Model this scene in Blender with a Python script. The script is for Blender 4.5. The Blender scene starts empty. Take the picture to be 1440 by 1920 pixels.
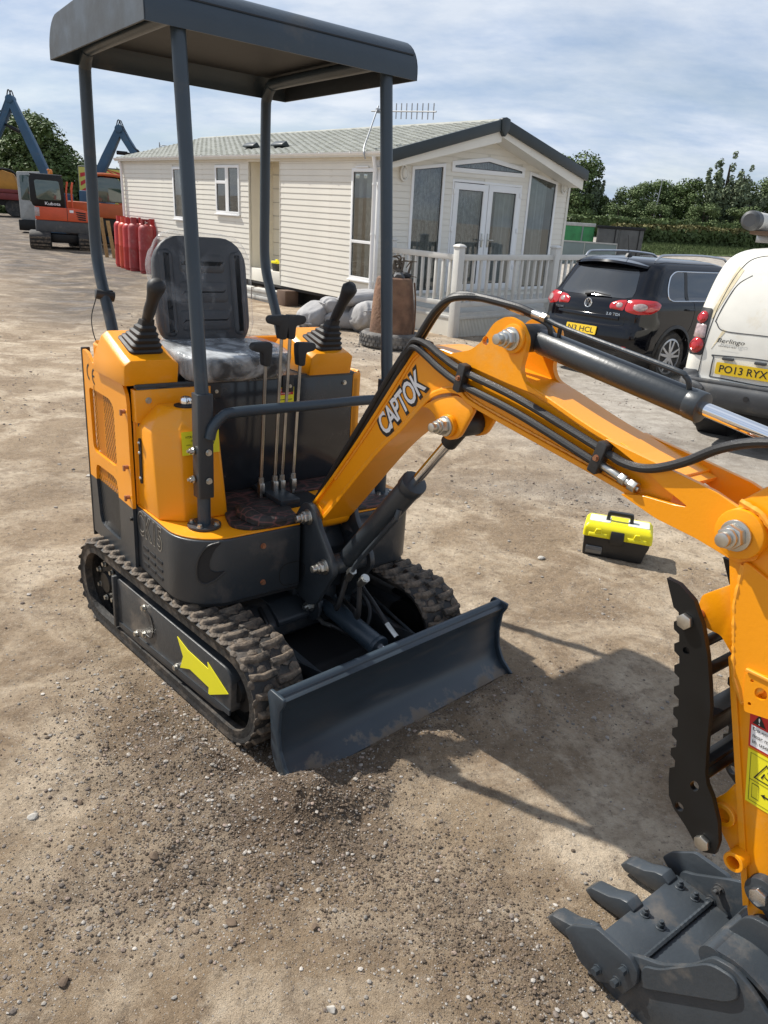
import bpy, bmesh, math, random
import numpy as np
from mathutils import Vector, Matrix

random.seed(7)
rng = np.random.default_rng(7)
S = bpy.context.scene
COL = S.collection
R = math.radians
PI = math.pi

# ------------------------------------------------------------------ camera
CAM_H = 1.55
PITCH, ROLL, FPX = R(20.1), R(3.97), 1426.0
cam_d = bpy.data.cameras.new('camera')
cam_o = bpy.data.objects.new('camera', cam_d)
COL.objects.link(cam_o)
S.camera = cam_o
fwd = Vector((0, math.cos(PITCH), -math.sin(PITCH)))
dn = Vector((0, -math.sin(PITCH), -math.cos(PITCH)))
rt = Vector((1, 0, 0))
ix = rt * math.cos(ROLL) - dn * math.sin(ROLL)
iy = rt * math.sin(ROLL) + dn * math.cos(ROLL)
mx = Matrix((ix, -iy, -fwd)).transposed().to_4x4()
mx.translation = (0, 0, CAM_H)
cam_o.matrix_world = mx
cam_d.sensor_fit = 'VERTICAL'
cam_d.sensor_height = 36.0
cam_d.lens = FPX * 36.0 / 1920.0
cam_d.clip_start = 0.05
cam_d.clip_end = 3000

# ------------------------------------------------------------------ sky and sun
SUN_AZ, SUN_EL = R(152.0), R(49.0)          # where the sun stands (from +X, counter-clockwise)
W = bpy.data.worlds.new('World')
S.world = W
W.use_nodes = True
nt = W.node_tree
for n in list(nt.nodes):
    nt.nodes.remove(n)
def wn(t, **k):
    n = nt.nodes.new(t)
    for a, b in k.items():
        setattr(n, a, b)
    return n
sky = wn('ShaderNodeTexSky', sky_type='NISHITA', sun_disc=False)
sky.sun_elevation = SUN_EL
sky.sun_rotation = R(90.0) - SUN_AZ
sky.air_density = 1.0
sky.dust_density = 0.7
sky.ozone_density = 1.6
tc = wn('ShaderNodeTexCoord')
sep = wn('ShaderNodeSeparateXYZ')
nt.links.new(tc.outputs['Generated'], sep.inputs[0])
zz = wn('ShaderNodeMath', operation='ADD'); zz.inputs[1].default_value = 0.26
nt.links.new(sep.outputs['Z'], zz.inputs[0])
zm = wn('ShaderNodeMath', operation='MAXIMUM'); zm.inputs[1].default_value = 0.05
nt.links.new(zz.outputs[0], zm.inputs[0])
dx = wn('ShaderNodeMath', operation='DIVIDE'); dy = wn('ShaderNodeMath', operation='DIVIDE')
nt.links.new(sep.outputs['X'], dx.inputs[0]); nt.links.new(zm.outputs[0], dx.inputs[1])
nt.links.new(sep.outputs['Y'], dy.inputs[0]); nt.links.new(zm.outputs[0], dy.inputs[1])
cmb = wn('ShaderNodeCombineXYZ')
nt.links.new(dx.outputs[0], cmb.inputs[0]); nt.links.new(dy.outputs[0], cmb.inputs[1])
mp = wn('ShaderNodeMapping')
mp.inputs['Rotation'].default_value = (0, 0, R(24)); mp.inputs['Scale'].default_value = (0.75, 1.25, 1)
mp.inputs['Location'].default_value = (3.1, 1.7, 0)
nt.links.new(cmb.outputs[0], mp.inputs[0])
n1 = wn('ShaderNodeTexNoise'); n1.inputs['Scale'].default_value = 1.25; n1.inputs['Detail'].default_value = 9
n1.inputs['Roughness'].default_value = 0.58; n1.inputs['Distortion'].default_value = 0.6
nt.links.new(mp.outputs[0], n1.inputs['Vector'])
r1 = wn('ShaderNodeMapRange'); r1.inputs['From Min'].default_value = 0.36; r1.inputs['From Max'].default_value = 0.66
r1.inputs['To Min'].default_value = 0.45; r1.inputs['To Max'].default_value = 1.0
nt.links.new(n1.outputs['Fac'], r1.inputs['Value'])
n2 = wn('ShaderNodeTexNoise'); n2.inputs['Scale'].default_value = 3.2; n2.inputs['Detail'].default_value = 8
n2.inputs['Roughness'].default_value = 0.6
nt.links.new(mp.outputs[0], n2.inputs['Vector'])
r2 = wn('ShaderNodeMapRange'); r2.inputs['From Min'].default_value = 0.38; r2.inputs['From Max'].default_value = 0.64
r2.inputs['To Min'].default_value = 0.0; r2.inputs['To Max'].default_value = 1.0
nt.links.new(n2.outputs['Fac'], r2.inputs['Value'])
ccol = wn('ShaderNodeMix', data_type='RGBA')
ccol.inputs[6].default_value = (5.0, 6.1, 8.0, 1)       # thin grey-blue veil
ccol.inputs[7].default_value = (8.2, 8.7, 9.5, 1)       # sunlit cloud
nt.links.new(r2.outputs[0], ccol.inputs[0])
smix = wn('ShaderNodeMix', data_type='RGBA')
nt.links.new(r1.outputs[0], smix.inputs[0])
nt.links.new(sky.outputs[0], smix.inputs[6]); nt.links.new(ccol.outputs[2], smix.inputs[7])
bg = wn('ShaderNodeBackground'); bg.inputs['Strength'].default_value = 0.08
nt.links.new(smix.outputs[2], bg.inputs['Color'])
wo = wn('ShaderNodeOutputWorld')
nt.links.new(bg.outputs[0], wo.inputs['Surface'])

sun_d = bpy.data.lights.new('sun', 'SUN')
sun_d.energy = 4.9
sun_d.angle = R(0.53)
sun_d.color = (1.0, 0.955, 0.88)
sun_o = bpy.data.objects.new('sun', sun_d)
COL.objects.link(sun_o)
sd = Vector((-math.cos(SUN_EL) * math.cos(SUN_AZ), -math.cos(SUN_EL) * math.sin(SUN_AZ), -math.sin(SUN_EL)))
sun_o.rotation_euler = sd.to_track_quat('-Z', 'Y').to_euler()
sun_o.location = (-10, 6, 14)

S.view_settings.view_transform = 'Standard'
S.view_settings.look = 'None'
S.view_settings.exposure = 0.40
S.view_settings.gamma = 1.0
S.view_settings.use_curve_mapping = False
S.render.engine = 'CYCLES'
S.cycles.max_bounces = 8
S.cycles.use_denoising = True

# ------------------------------------------------------------------ materials
M = {}
def pm(name, col, rough=0.5, metal=0.0, var=0.0, vscale=6.0, bump=0.0, bscale=60.0, coat=0.0,
       dust=0.0, dcol=(0.36, 0.28, 0.2), dscale=5.0, attr=None, spec=0.5, rvar=0.0, trans=0.0, alpha=1.0, emit=None, stretch=None, dlow=None):
    """Principled material: base colour, its variation, dust or dirt patches, fine relief."""
    m = bpy.data.materials.new(name); m.use_nodes = True
    t = m.node_tree; b = t.nodes['Principled BSDF']; L = t.links.new
    b.inputs['Roughness'].default_value = rough
    b.inputs['Metallic'].default_value = metal
    b.inputs['Specular IOR Level'].default_value = spec
    if coat: b.inputs['Coat Weight'].default_value = coat; b.inputs['Coat Roughness'].default_value = 0.08
    if trans: b.inputs['Transmission Weight'].default_value = trans
    if alpha < 1: b.inputs['Alpha'].default_value = alpha
    if emit: b.inputs['Emission Color'].default_value = (*emit[:3], 1); b.inputs['Emission Strength'].default_value = emit[3]
    c4 = (*col, 1)
    b.inputs['Base Color'].default_value = c4
    tcx = t.nodes.new('ShaderNodeTexCoord')
    vec = tcx.outputs['Object']
    if stretch:
        mpx = t.nodes.new('ShaderNodeMapping'); mpx.inputs['Scale'].default_value = stretch
        L(vec, mpx.inputs[0]); vec = mpx.outputs[0]
    src = None
    if attr:
        at = t.nodes.new('ShaderNodeAttribute'); at.attribute_name = attr
        src = at.outputs['Color']
    if var:
        no = t.nodes.new('ShaderNodeTexNoise'); no.inputs['Scale'].default_value = vscale; no.inputs['Detail'].default_value = 6
        L(vec, no.inputs['Vector'])
        mr = t.nodes.new('ShaderNodeMapRange'); mr.inputs['From Min'].default_value = .28; mr.inputs['From Max'].default_value = .72
        mr.inputs['To Min'].default_value = 1 - var; mr.inputs['To Max'].default_value = 1 + var
        L(no.outputs['Fac'], mr.inputs['Value'])
        mu = t.nodes.new('ShaderNodeVectorMath'); mu.operation = 'SCALE'
        if src: L(src, mu.inputs[0])
        else: mu.inputs[0].default_value = col
        L(mr.outputs[0], mu.inputs['Scale']); src = mu.outputs[0]
    if dust:
        nd = t.nodes.new('ShaderNodeTexNoise'); nd.inputs['Scale'].default_value = dscale; nd.inputs['Detail'].default_value = 8
        nd.inputs['Roughness'].default_value = .65
        L(vec, nd.inputs['Vector'])
        rd = t.nodes.new('ShaderNodeMapRange'); rd.inputs['From Min'].default_value = .62 - .3 * dust; rd.inputs['From Max'].default_value = .72
        rd.inputs['To Min'].default_value = 0; rd.inputs['To Max'].default_value = min(1, .35 + .65 * dust)
        L(nd.outputs['Fac'], rd.inputs['Value'])
        mi = t.nodes.new('ShaderNodeMix'); mi.data_type = 'RGBA'
        L(rd.outputs[0], mi.inputs[0])
        if src: L(src, mi.inputs[6])
        else: mi.inputs[6].default_value = c4
        mi.inputs[7].default_value = (*dcol, 1); src = mi.outputs[2]
        ad = t.nodes.new('ShaderNodeMath'); ad.operation = 'MULTIPLY_ADD'; ad.inputs[1].default_value = max(0, .85 - rough); ad.inputs[2].default_value = rough
        L(rd.outputs[0], ad.inputs[0]); L(ad.outputs[0], b.inputs['Roughness'])
    if src: L(src, b.inputs['Base Color'])
    if rvar and not dust:
        nr = t.nodes.new('ShaderNodeTexNoise'); nr.inputs['Scale'].default_value = vscale * 1.7; nr.inputs['Detail'].default_value = 5
        L(vec, nr.inputs['Vector'])
        rr = t.nodes.new('ShaderNodeMapRange'); rr.inputs['From Min'].default_value = .3; rr.inputs['From Max'].default_value = .7
        rr.inputs['To Min'].default_value = max(.02, rough - rvar); rr.inputs['To Max'].default_value = rough + rvar
        L(nr.outputs['Fac'], rr.inputs['Value']); L(rr.outputs[0], b.inputs['Roughness'])
    if bump:
        nb = t.nodes.new('ShaderNodeTexNoise'); nb.inputs['Scale'].default_value = bscale; nb.inputs['Detail'].default_value = 5
        L(vec, nb.inputs['Vector'])
        bu = t.nodes.new('ShaderNodeBump'); bu.inputs['Strength'].default_value = bump; bu.inputs['Distance'].default_value = 1.0 / bscale
        L(nb.outputs['Fac'], bu.inputs['Height']); L(bu.outputs[0], b.inputs['Normal'])
    M[name] = m
    return m

pm('orange', (0.84, 0.31, 0.004), .34, var=.05, vscale=3, coat=.2, spec=.4, bump=.06, bscale=140, dust=.16, dcol=(.66, .36, .10), dscale=7)
pm('orange_edge', (0.86, 0.36, 0.03), .4)
pm('charcoal', (0.030, 0.036, 0.042), .36, var=.14, vscale=5, rvar=.08, dust=.12, dcol=(.12, .1, .085), dscale=7, bump=.05, bscale=90)
pm('slate', (0.030, 0.045, 0.060), .38, var=.14, vscale=4, dust=.1, dcol=(.11, .1, .085), dscale=6, bump=.06, bscale=70)
pm('canopy_end', (0.066, 0.078, 0.088), .42, var=.3, vscale=6, dust=.8, dcol=(.03, .037, .045), dscale=7)
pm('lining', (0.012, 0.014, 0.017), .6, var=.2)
pm('blade_paint', (0.030, 0.042, 0.054), .3, var=.25, vscale=3, rvar=.1, dust=.28, dcol=(.10, .085, .07), dscale=4, stretch=(2, .5, 3))
pm('charcoal_dusty', (0.032, 0.036, 0.04), .42, var=.15, vscale=4, dust=.42, dcol=(.24, .19, .14), dscale=6, bump=.08, bscale=60)
pm('bucket_grey', (0.036, 0.044, 0.052), .4, var=.15, vscale=9, dust=.3, dcol=(.15, .125, .1), dscale=11, bump=.08, bscale=90)
pm('gloss_panel', (0.022, 0.024, 0.028), .16, var=.1, dust=.14, dcol=(.09, .075, .06), dscale=5)
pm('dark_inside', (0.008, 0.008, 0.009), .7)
pm('black_steel', (0.008, 0.008, 0.008), .42, var=.2, vscale=10, rvar=.1, spec=.3)
pm('hose', (0.014, 0.014, 0.015), .5, bump=.15, bscale=300, var=.15, vscale=20)
pm('rubber', (0.016, 0.016, 0.017), .6, var=.2, vscale=14, dust=.16, dcol=(.16, .13, .1), dscale=12)
pm('track_rubber', (0.018, 0.017, 0.016), .65, var=.25, vscale=12, dust=.42, dcol=(.23, .175, .125), dscale=9, bump=.25, bscale=70)
pm('lug_mud', (0.022, 0.02, 0.018), .7, var=.3, vscale=16, dust=.72, dcol=(.30, .225, .155), dscale=16, bump=.5, bscale=80)
pm('steel', (0.62, 0.63, 0.64), .28, 1.0, var=.12, vscale=40, rvar=.1)
pm('chrome', (0.82, 0.83, 0.85), .09, 1.0)
pm('zinc', (0.55, 0.54, 0.5), .36, 1.0, var=.15, vscale=30)
pm('copper_bolt', (0.4, 0.2, 0.12), .4, .8)
pm('lever_rod', (0.42, 0.4, 0.37), .32, 1.0, var=.2, vscale=20)
pm('seat_vinyl', (0.058, 0.061, 0.066), .55, var=.15, vscale=9, bump=.12, bscale=60)
pm('floor_mat', (0.022, 0.018, 0.017), .62, var=.4, vscale=14, bump=.25, bscale=50)
pm('yellow_decal', (0.80, 0.72, 0.02), .45, var=.05)
pm('white_decal', (0.78, 0.78, 0.78), .4)
pm('grey_print', (0.17, 0.155, 0.13), .5)
pm('letter_edge', (0.34, 0.31, 0.26), .5)
pm('red_decal', (0.55, 0.02, 0.02), .4)
pm('black_print', (0.012, 0.012, 0.012), .5)
pm('siding', (0.74, 0.705, 0.62), .5, var=.05, vscale=2, dust=.06, dcol=(.5, .46, .38), dscale=2.5, bump=.04, bscale=60)
pm('recess_cream', (0.74, 0.69, 0.57), .5, var=.05, vscale=2)
pm('upvc', (0.80, 0.80, 0.79), .3, var=.03, vscale=3)
pm('cream_trim', (0.66, 0.63, 0.55), .5, var=.06, vscale=3)
pm('roof_tile', (0.28, 0.285, 0.25), .6, var=.2, vscale=5, dust=.2, dcol=(.22, .24, .16), dscale=7, bump=.1, bscale=30)
pm('barge', (0.022, 0.030, 0.032), .4, var=.1)
pm('pane', (0.03, 0.036, 0.04), .05, spec=.9, coat=.6)
pm('curtain', (0.62, 0.61, 0.60), .9, var=.12, vscale=8)
pm('curtain_lace', (0.42, 0.40, 0.38), .9, var=.55, vscale=26, stretch=(1, 1, .5))
pm('fence_upvc', (0.60, 0.585, 0.54), .45, var=.08, vscale=4)
pm('shade_black', (0.02, 0.018, 0.017), .8)  # near-black that paints in the shade of unlit rooms and underfloor gaps
pm('car_black', (0.003, 0.0035, 0.006), .08, coat=.25, spec=.35)
pm('car_glass', (0.012, 0.015, 0.018), .04, spec=.8, coat=.8)
pm('plastic_black', (0.02, 0.02, 0.021), .5, var=.15, vscale=8, bump=.1, bscale=150)
pm('plastic_grey', (0.055, 0.058, 0.062), .55, var=.15, vscale=8, dust=.2, dcol=(.2, .18, .15))
pm('tail_red', (0.42, 0.008, 0.01), .12, coat=1)
pm('tail_clear', (0.36, 0.27, 0.26), .15, coat=1, var=.3, vscale=30)
pm('chrome_trim', (0.75, 0.76, 0.77), .2, 1.0)
pm('alloy', (0.5, 0.51, 0.53), .3, .9, var=.1)
pm('tyre', (0.028, 0.027, 0.026), .75, var=.2, dust=.4, dcol=(.17, .14, .11), dscale=9)
pm('tyre_grey', (0.10, 0.095, 0.09), .8, var=.25, dust=.6, dcol=(.3, .27, .23), dscale=8)
pm('van_white', (0.72, 0.70, 0.63), .35, coat=.3, var=.05, dust=.18, dcol=(.55, .45, .28), dscale=4)
pm('rust_stain', (0.66, 0.57, 0.38), .5, var=.22, vscale=14)
pm('plate_yellow', (0.78, 0.52, 0.01), .35, coat=.5)
pm('gas_red', (0.42, 0.022, 0.018), .45, var=.18, vscale=5, dust=.2, dcol=(.3, .06, .05), dscale=8)
pm('gas_orange', (0.55, 0.06, 0.022), .45, var=.18, vscale=5)
pm('gas_faded', (0.28, 0.03, 0.03), .55, var=.2, vscale=5, dust=.4, dcol=(.35, .16, .15), dscale=8)
pm('rust', (0.15, 0.08, 0.048), .8, var=.55, vscale=5, dust=.5, dcol=(.24, .145, .085), dscale=6, bump=.35, bscale=22)
pm('sack', (0.33, 0.322, 0.318), .75, var=.1, vscale=7, bump=.22, bscale=45, dust=.15, dcol=(.33, .29, .24), dscale=5)
pm('plank_white', (0.55, 0.54, 0.5), .55, var=.15, vscale=5, dust=.25, dcol=(.36, .32, .26))
pm('card_brown', (0.12, 0.075, 0.05), .8, var=.2)
pm('tool_yellow', (0.82, 0.72, 0.008), .35, var=.04, dust=.1, dcol=(.6, .55, .3))
pm('tool_black', (0.018, 0.018, 0.018), .42, var=.15, bump=.1, bscale=100)
pm('tool_window', (0.10, 0.11, 0.12), .15, spec=.8)
pm('tray_clear', (0.62, 0.62, 0.55), .4, var=.1, vscale=20)
pm('kub_orange', (0.55, 0.075, 0.022), .42, var=.1, vscale=3, dust=.12, dcol=(.3, .14, .08))
pm('deep_orange', (0.42, 0.09, 0.02), .5, var=.15, vscale=3)
pm('old_yellow', (0.45, 0.20, 0.02), .5, var=.15, vscale=3)
pm('crane_blue', (0.022, 0.075, 0.14), .5, var=.2, vscale=2, dust=.2, dcol=(.1, .13, .15))
pm('dark_red', (0.16, 0.02, 0.02), .5, var=.2)
pm('beacon', (0.7, 0.22, 0.03), .2)
pm('chev_red', (0.55, 0.03, 0.03), .5); pm('chev_yellow', (0.62, 0.55, 0.12), .5)
pm('wood', (0.28, 0.17, 0.07), .75, var=.3, vscale=10, stretch=(6, 6, .6))
pm('green_sheet', (0.03, 0.20, 0.06), .5, var=.3, vscale=3)
pm('grey_green_panel', (0.16, 0.20, 0.19), .55, var=.12, vscale=2)
pm('container_grey', (0.085, 0.085, 0.08), .7, var=.25, vscale=3)
pm('pale_rail', (0.38, 0.38, 0.36), .6, var=.15)
pm('bark', (0.06, 0.045, 0.032), .9, var=.3, vscale=12, bump=.4, bscale=20)
pm('leaf_a', (0.085, 0.125, 0.038), .6, var=.45, vscale=.9, spec=.25)
pm('leaf_b', (0.105, 0.145, 0.052), .6, var=.45, vscale=.8, spec=.25)
pm('leaf_c', (0.14, 0.175, 0.10), .6, var=.4, vscale=.9, spec=.25)
pm('leaf_hedge', (0.07, 0.098, 0.032), .6, var=.5, vscale=1.2, spec=.2)
pm('leaf_hedge_top', (0.14, 0.13, 0.05), .7, var=.4, vscale=1.5, spec=.2)
pm('galv', (0.35, 0.36, 0.37), .45, .8, var=.1)
pm('lamp_white', (0.72, 0.71, 0.66), .35)
pm('plant_dry', (0.10, 0.08, 0.06), .9, var=.3)
pm('clod', (0.13, 0.092, 0.062), .95, var=.3, vscale=30)
pm('gravel', (0.3, 0.27, 0.23), .85, attr='col', var=.2, vscale=60)

def film_mat(nm='film', lo=.55, hi=.85, mxv=.22):
    m = bpy.data.materials.new('plastic_film'); m.use_nodes = True
    t = m.node_tree; b = t.nodes['Principled BSDF']; o = t.nodes['Material Output']
    b.inputs['Base Color'].default_value = (.75, .78, .8, 1); b.inputs['Roughness'].default_value = .12
    tr = t.nodes.new('ShaderNodeBsdfTransparent'); mxs = t.nodes.new('ShaderNodeMixShader')
    no = t.nodes.new('ShaderNodeTexNoise'); no.inputs['Scale'].default_value = 7; no.inputs['Detail'].default_value = 6; no.inputs['Distortion'].default_value = 1.2
    tcx = t.nodes.new('ShaderNodeTexCoord')
    t.links.new(tcx.outputs['Object'], no.inputs['Vector'])
    lw = t.nodes.new('ShaderNodeLayerWeight'); lw.inputs['Blend'].default_value = .35
    mr = t.nodes.new('ShaderNodeMapRange'); mr.inputs['From Min'].default_value = lo; mr.inputs['From Max'].default_value = hi
    mr.inputs['To Min'].default_value = -.04; mr.inputs['To Max'].default_value = mxv
    t.links.new(no.outputs['Fac'], mr.inputs['Value'])
    ad = t.nodes.new('ShaderNodeMath'); ad.operation = 'MULTIPLY_ADD'; ad.inputs[1].default_value = .38
    t.links.new(lw.outputs['Facing'], ad.inputs[0]); t.links.new(mr.outputs[0], ad.inputs[2])
    ad.use_clamp = True
    t.links.new(ad.outputs[0], mxs.inputs[0]); t.links.new(tr.outputs[0], mxs.inputs[1]); t.links.new(b.outputs[0], mxs.inputs[2])
    bu = t.nodes.new('ShaderNodeBump'); bu.inputs['Strength'].default_value = .6; bu.inputs['Distance'].default_value = .01
    n2 = t.nodes.new('ShaderNodeTexNoise'); n2.inputs['Scale'].default_value = 22; n2.inputs['Detail'].default_value = 4; n2.inputs['Distortion'].default_value = 2
    t.links.new(tcx.outputs['Object'], n2.inputs['Vector']); t.links.new(n2.outputs['Fac'], bu.inputs['Height']); t.links.new(bu.outputs[0], b.inputs['Normal'])
    t.links.new(mxs.outputs[0], o.inputs['Surface'])
    M[nm] = m
film_mat(); film_mat('film_crinkle_glints', .40, .66, .62)  # second film: crinkled wrap whose pale patches stand in for reflections

def blade_mud():
    m = M['blade_paint']; t = m.node_tree; b = t.nodes['Principled BSDF']
    src = b.inputs['Base Color'].links[0].from_socket; rsrc = b.inputs['Roughness'].links[0].from_socket
    tcx = t.nodes.new('ShaderNodeTexCoord'); sp = t.nodes.new('ShaderNodeSeparateXYZ'); t.links.new(tcx.outputs['Object'], sp.inputs[0])
    no = t.nodes.new('ShaderNodeTexNoise'); no.inputs['Scale'].default_value = 9; no.inputs['Detail'].default_value = 9; no.inputs['Roughness'].default_value = .68; t.links.new(tcx.outputs['Object'], no.inputs['Vector'])
    a = t.nodes.new('ShaderNodeMath'); a.operation = 'MULTIPLY_ADD'; a.inputs[1].default_value = .22; t.links.new(no.outputs['Fac'], a.inputs[0]); a.inputs[2].default_value = -.098
    s_ = t.nodes.new('ShaderNodeMath'); s_.operation = 'SUBTRACT'; t.links.new(a.outputs[0], s_.inputs[0]); t.links.new(sp.outputs['Z'], s_.inputs[1])
    mr = t.nodes.new('ShaderNodeMapRange'); mr.inputs['From Min'].default_value = -.012; mr.inputs['From Max'].default_value = .012; mr.inputs['To Max'].default_value = .75; t.links.new(s_.outputs[0], mr.inputs['Value'])
    mi = t.nodes.new('ShaderNodeMix'); mi.data_type = 'RGBA'; t.links.new(mr.outputs[0], mi.inputs[0]); t.links.new(src, mi.inputs[6]); mi.inputs[7].default_value = (.20, .155, .11, 1); t.links.new(mi.outputs[2], b.inputs['Base Color'])
    mx_ = t.nodes.new('ShaderNodeMath'); mx_.operation = 'MAXIMUM'; t.links.new(rsrc, mx_.inputs[0]); t.links.new(mr.outputs[0], mx_.inputs[1]); t.links.new(mx_.outputs[0], b.inputs['Roughness'])
blade_mud()
# floor mat print: thin dull red lines on black vinyl
def mat_print():
    m = M['floor_mat']; t = m.node_tree; b = t.nodes['Principled BSDF']
    src = b.inputs['Base Color'].links[0].from_socket
    vo = t.nodes.new('ShaderNodeTexVoronoi'); vo.feature = 'DISTANCE_TO_EDGE'; vo.inputs['Scale'].default_value = 26
    tcx = t.nodes.new('ShaderNodeTexCoord'); mpx = t.nodes.new('ShaderNodeMapping'); mpx.inputs['Scale'].default_value = (1, .45, 1); mpx.inputs['Rotation'].default_value = (0, 0, .6)
    t.links.new(tcx.outputs['Object'], mpx.inputs[0]); t.links.new(mpx.outputs[0], vo.inputs['Vector'])
    mr = t.nodes.new('ShaderNodeMapRange'); mr.inputs['From Min'].default_value = .03; mr.inputs['From Max'].default_value = .07
    mr.inputs['To Min'].default_value = .8; mr.inputs['To Max'].default_value = 0
    t.links.new(vo.outputs['Distance'], mr.inputs['Value'])
    mi = t.nodes.new('ShaderNodeMix'); mi.data_type = 'RGBA'
    t.links.new(mr.outputs[0], mi.inputs[0]); t.links.new(src, mi.inputs[6]); mi.inputs[7].default_value = (.13, .05, .045, 1)
    t.links.new(mi.outputs[2], b.inputs['Base Color'])
mat_print()

# ------------------------------------------------------------------ mesh building
def vec(p): return Vector(p)
class MB:
    """Collects shapes; build() links them as ONE mesh object."""
    def __init__(s): s.v = []; s.f = []
    def add(s, vs, fs, T=None):
        o = len(s.v)
        s.v += [tuple(T @ Vector(p)) if T else tuple(p) for p in vs]
        s.f += [tuple(i + o for i in f) for f in fs]
        return s
    def bx(s, x0, x1, y0, y1, z0, z1, T=None):
        x0, x1 = min(x0, x1), max(x0, x1); y0, y1 = min(y0, y1), max(y0, y1); z0, z1 = min(z0, z1), max(z0, z1)
        vs = [(x0, y0, z0), (x1, y0, z0), (x1, y1, z0), (x0, y1, z0), (x0, y0, z1), (x1, y0, z1), (x1, y1, z1), (x0, y1, z1)]
        return s.add(vs, [(0, 3, 2, 1), (4, 5, 6, 7), (0, 1, 5, 4), (1, 2, 6, 5), (2, 3, 7, 6), (3, 0, 4, 7)], T)
    def prism(s, pts, a, b, ax='y', T=None):
        """polygon in the plane across axis ax, extruded from a to b. pts: (x,z) for y, (y,z) for x, (x,y) for z"""
        n = len(pts)
        area = sum(pts[i][0] * pts[(i + 1) % n][1] - pts[(i + 1) % n][0] * pts[i][1] for i in range(n))
        if area < 0: pts = pts[::-1]
        a, b = min(a, b), max(a, b)
        mk = {'y': lambda p, c: (p[0], c, p[1]), 'x': lambda p, c: (c, p[0], p[1]), 'z': lambda p, c: (p[0], p[1], c)}[ax]
        if ax == 'y': a, b = b, a
        vs = [mk(p, a) for p in pts] + [mk(p, b) for p in pts]
        fs = [tuple(range(n))[::-1], tuple(range(n, 2 * n))] + [(i, (i + 1) % n, n + (i + 1) % n, n + i) for i in range(n)]
        return s.add(vs, fs, T)
    def ring(s, loops, cap0=True, cap1=True, closed=True, T=None):
        """skin a list of equal-length loops"""
        n = len(loops[0]); vs = [p for l in loops for p in l]; fs = []
        for k in range(len(loops) - 1):
            for i in range(n if closed else n - 1):
                j = (i + 1) % n
                fs.append((k * n + i, k * n + j, (k + 1) * n + j, (k + 1) * n + i))
        if cap0: fs.append(tuple(range(n))[::-1])
        if cap1: fs.append(tuple((len(loops) - 1) * n + i for i in range(n)))
        return s.add(vs, fs, T)
    def cyl(s, p0, p1, r, r2=None, n=16, cap=True, T=None):
        p0, p1 = Vector(p0), Vector(p1); d = (p1 - p0).normalized()
        u = d.orthogonal().normalized(); w = d.cross(u)
        r2 = r if r2 is None else r2
        L = [[tuple(p + (u * math.cos(2 * PI * i / n) + w * math.sin(2 * PI * i / n)) * q) for i in range(n)] for p, q in ((p0, r), (p1, r2))]
        return s.ring(L, cap, cap, T=T)
    def tube(s, pts, r, n=8, T=None, smooth=0, cap=True):
        P = [Vector(p) for p in pts]
        if smooth:
            m0 = len(P); P = spline(P, smooth)
            if isinstance(r, (list, tuple)): r = [float(q) for q in np.interp(np.linspace(0, m0 - 1, len(P)), np.arange(m0), r)]
        rs = r if isinstance(r, (list, tuple)) else [r] * len(P)
        d0 = (P[1] - P[0]).normalized(); u = d0.orthogonal().normalized(); L = []
        for i, p in enumerate(P):
            a = P[max(i - 1, 0)]; b = P[min(i + 1, len(P) - 1)]; d = (b - a).normalized()
            u = (u - d * u.dot(d)).normalized(); w = d.cross(u)
            L.append([tuple(p + (u * math.cos(2 * PI * k / n) + w * math.sin(2 * PI * k / n)) * rs[i]) for k in range(n)])
        return s.ring(L, cap, cap, T=T)
    def lathe(s, prof, c=(0, 0, 0), ax='z', n=24, T=None):
        """prof: (radius, height) pairs from bottom to top"""
        mk = {'z': lambda a, b, h: (c[0] + a, c[1] + b, c[2] + h), 'y': lambda a, b, h: (c[0] + b, c[1] + h, c[2] + a), 'x': lambda a, b, h: (c[0] + h, c[1] + a, c[2] + b)}[ax]
        L = [[mk(r * math.cos(2 * PI * i / n), r * math.sin(2 * PI * i / n), h) for i in range(n)] for r, h in prof]
        return s.ring(L, True, True, T=T)
    def ball(s, c, r, n=12, sc=(1, 1, 1), T=None):
        prof = [(max(1e-4, math.sin(PI * k / (n // 2))), -math.cos(PI * k / (n // 2))) for k in range(n // 2 + 1)]
        L = [[(c[0] + sc[0] * r * q * math.cos(2 * PI * i / n), c[1] + sc[1] * r * q * math.sin(2 * PI * i / n), c[2] + sc[2] * r * h) for i in range(n)] for q, h in prof]
        return s.ring(L, True, True, T=T)
    def plate(s, outer, holes, a, b, ax='y', T=None):
        """flat plate with holes"""
        bm = bmesh.new(); es = []
        for loop in [outer] + holes:
            vs = [bm.verts.new((p[0], p[1], 0)) for p in loop]
            es += [bm.edges.new((vs[i], vs[(i + 1) % len(vs)])) for i in range(len(vs))]
        bmesh.ops.triangle_fill(bm, use_beauty=True, use_dissolve=False, edges=es)
        bm.verts.index_update()
        V = [v.co.copy() for v in bm.verts]; F = []
        for f in bm.faces:
            idx = [v.index for v in f.verts]
            A = sum(V[idx[i]].x * V[idx[(i + 1) % 3]].y - V[idx[(i + 1) % 3]].x * V[idx[i]].y for i in range(3))
            F.append(tuple(idx if A > 0 else idx[::-1]))
        E = [(e.verts[0].index, e.verts[1].index) for e in bm.edges if len(e.link_faces) == 1]
        bm.free()
        mk = {'y': lambda p, c: (p.x, c, p.y), 'x': lambda p, c: (c, p.x, p.y), 'z': lambda p, c: (p.x, p.y, c)}[ax]
        n = len(V)
        vs = [mk(p, a) for p in V] + [mk(p, b) for p in V]
        fs = [f[::-1] for f in F] + [tuple(i + n for i in f) for f in F] + [(i, j, j + n, i + n) for i, j in E]
        return s.add(vs, fs, T)
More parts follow.
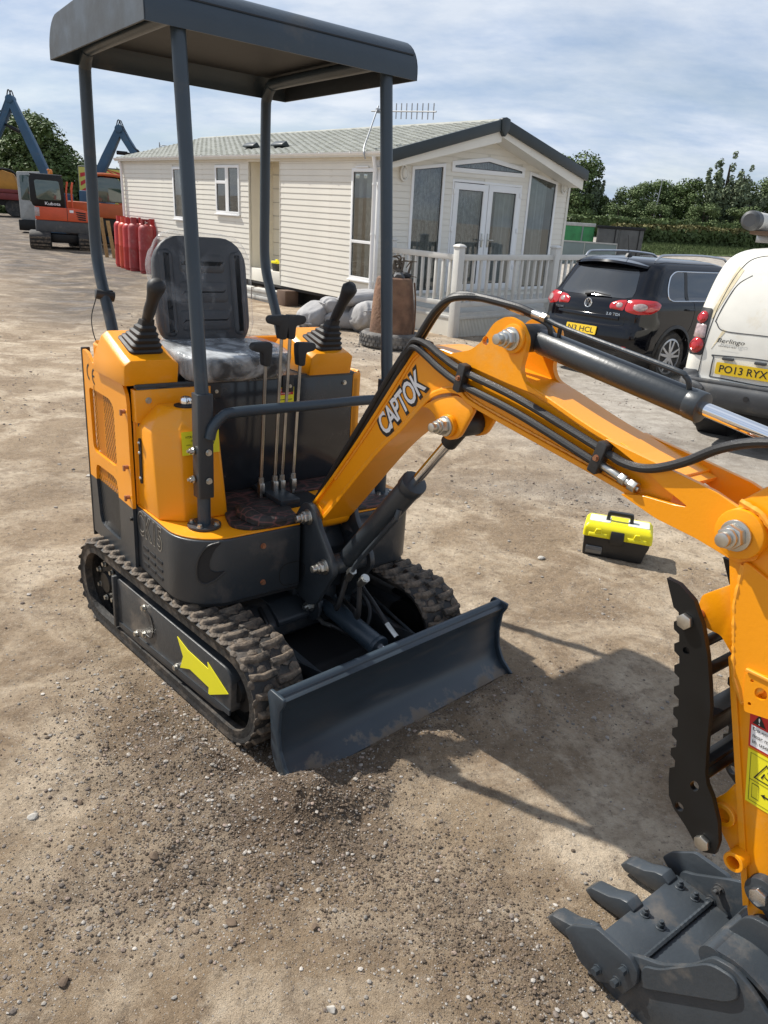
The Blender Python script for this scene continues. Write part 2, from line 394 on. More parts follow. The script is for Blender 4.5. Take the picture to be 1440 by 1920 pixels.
    def build(s, name, mat, parent=None, bevel=0.0, seg=2, sharp=35, mesh_only=False, fr=None):
        me = bpy.data.meshes.new(name)
        me.from_pydata(s.v, [], s.f)
        bm = bmesh.new(); bm.from_mesh(me)
        bmesh.ops.recalc_face_normals(bm, faces=bm.faces)
        if bevel:
            es = [e for e in bm.edges if len(e.link_faces) == 2 and e.calc_face_angle(0) > R(28)]
            bmesh.ops.bevel(bm, geom=es, offset=bevel, offset_type='OFFSET', segments=seg, profile=.5, affect='EDGES', clamp_overlap=True)
        for f in bm.faces: f.smooth = True
        bm.to_mesh(me); bm.free()
        me.set_sharp_from_angle(angle=R(sharp))
        if mat: me.materials.append(M[mat] if isinstance(mat, str) else mat)
        if mesh_only: return me
        return link(name, me, parent, fr)
def spline(P, k):
    P = [Vector(p) for p in P]; out = []
    for i in range(len(P) - 1):
        p0 = P[i - 1] if i else P[0] * 2 - P[1]; p1 = P[i]; p2 = P[i + 1]; p3 = P[i + 2] if i + 2 < len(P) else P[-1] * 2 - P[-2]
        for j in range(k):
            t = j / k
            out.append(.5 * ((2 * p1) + (p2 - p0) * t + (2 * p0 - 5 * p1 + 4 * p2 - p3) * t * t + (3 * p1 - p0 - 3 * p2 + p3) * t ** 3))
    out.append(P[-1]); return out
def link(name, data, parent=None, fr=None):
    o = bpy.data.objects.new(name, data); COL.objects.link(o)
    if parent: o.parent = parent
    if fr is not None: o.matrix_local = fr
    return o
def tag(o, label=None, cat=None, group=None, kind=None):
    if label: o['label'] = label
    if cat: o['category'] = cat
    if group: o['group'] = group
    if kind: o['kind'] = kind
    return o
def thing(name, label, cat, loc=(0, 0, 0), rz=0.0, group=None, sc=1.0):
    o = bpy.data.objects.new(name, None); COL.objects.link(o)
    o.location = loc; o.rotation_euler = (0, 0, rz); o.scale = (sc, sc, sc); o.empty_display_size = .1
    return tag(o, label, cat, group)
def copy_tree(o, parent=None):
    c = o.copy(); COL.objects.link(c)
    if parent: c.parent = parent
    for ch in list(o.children): copy_tree(ch, c)
    return c
def text(s, mat, parent, org, u, v, w, h, lift=0.0006, off=0.0, shear=0.0, name='lettering', fr=None, thick=0.0004, spacing=1.0):
    """lettering as flat geometry: lower left corner org, reading direction u, up direction v, fitted to w x h"""
    cu = bpy.data.curves.new(name, 'FONT'); cu.body = s; cu.extrude = 0; cu.offset = off; cu.shear = shear; cu.resolution_u = 3; cu.space_character = spacing
    to = bpy.data.objects.new(name, cu); COL.objects.link(to)
    bpy.context.view_layer.update()
    me = bpy.data.meshes.new_from_object(to.evaluated_get(bpy.context.evaluated_depsgraph_get()))
    COL.objects.unlink(to); bpy.data.objects.remove(to); bpy.data.curves.remove(cu)
    P = np.array([vv.co[:] for vv in me.vertices])
    lo, hi = P.min(0), P.max(0)
    u, v = Vector(u).normalized(), Vector(v).normalized(); nrm = u.cross(v)
    for vv in me.vertices:
        a = (vv.co.x - lo[0]) / (hi[0] - lo[0]) * w; b = (vv.co.y - lo[1]) / (hi[1] - lo[1]) * h
        vv.co = Vector(org) + u * a + v * b + nrm * lift
    me.name = name
    me.materials.clear(); me.materials.append(M[mat])
    return link(name, me, parent, fr)
def bolt(mb, c, ax, r, h, n=6):
    """hex head on a washer, standing along ax from c"""
    c = Vector(c); a = Vector(ax).normalized()
    mb.cyl(c, c + a * h * .18, r * 1.35, n=14); mb.cyl(c + a * h * .18, c + a * h, r, n=n)
def rrect(x0, x1, y0, y1, r, n=5):
    out = []
    for cx, cy, a0 in ((x1 - r, y1 - r, 0), (x0 + r, y1 - r, 90), (x0 + r, y0 + r, 180), (x1 - r, y0 + r, 270)):
        for k in range(n + 1):
            a = R(a0 + 90 * k / n); out.append((cx + r * math.cos(a), cy + r * math.sin(a)))
    return out
def circ(cx, cy, r, n=16, sx=1.0):
    return [(cx + sx * r * math.cos(2 * PI * i / n), cy + r * math.sin(2 * PI * i / n)) for i in range(n)]
def rpoly(pts, r, n=4):
    """round the corners of a polygon"""
    out = []; N = len(pts)
    for i in range(N):
        p = Vector(pts[i]); a = Vector(pts[i - 1]); b = Vector(pts[(i + 1) % N])
        da, db = a - p, b - p; rr = min(r, da.length * .45, db.length * .45)
        q0 = p + da.normalized() * rr; q1 = p + db.normalized() * rr
        for k in range(n + 1):
            t = k / n; out.append(tuple(q0 * (1 - t) ** 2 + p * 2 * t * (1 - t) + q1 * t * t))
    return out
# numpy value noise
_tab = rng.random((256, 256))
def vnoise(x, y):
    xi = np.floor(x).astype(int); yi = np.floor(y).astype(int); fx = x - xi; fy = y - yi
    fx = fx * fx * (3 - 2 * fx); fy = fy * fy * (3 - 2 * fy)
    g = lambda a, b: _tab[a % 256, b % 256]
    return (g(xi, yi) * (1 - fx) + g(xi + 1, yi) * fx) * (1 - fy) + (g(xi, yi + 1) * (1 - fx) + g(xi + 1, yi + 1) * fx) * fy
def fbm(x, y, o=4):
    a = 0; s = .5; t = 0
    for k in range(o):
        a = a + s * (vnoise(x * 2 ** k + 17 * k, y * 2 ** k + 31 * k) - .5); t += s; s *= .5
    return a / t * 2
def fast_mesh(name, V, F, mat, parent=None, smooth=False):
    """V (n,3), F (m,k) numpy arrays, uniform faces"""
    me = bpy.data.meshes.new(name); n = len(V); m, k = F.shape
    me.vertices.add(n); me.vertices.foreach_set('co', np.asarray(V, np.float32).ravel())
    me.loops.add(m * k); me.loops.foreach_set('vertex_index', np.asarray(F, np.int32).ravel())
    me.polygons.add(m); me.polygons.foreach_set('loop_start', np.arange(0, m * k, k, dtype=np.int32))
    me.polygons.foreach_set('use_smooth', np.full(m, smooth))
    me.update(calc_edges=True); me.validate()
    me.materials.append(M[mat] if isinstance(mat, str) else mat)
    return me
# ------------------------------------------------------------------ ground
OU = Vector((-.504, 2.853, 0)); AU = R(-45.65); AB = R(-51.16)
cu_, su_ = math.cos(AU), math.sin(AU)
def to_u(x, y):
    qx, qy = x - OU.x, y - OU.y
    return qx * cu_ + qy * su_, -qx * su_ + qy * cu_
def sst(a, b, x):
    t = np.clip((x - a) / (b - a), 0, 1); return t * t * (3 - 2 * t)
def gauss(x, y, cx, cy, rx, ry=None, rot=0):
    ry = ry or rx; c, s = math.cos(rot), math.sin(rot)
    dx_, dy_ = x - cx, y - cy
    a = (dx_ * c + dy_ * s) / rx; b = (-dx_ * s + dy_ * c) / ry
    return np.exp(-(a * a + b * b))
def damp_zone(x, y):
    d = .9 * gauss(x, y, -.62, 2.02, .42, .26, -.6) + .85 * gauss(x, y, -.1, 1.62, .42, .2, -.5) + .9 * gauss(x, y, .1, 2.0, .75, .13, .75)
    d = d + .7 * gauss(x, y, -.45, 1.85, .3, .25) + .5 * gauss(x, y, -.5, 1.45, .35, .18, .3) + .6 * gauss(x, y, .35, 1.35, .2, .3, .6)
    d = d + .5 * gauss(x, y, 1.1, 4.9, .9, .5, .2) + .45 * gauss(x, y, 1.9, 6.6, 1.4, .3, -.35) + .4 * gauss(x, y, -1.9, 4.3, .8, .4)
    return d
def wet_zone(x, y):
    # the rutted, wet track running away on the left
    t = (y - 9.0) / 22.0
    cx = -3.6 - 9.0 * t
    return np.exp(-((x - cx) / (1.2 + 1.4 * np.clip(t, 0, 2))) ** 2) * sst(9.5, 13, y) * (1 - sst(45, 60, y))
def gravel_zone(x, y):
    g = .9 * gauss(x, y, -.2, 11.0, 1.7, 1.3) + .8 * gauss(x, y, 1.5, 4.75, 1.1, .28, -.15) + .6 * gauss(x, y, -.35, 1.75, .5, .35, -.5) + .5 * gauss(x, y, -1.7, 13.4, 1.4, 1.2)
    g = g + .4 * gauss(x, y, .6, 1.1, .3, .3) + .35 * gauss(x, y, -.7, 2.0, .4, .3)
    return g
def gheight(x, y):
    x = np.asarray(x, float); y = np.asarray(y, float)
    h = .03 * fbm(x * .35, y * .35, 3) + .012 * fbm(x * 1.7 + 5, y * 1.7, 3)
    near = 1 - sst(5, 12, np.hypot(x, y))
    dm = np.clip(damp_zone(x, y), 0, 1.2)
    h = h + near * (.008 * fbm(x * 7, y * 7 + 9, 3) + (.0045 + .009 * dm) * fbm(x * 23, y * 23, 4))
    ux, uy = to_u(x, y)
    lev = np.exp(-(np.clip(np.abs(ux - .1) - .62, 0, 9) / .25) ** 2) * np.exp(-(np.clip(np.abs(uy) - .55, 0, 9) / .2) ** 2)
    h = h * (1 - .85 * lev)
    ins = sst(.95, 1.0, ux) * (1 - sst(1.06, 1.22, ux)) * sst(-.66, -.5, uy) * (1 - sst(.42, .6, uy))
    h = h + ins * (.018 + .05 * np.clip(fbm(x * 5, y * 5, 3) + .25, 0, 1))                         # spoil pushed up by the blade
    h = h + .045 * gauss(ux, uy, .70, -.70, .22, .10) * (1 + fbm(x * 9, y * 9, 3)) + .05 * gauss(ux, uy, 1.02, -.56, .14, .13) * (1 + fbm(x * 8, y * 8, 3))
    h = h + .02 * gauss(ux, uy, .1, -.68, .5, .05) * (1 + fbm(x * 7, y * 7, 3))
    # wheel ruts on the left
    t = (x + .41 * (y - 9) + 3.6)
    rut = sst(6, 9, y) * (1 - sst(35, 50, y))
    h = h + rut * np.exp(-(t / 3.2) ** 2) * (.016 * np.sin(t * 3.4 + 1.5 * fbm(x * .3, y * .12, 2)) + .03 * fbm(x * 2.2, y * .7, 4))
    tt = np.clip(y - 13.0, 0, 40); h = h + .03 * np.where(tt < 4, tt * tt / 8, tt - 2) + .041 * np.clip(y - 22, 0, 30) * sst(3, 8, x)              # the yard climbs gently to the back
    return h
def gz(x, y): return float(gheight(np.array([x]), np.array([y]))[0])

def axis(lo, hi, step, far_lo, far_hi, g=1.09):
    a = list(np.arange(lo, hi + 1e-6, step)); s = step; p = hi
    while p < far_hi: s *= g; p += s; a.append(p)
    s = step; p = lo; b = []
    while p > far_lo: s *= g; p -= s; b.append(p)
    return np.array(b[::-1] + a)
gx = axis(-1.7, 2.3, .0125, -420, 420, 1.075)
gy = axis(.75, 4.6, .0125, -60, 900, 1.055)
XX, YY = np.meshgrid(gx, gy)
ZZ = gheight(XX, YY)
nx, ny = len(gx), len(gy)
V = np.stack([XX.ravel(), YY.ravel(), ZZ.ravel()], 1)
ii = np.arange(nx * ny).reshape(ny, nx)
F = np.stack([ii[:-1, :-1].ravel(), ii[:-1, 1:].ravel(), ii[1:, 1:].ravel(), ii[1:, :-1].ravel()], 1)

def ground_mat():
    m = bpy.data.materials.new('dirt'); m.use_nodes = True
    t = m.node_tree; b = t.nodes['Principled BSDF']; L = t.links.new
    tcx = t.nodes.new('ShaderNodeTexCoord'); vecx = tcx.outputs['Object']
    at = t.nodes.new('ShaderNodeAttribute'); at.attribute_name = 'zone'
    sp = t.nodes.new('ShaderNodeSeparateColor'); L(at.outputs['Color'], sp.inputs[0])
    def noise(sc, det=6, ro=.55, dist=0):
        n = t.nodes.new('ShaderNodeTexNoise'); n.inputs['Scale'].default_value = sc; n.inputs['Detail'].default_value = det
        n.inputs['Roughness'].default_value = ro; n.inputs['Distortion'].default_value = dist; L(vecx, n.inputs['Vector']); return n.outputs['Fac']
    def mr(x, a, bb, c=0, d=1):
        n = t.nodes.new('ShaderNodeMapRange'); L(x, n.inputs['Value'])
        n.inputs['From Min'].default_value = a; n.inputs['From Max'].default_value = bb; n.inputs['To Min'].default_value = c; n.inputs['To Max'].default_value = d; return n.outputs[0]
    def mix(f, a, c):
        n = t.nodes.new('ShaderNodeMix'); n.data_type = 'RGBA'; L(f, n.inputs[0])
        for k, q in ((6, a), (7, c)):
            if isinstance(q, tuple): n.inputs[k].default_value = (*q, 1)
            else: L(q, n.inputs[k])
        return n.outputs[2]
    def ma(op, a, c):
        n = t.nodes.new('ShaderNodeMath'); n.operation = op; n.use_clamp = op in ('ADD', 'MULTIPLY')
        for k, q in ((0, a), (1, c)):
            if isinstance(q, (int, float)): n.inputs[k].default_value = q
            else: L(q, n.inputs[k])
        return n.outputs[0]
    c = mix(mr(noise(.8, 8, .6), .35, .65), (.225, .160, .10), (.32, .24, .155))
    c = mix(mr(noise(1.9, 9, .68, .7), .45, .64), c, (.52, .425, .31))             # pale dry dust
    c = mix(mr(noise(6, 9, .72), .50, .72, 0, .85), c, (.165, .113, .07))
    c = mix(mr(noise(34, 6, .75), .50, .70, 0, .75), c, (.12, .088, .06))
    c = mix(mr(noise(47, 6, .75), .55, .70, 0, .6), c, (.47, .40, .31))
    c = mix(sp.outputs['Green'], c, mix(mr(noise(5, 8, .7), .4, .62), (.26, .235, .205), (.42, .39, .345)))   # stony yard
    dd = ma('MULTIPLY', sp.outputs['Red'], mr(noise(6, 8, .7), .3, .6, .35, 1))
    c = mix(dd, c, (.10, .068, .043))
    c = mix(ma('MULTIPLY', sp.outputs['Blue'], mr(noise(1.1, 9, .7, .8), .30, .56, .25, 1)), c, (.085, .068, .054))
    # small stones: pale and dark cells
    for sc, thr, colr, amt in ((260, .80, (.46, .41, .34), .6), (120, .92, (.42, .38, .33), .65), (170, .93, (.07, .055, .045), .6)):
        vo = t.nodes.new('ShaderNodeTexVoronoi'); vo.inputs['Scale'].default_value = sc; L(vecx, vo.inputs['Vector'])
        s2 = t.nodes.new('ShaderNodeSeparateColor'); L(vo.outputs['Color'], s2.inputs[0])
        inside = mr(vo.outputs['Distance'], .0, .42, 1, 0)
        k = ma('MULTIPLY', mr(s2.outputs[0], thr, thr + .03), mr(inside, .25, .4)); k = ma('MULTIPLY', k, amt)
        c = mix(k, c, colr)
    L(c, b.inputs['Base Color'])
    ro = mr(ma('MULTIPLY', sp.outputs['Blue'], mr(noise(1.6, 8, .65), .48, .66)), 0, 1, .92, .42); L(ro, b.inputs['Roughness'])
    b.inputs['Specular IOR Level'].default_value = .35
    hh = ma('ADD', ma('MULTIPLY', noise(55, 8, .7), .6), ma('MULTIPLY', noise(14, 6, .6), .4))
    bu = t.nodes.new('ShaderNodeBump'); bu.inputs['Strength'].default_value = 1.0; bu.inputs['Distance'].default_value = .022
    L(hh, bu.inputs['Height'])
    b2 = t.nodes.new('ShaderNodeBump'); b2.inputs['Strength'].default_value = .8; b2.inputs['Distance'].default_value = .006
    L(noise(240, 4, .6), b2.inputs['Height']); L(bu.outputs[0], b2.inputs['Normal'])
    L(b2.outputs[0], b.inputs['Normal'])
    M['dirt'] = m
ground_mat()
gme = fast_mesh('ground', V, F, 'dirt', smooth=True)
zr = np.clip(damp_zone(XX, YY) * (.75 + .6 * fbm(XX * 4, YY * 4, 4)), 0, 1)
zg = np.clip(sst(5.0, 8.0, YY + .6 * XX) * sst(-.5, 2.5, XX - .12 * (YY - 6)) * .9 + .5 * gravel_zone(XX, YY) * sst(3, 4, YY), 0, 1)
zb = np.clip(wet_zone(XX, YY) + .9 * sst(14, 20, YY + XX * .2) * (1 - sst(-7, -4, XX)), 0, 1)
ca = gme.color_attributes.new('zone', 'FLOAT_COLOR', 'POINT')
ca.data.foreach_set('color', np.stack([zr.ravel(), zg.ravel(), zb.ravel(), np.ones(nx * ny)], 1).astype(np.float32).ravel())
ground = link('ground', gme); tag(ground, kind='structure')

# loose gravel: thousands of small stones lying on the dirt
_ico = None
def ico():
    global _ico
    if _ico is None:
        bm = bmesh.new(); bmesh.ops.create_icosphere(bm, subdivisions=1, radius=1)
        bm.verts.index_update()
        _ico = (np.array([v.co[:] for v in bm.verts]), np.array([[v.index for v in f.verts] for f in bm.faces])); bm.free()
    return _ico
def pebbles(name, P, rad, cols, flat=.6, mat='gravel'):
    v0, f0 = ico(); n = len(P)
    jit = 1 + .35 * (rng.random((n, len(v0), 1)) - .5)
    sc = np.stack([rad * (.75 + .6 * rng.random(n)), rad * (.75 + .6 * rng.random(n)), rad * flat * (.7 + .6 * rng.random(n))], 1)
    a = rng.random(n) * 6.283; ca_, sa_ = np.cos(a), np.sin(a)
    q = v0[None] * jit * sc[:, None, :]
    x = q[..., 0] * ca_[:, None] - q[..., 1] * sa_[:, None]; y = q[..., 0] * sa_[:, None] + q[..., 1] * ca_[:, None]
    VV = np.stack([x, y, q[..., 2]], 2) + P[:, None, :]
    FF = f0[None] + (np.arange(n) * len(v0))[:, None, None]
    me = fast_mesh(name, VV.reshape(-1, 3), FF.reshape(-1, 3), mat)
    at_ = me.color_attributes.new('col', 'FLOAT_COLOR', 'POINT')
    cc = np.repeat(np.concatenate([cols, np.ones((n, 1))], 1), len(v0), 0)
    at_.data.foreach_set('color', cc.astype(np.float32).ravel())
    return me
def stone_cols(n):
    pal = np.array([(.36, .33, .29), (.42, .38, .33), (.28, .25, .22), (.22, .18, .15), (.5, .46, .41), (.16, .125, .10), (.33, .25, .2)])
    return pal[rng.integers(0, len(pal), n)] * (.5 + .38 * rng.random((n, 1)))
def scatter(n, boxes, weight):
    out = []
    while sum(len(o) for o in out) < n:
        m_ = 60000
        # denser close by: distance from the near edge drawn log-uniformly
        d = np.exp(rng.random(m_) * (math.log(14) - math.log(.55)) + math.log(.55)); ang = rng.random(m_) * 1.6 - .8
        x = d * np.sin(ang); y = d * np.cos(ang) + .35
        k = rng.random(m_) < weight(x, y); out.append(np.stack([x[k], y[k]], 1))
    return np.concatenate(out)[:n]
wt = lambda x, y: np.clip(.03 + .45 * np.clip(fbm(x * 2.2, y * 2.2, 3) + .1, 0, 1) + .55 * np.clip(gravel_zone(x, y), 0, 1) + .12 * np.clip(damp_zone(x, y), 0, 1), 0, 1)
pp = scatter(42000, None, wt)
dist = np.hypot(pp[:, 0], pp[:, 1])
rad = (.0006 + .0012 * rng.random(len(pp)) ** 2 + .0034 * rng.random(len(pp)) ** 14) * (1 + .32 * dist)
zed = gheight(pp[:, 0], pp[:, 1]) + rad * .25
gravel = link('gravel', pebbles('gravel', np.stack([pp[:, 0], pp[:, 1], zed], 1), rad, stone_cols(len(pp)))); tag(gravel, kind='stuff')
# crumbs of dark earth turned up by the tracks and the blade
pp = scatter(26000, None, lambda x, y: np.clip(damp_zone(x, y) ** 1.5, 0, 1) * (y < 3.5))
uxy = to_u(pp[:, 0], pp[:, 1])
rad = .0009 + .0020 * rng.random(len(pp)) ** 2 + .0042 * rng.random(len(pp)) ** 16
zed = gheight(pp[:, 0], pp[:, 1]) + rad * .3
crumbs = link('earth_crumbs', pebbles('earth_crumbs', np.stack([pp[:, 0], pp[:, 1], zed], 1), rad, np.tile(np.array([[.13, .095, .065]]), (len(pp), 1)) * (.6 + .8 * rng.random((len(pp), 1))), .75)); tag(crumbs, kind='stuff')
# the larger loose stones
def stone(x, y, r, col, flat=.55, seed=0):
    bm = bmesh.new(); bmesh.ops.create_icosphere(bm, subdivisions=2, radius=1)
    rs = random.Random(seed)
    ax_ = [(Vector((rs.uniform(-1, 1), rs.uniform(-1, 1), rs.uniform(-1, 1))).normalized(), rs.uniform(.55, .85)) for _ in range(9)]
    for v in bm.verts:
        p = v.co.copy()
        for d, lim in ax_:
            q = p.dot(d)
            if q > lim: p -= d * (q - lim)
        v.co = Vector((p.x * r * 1.25, p.y * r * .9, p.z * r * flat))
    me = bpy.data.meshes.new('stone'); bm.to_mesh(me); bm.free(); me.materials.append(M[col])
    o = link('stone', me); o.location = (x, y, gz(x, y) + r * flat * .45); o.rotation_euler = (0, 0, rs.uniform(0, 6)); return o
pm('stone_pale', (.44, .41, .36), .85, var=.25, vscale=30); pm('stone_grey', (.25, .23, .21), .85, var=.3, vscale=30); pm('stone_pink', (.42, .2, .14), .85, var=.25, vscale=30)
# ------------------------------------------------------------------ the static caravan
def glass_mat():
    m = bpy.data.materials.new('window_glass'); m.use_nodes = True
    t = m.node_tree; o = t.nodes['Material Output']; t.nodes.remove(t.nodes['Principled BSDF'])
    tr = t.nodes.new('ShaderNodeBsdfTransparent'); tr.inputs[0].default_value = (.72, .76, .76, 1)
    gl = t.nodes.new('ShaderNodeBsdfGlossy'); gl.inputs['Roughness'].default_value = .01
    lw_ = t.nodes.new('ShaderNodeLayerWeight'); fr = t.nodes.new('ShaderNodeMapRange'); fr.inputs['To Min'].default_value = .10; fr.inputs['To Max'].default_value = .95
    pw = t.nodes.new('ShaderNodeMath'); pw.operation = 'POWER'; pw.inputs[1].default_value = 3.5; t.links.new(lw_.outputs['Facing'], pw.inputs[0]); t.links.new(pw.outputs[0], fr.inputs['Value'])
    mx_ = t.nodes.new('ShaderNodeMixShader')
    t.links.new(fr.outputs[0], mx_.inputs[0]); t.links.new(tr.outputs[0], mx_.inputs[1]); t.links.new(gl.outputs[0], mx_.inputs[2]); t.links.new(mx_.outputs[0], o.inputs['Surface'])
    M['glass'] = m
glass_mat()
HO, HA = (-.44, 14.09), R(130.86)
HS = thing('static_caravan', 'long cream clad static caravan with grey tiled roof and glazed gable end', 'static caravan', (HO[0], HO[1], 0), HA)
FH = Matrix.Rotation(-math.asin(.033), 4, 'X') @ Matrix.Rotation(-math.asin(.015), 4, 'Y')
def hb(mb, name, mat, bevel=0, seg=2): return mb.build(name, mat, HS, bevel, seg, fr=FH)
PIT = .105
_bm = {}
def board_mesh(L, axis_):
    k = (round(L, 3), axis_)
    if k not in _bm:
        g = MB(); h = PIT - .004
        if axis_ == 'x':
            vs = [(0, 0, 0), (L, 0, 0), (L, .013, 0), (0, .013, 0), (0, 0, h), (L, 0, h), (L, .005, h), (0, .005, h)]
        else:
            vs = [(0, 0, 0), (0, -L, 0), (-.013, -L, 0), (-.013, 0, 0), (0, 0, h), (0, -L, h), (-.005, -L, h), (-.005, 0, h)]
        g.add(vs, [(0, 3, 2, 1), (4, 5, 6, 7), (0, 1, 5, 4), (1, 2, 6, 5), (2, 3, 7, 6), (3, 0, 4, 7)])
        _bm[k] = g.build('siding_board', 'siding', mesh_only=True)
    return _bm[k]
def boards(axis_, a0, a1, z0, z1, holes):
    """rows of lapped boards, cut round the openings (lo, hi, zlo, zhi)"""
    z = z0
    while z < z1 - .02:
        iv = [(a0, a1)]
        for lo, hi, hz0, hz1 in holes:
            if z + PIT * .6 > hz0 and z + PIT * .4 < hz1:
                nv = []
                for p, q in iv:
                    if hi <= p or lo >= q: nv.append((p, q)); continue
                    if lo > p: nv.append((p, lo))
                    if hi < q: nv.append((hi, q))
                iv = nv
        for p, q in iv:
            if q - p < .03: continue
            o = link('siding_board', board_mesh(q - p, axis_), HS)
            o.matrix_local = FH @ (Matrix.Translation((p, .002, z)) if axis_ == 'x' else Matrix.Translation((-.002, -p, z)))
        z += PIT
HL = 11.15
# backing walls with openings (so that the panes look into a dark room)
winL = [(.085, .73, .72, 2.57), (4.70, 5.765, 1.64, 2.63), (7.40, 7.94, 1.43, 2.60)]
rec = (3.10, 4.31)
g = MB(); g.plate([(0, .34), (rec[0], .34), (rec[0], 2.78), (0, 2.78)], [[(a + .03, c + .03), (b - .03, c + .03), (b - .03, d - .03), (a + .03, d - .03)] for a, b, c, d in winL[:1]], -.04, .0, 'y'); hb(g, 'wall', 'cream_trim')
g = MB(); g.plate([(rec[1], .34), (HL, .34), (HL, 2.78), (rec[1], 2.78)], [[(a + .03, c + .03), (b - .03, c + .03), (b - .03, d - .03), (a + .03, d - .03)] for a, b, c, d in winL[1:]], -.04, .0, 'y'); hb(g, 'wall', 'cream_trim')
boards('x', .03, rec[0], .345, 2.76, [(a - .005, b + .005, c, d) for a, b, c, d in winL[:1]])
boards('x', rec[1], HL - .06, .345, 2.76, [(a - .005, b + .005, c, d) for a, b, c, d in winL[1:]])
# recessed porch
g = MB(); g.bx(rec[0], rec[1], -.62, -.58, .35, 2.78); g.bx(rec[0] - .04, rec[0], -.6, -.02, .35, 2.78); g.bx(rec[1], rec[1] + .04, -.6, -.02, .35, 2.78); hb(g, 'porch_wall', 'recess_cream')
for k in range(7):
    g = MB(); g.bx(rec[0] + .002, rec[1] - .002, -.579, -.572, 0.85 + k * .27, .856 + k * .27); hb(g, 'panel_joint', 'grey_print')
g = MB(); g.bx(rec[0] + .002, rec[1] - .002, -.58, .004, .34, .60); hb(g, 'porch_sill', 'siding', .006)
g = MB(); g.bx(rec[1] - .005, rec[1] + .008, .003, .022, .35, 2.76); g.bx(rec[0] - .008, rec[0] + .005, .003, .022, .35, 2.76); hb(g, 'trim_strip', 'cream_trim')
# corner posts and downpipe
g = MB(); g.bx(-.026, .045, -.03, .028, .33, 2.79); hb(g, 'corner_trim', 'upvc', .004)
g = MB(); g.bx(HL - .06, HL + .02, -.03, .028, .34, 2.79); hb(g, 'corner_trim', 'upvc', .004)
g = MB(); g.tube([(HL - .16, .09, 2.74), (HL - .16, .06, 2.6), (HL - .16, .06, .35)], .034, 10); hb(g, 'downpipe', 'upvc')
g = MB(); g.tube([(.02, .11, 2.74), (.02, .075, 2.6), (.02, .075, .2)], .034, 10)
dp = hb(g, 'downpipe', 'upvc')
for z in (.7, 1.5, 2.3):
    g = MB(); g.cyl((.02, .075, z), (.02, .075, z + .03), .042, n=10); g.build('pipe_bracket', 'upvc', dp)
# gutter, fascia
g = MB(); L = []
for x in (-.42, HL + .12):
    L.append([(x, .10 + .055 * math.cos(R(a)), 2.815 + .055 * math.sin(R(a))) for a in range(180, 361, 20)] + [(x, .10 + .050 * math.cos(R(a)), 2.815 + .050 * math.sin(R(a))) for a in range(360, 179, -20)])
g.ring(L); gt = hb(g, 'gutter', 'upvc')
for k in range(13):
    b_ = MB(); b_.prism([(.03, 2.74), (.03, 2.82), (.16, 2.822), (.16, 2.80), (.10, 2.752)], -.3 + k * .92, -.27 + k * .92, 'x'); b_.build('gutter_bracket', 'upvc', gt)
g = MB(); g.bx(-.45, HL + .1, .022, .036, 2.69, 2.84); hb(g, 'fascia', 'cream_trim', .003)
# windows on the long side
def win_x(a, b, c, d, bars, name='window'):
    fw = .045
    g = MB(); g.plate([(a, c), (b, c), (b, d), (a, d)], [[(p, q), (r_, q), (r_, s_), (p, s_)] for p, q, r_, s_ in bars], -.03, .030, 'y'); w = hb(g, name, 'upvc', .005)
    for p, q, r_, s_ in bars:
        e = MB(); e.bx(p - .002, r_ + .002, .002, .008, q - .002, s_ + .002); e.build('pane', 'glass', w)
        e = MB(); e.plate([(p - .001, q - .001), (r_ + .001, q - .001), (r_ + .001, s_ + .001), (p - .001, s_ + .001)], [[(p + .008, q + .008), (r_ - .008, q + .008), (r_ - .008, s_ - .008), (p + .008, s_ - .008)]], .0085, .014, 'y'); e.build('gasket', 'black_print', w)
    e = MB(); e.bx(a - .015, b + .015, .028, .060, c - .03, c + .002); e.build('sill', 'upvc', w, .004)
    e = MB(); e.bx(a + .03, b - .03, -.32, -.315, c, d); e.build('room', 'shade_black', w)
    return w
def curtain(pts_top, z0, ax, depth, par, mat, waves, amp=.035):
    g = MB(); n = 60; L = []
    (a, za), (b, zb) = pts_top
    for f in (1, 0):
        row = []
        for k in range(n + 1):
            t = k / n; q = a + (b - a) * t; w_ = depth + amp * math.sin(waves * 2 * PI * t) * (1 - .3 * f) + .3 * amp * math.sin(waves * 5.3 * t * PI)
            zt = za + (zb - za) * t if f else z0
            row.append((q, w_, zt) if ax == 'x' else (w_, q, zt))
        L.append(row)
    g.ring(L, False, False, closed=False); return g.build('curtain', mat, par)
w = win_x(*winL[0], [(.135, 1.395, .68, 2.51), (.135, .775, .68, 1.345)])
curtain([(.13, 2.53), (.46, 2.53)], .75, 'x', -.12, w, 'curtain', 5); curtain([(.60, 2.53), (.70, 2.53)], .75, 'x', -.14, w, 'curtain', 2)
e = MB(); e.bx(.25, .60, .03, .05, 2.575, 2.60); e.build('vent', 'upvc', w, .004)
w = win_x(*winL[1], [(4.755, 1.70, 5.17, 2.575), (5.305, 2.32, 5.71, 2.575), (5.305, 1.70, 5.71, 2.255)])
curtain([(4.75, 2.6), (4.88, 2.6)], 1.68, 'x', -.12, w, 'curtain', 2)
e = MB(); e.bx(4.9, 5.1, -.2, -.18, 1.9, 1.93); e.build('shelf', 'curtain', w)
w = win_x(*winL[2], [(7.46, 1.49, 7.88, 2.54)])
curtain([(7.72, 2.58), (7.88, 2.58)], 1.46, 'x', -.12, w, 'curtain', 2)
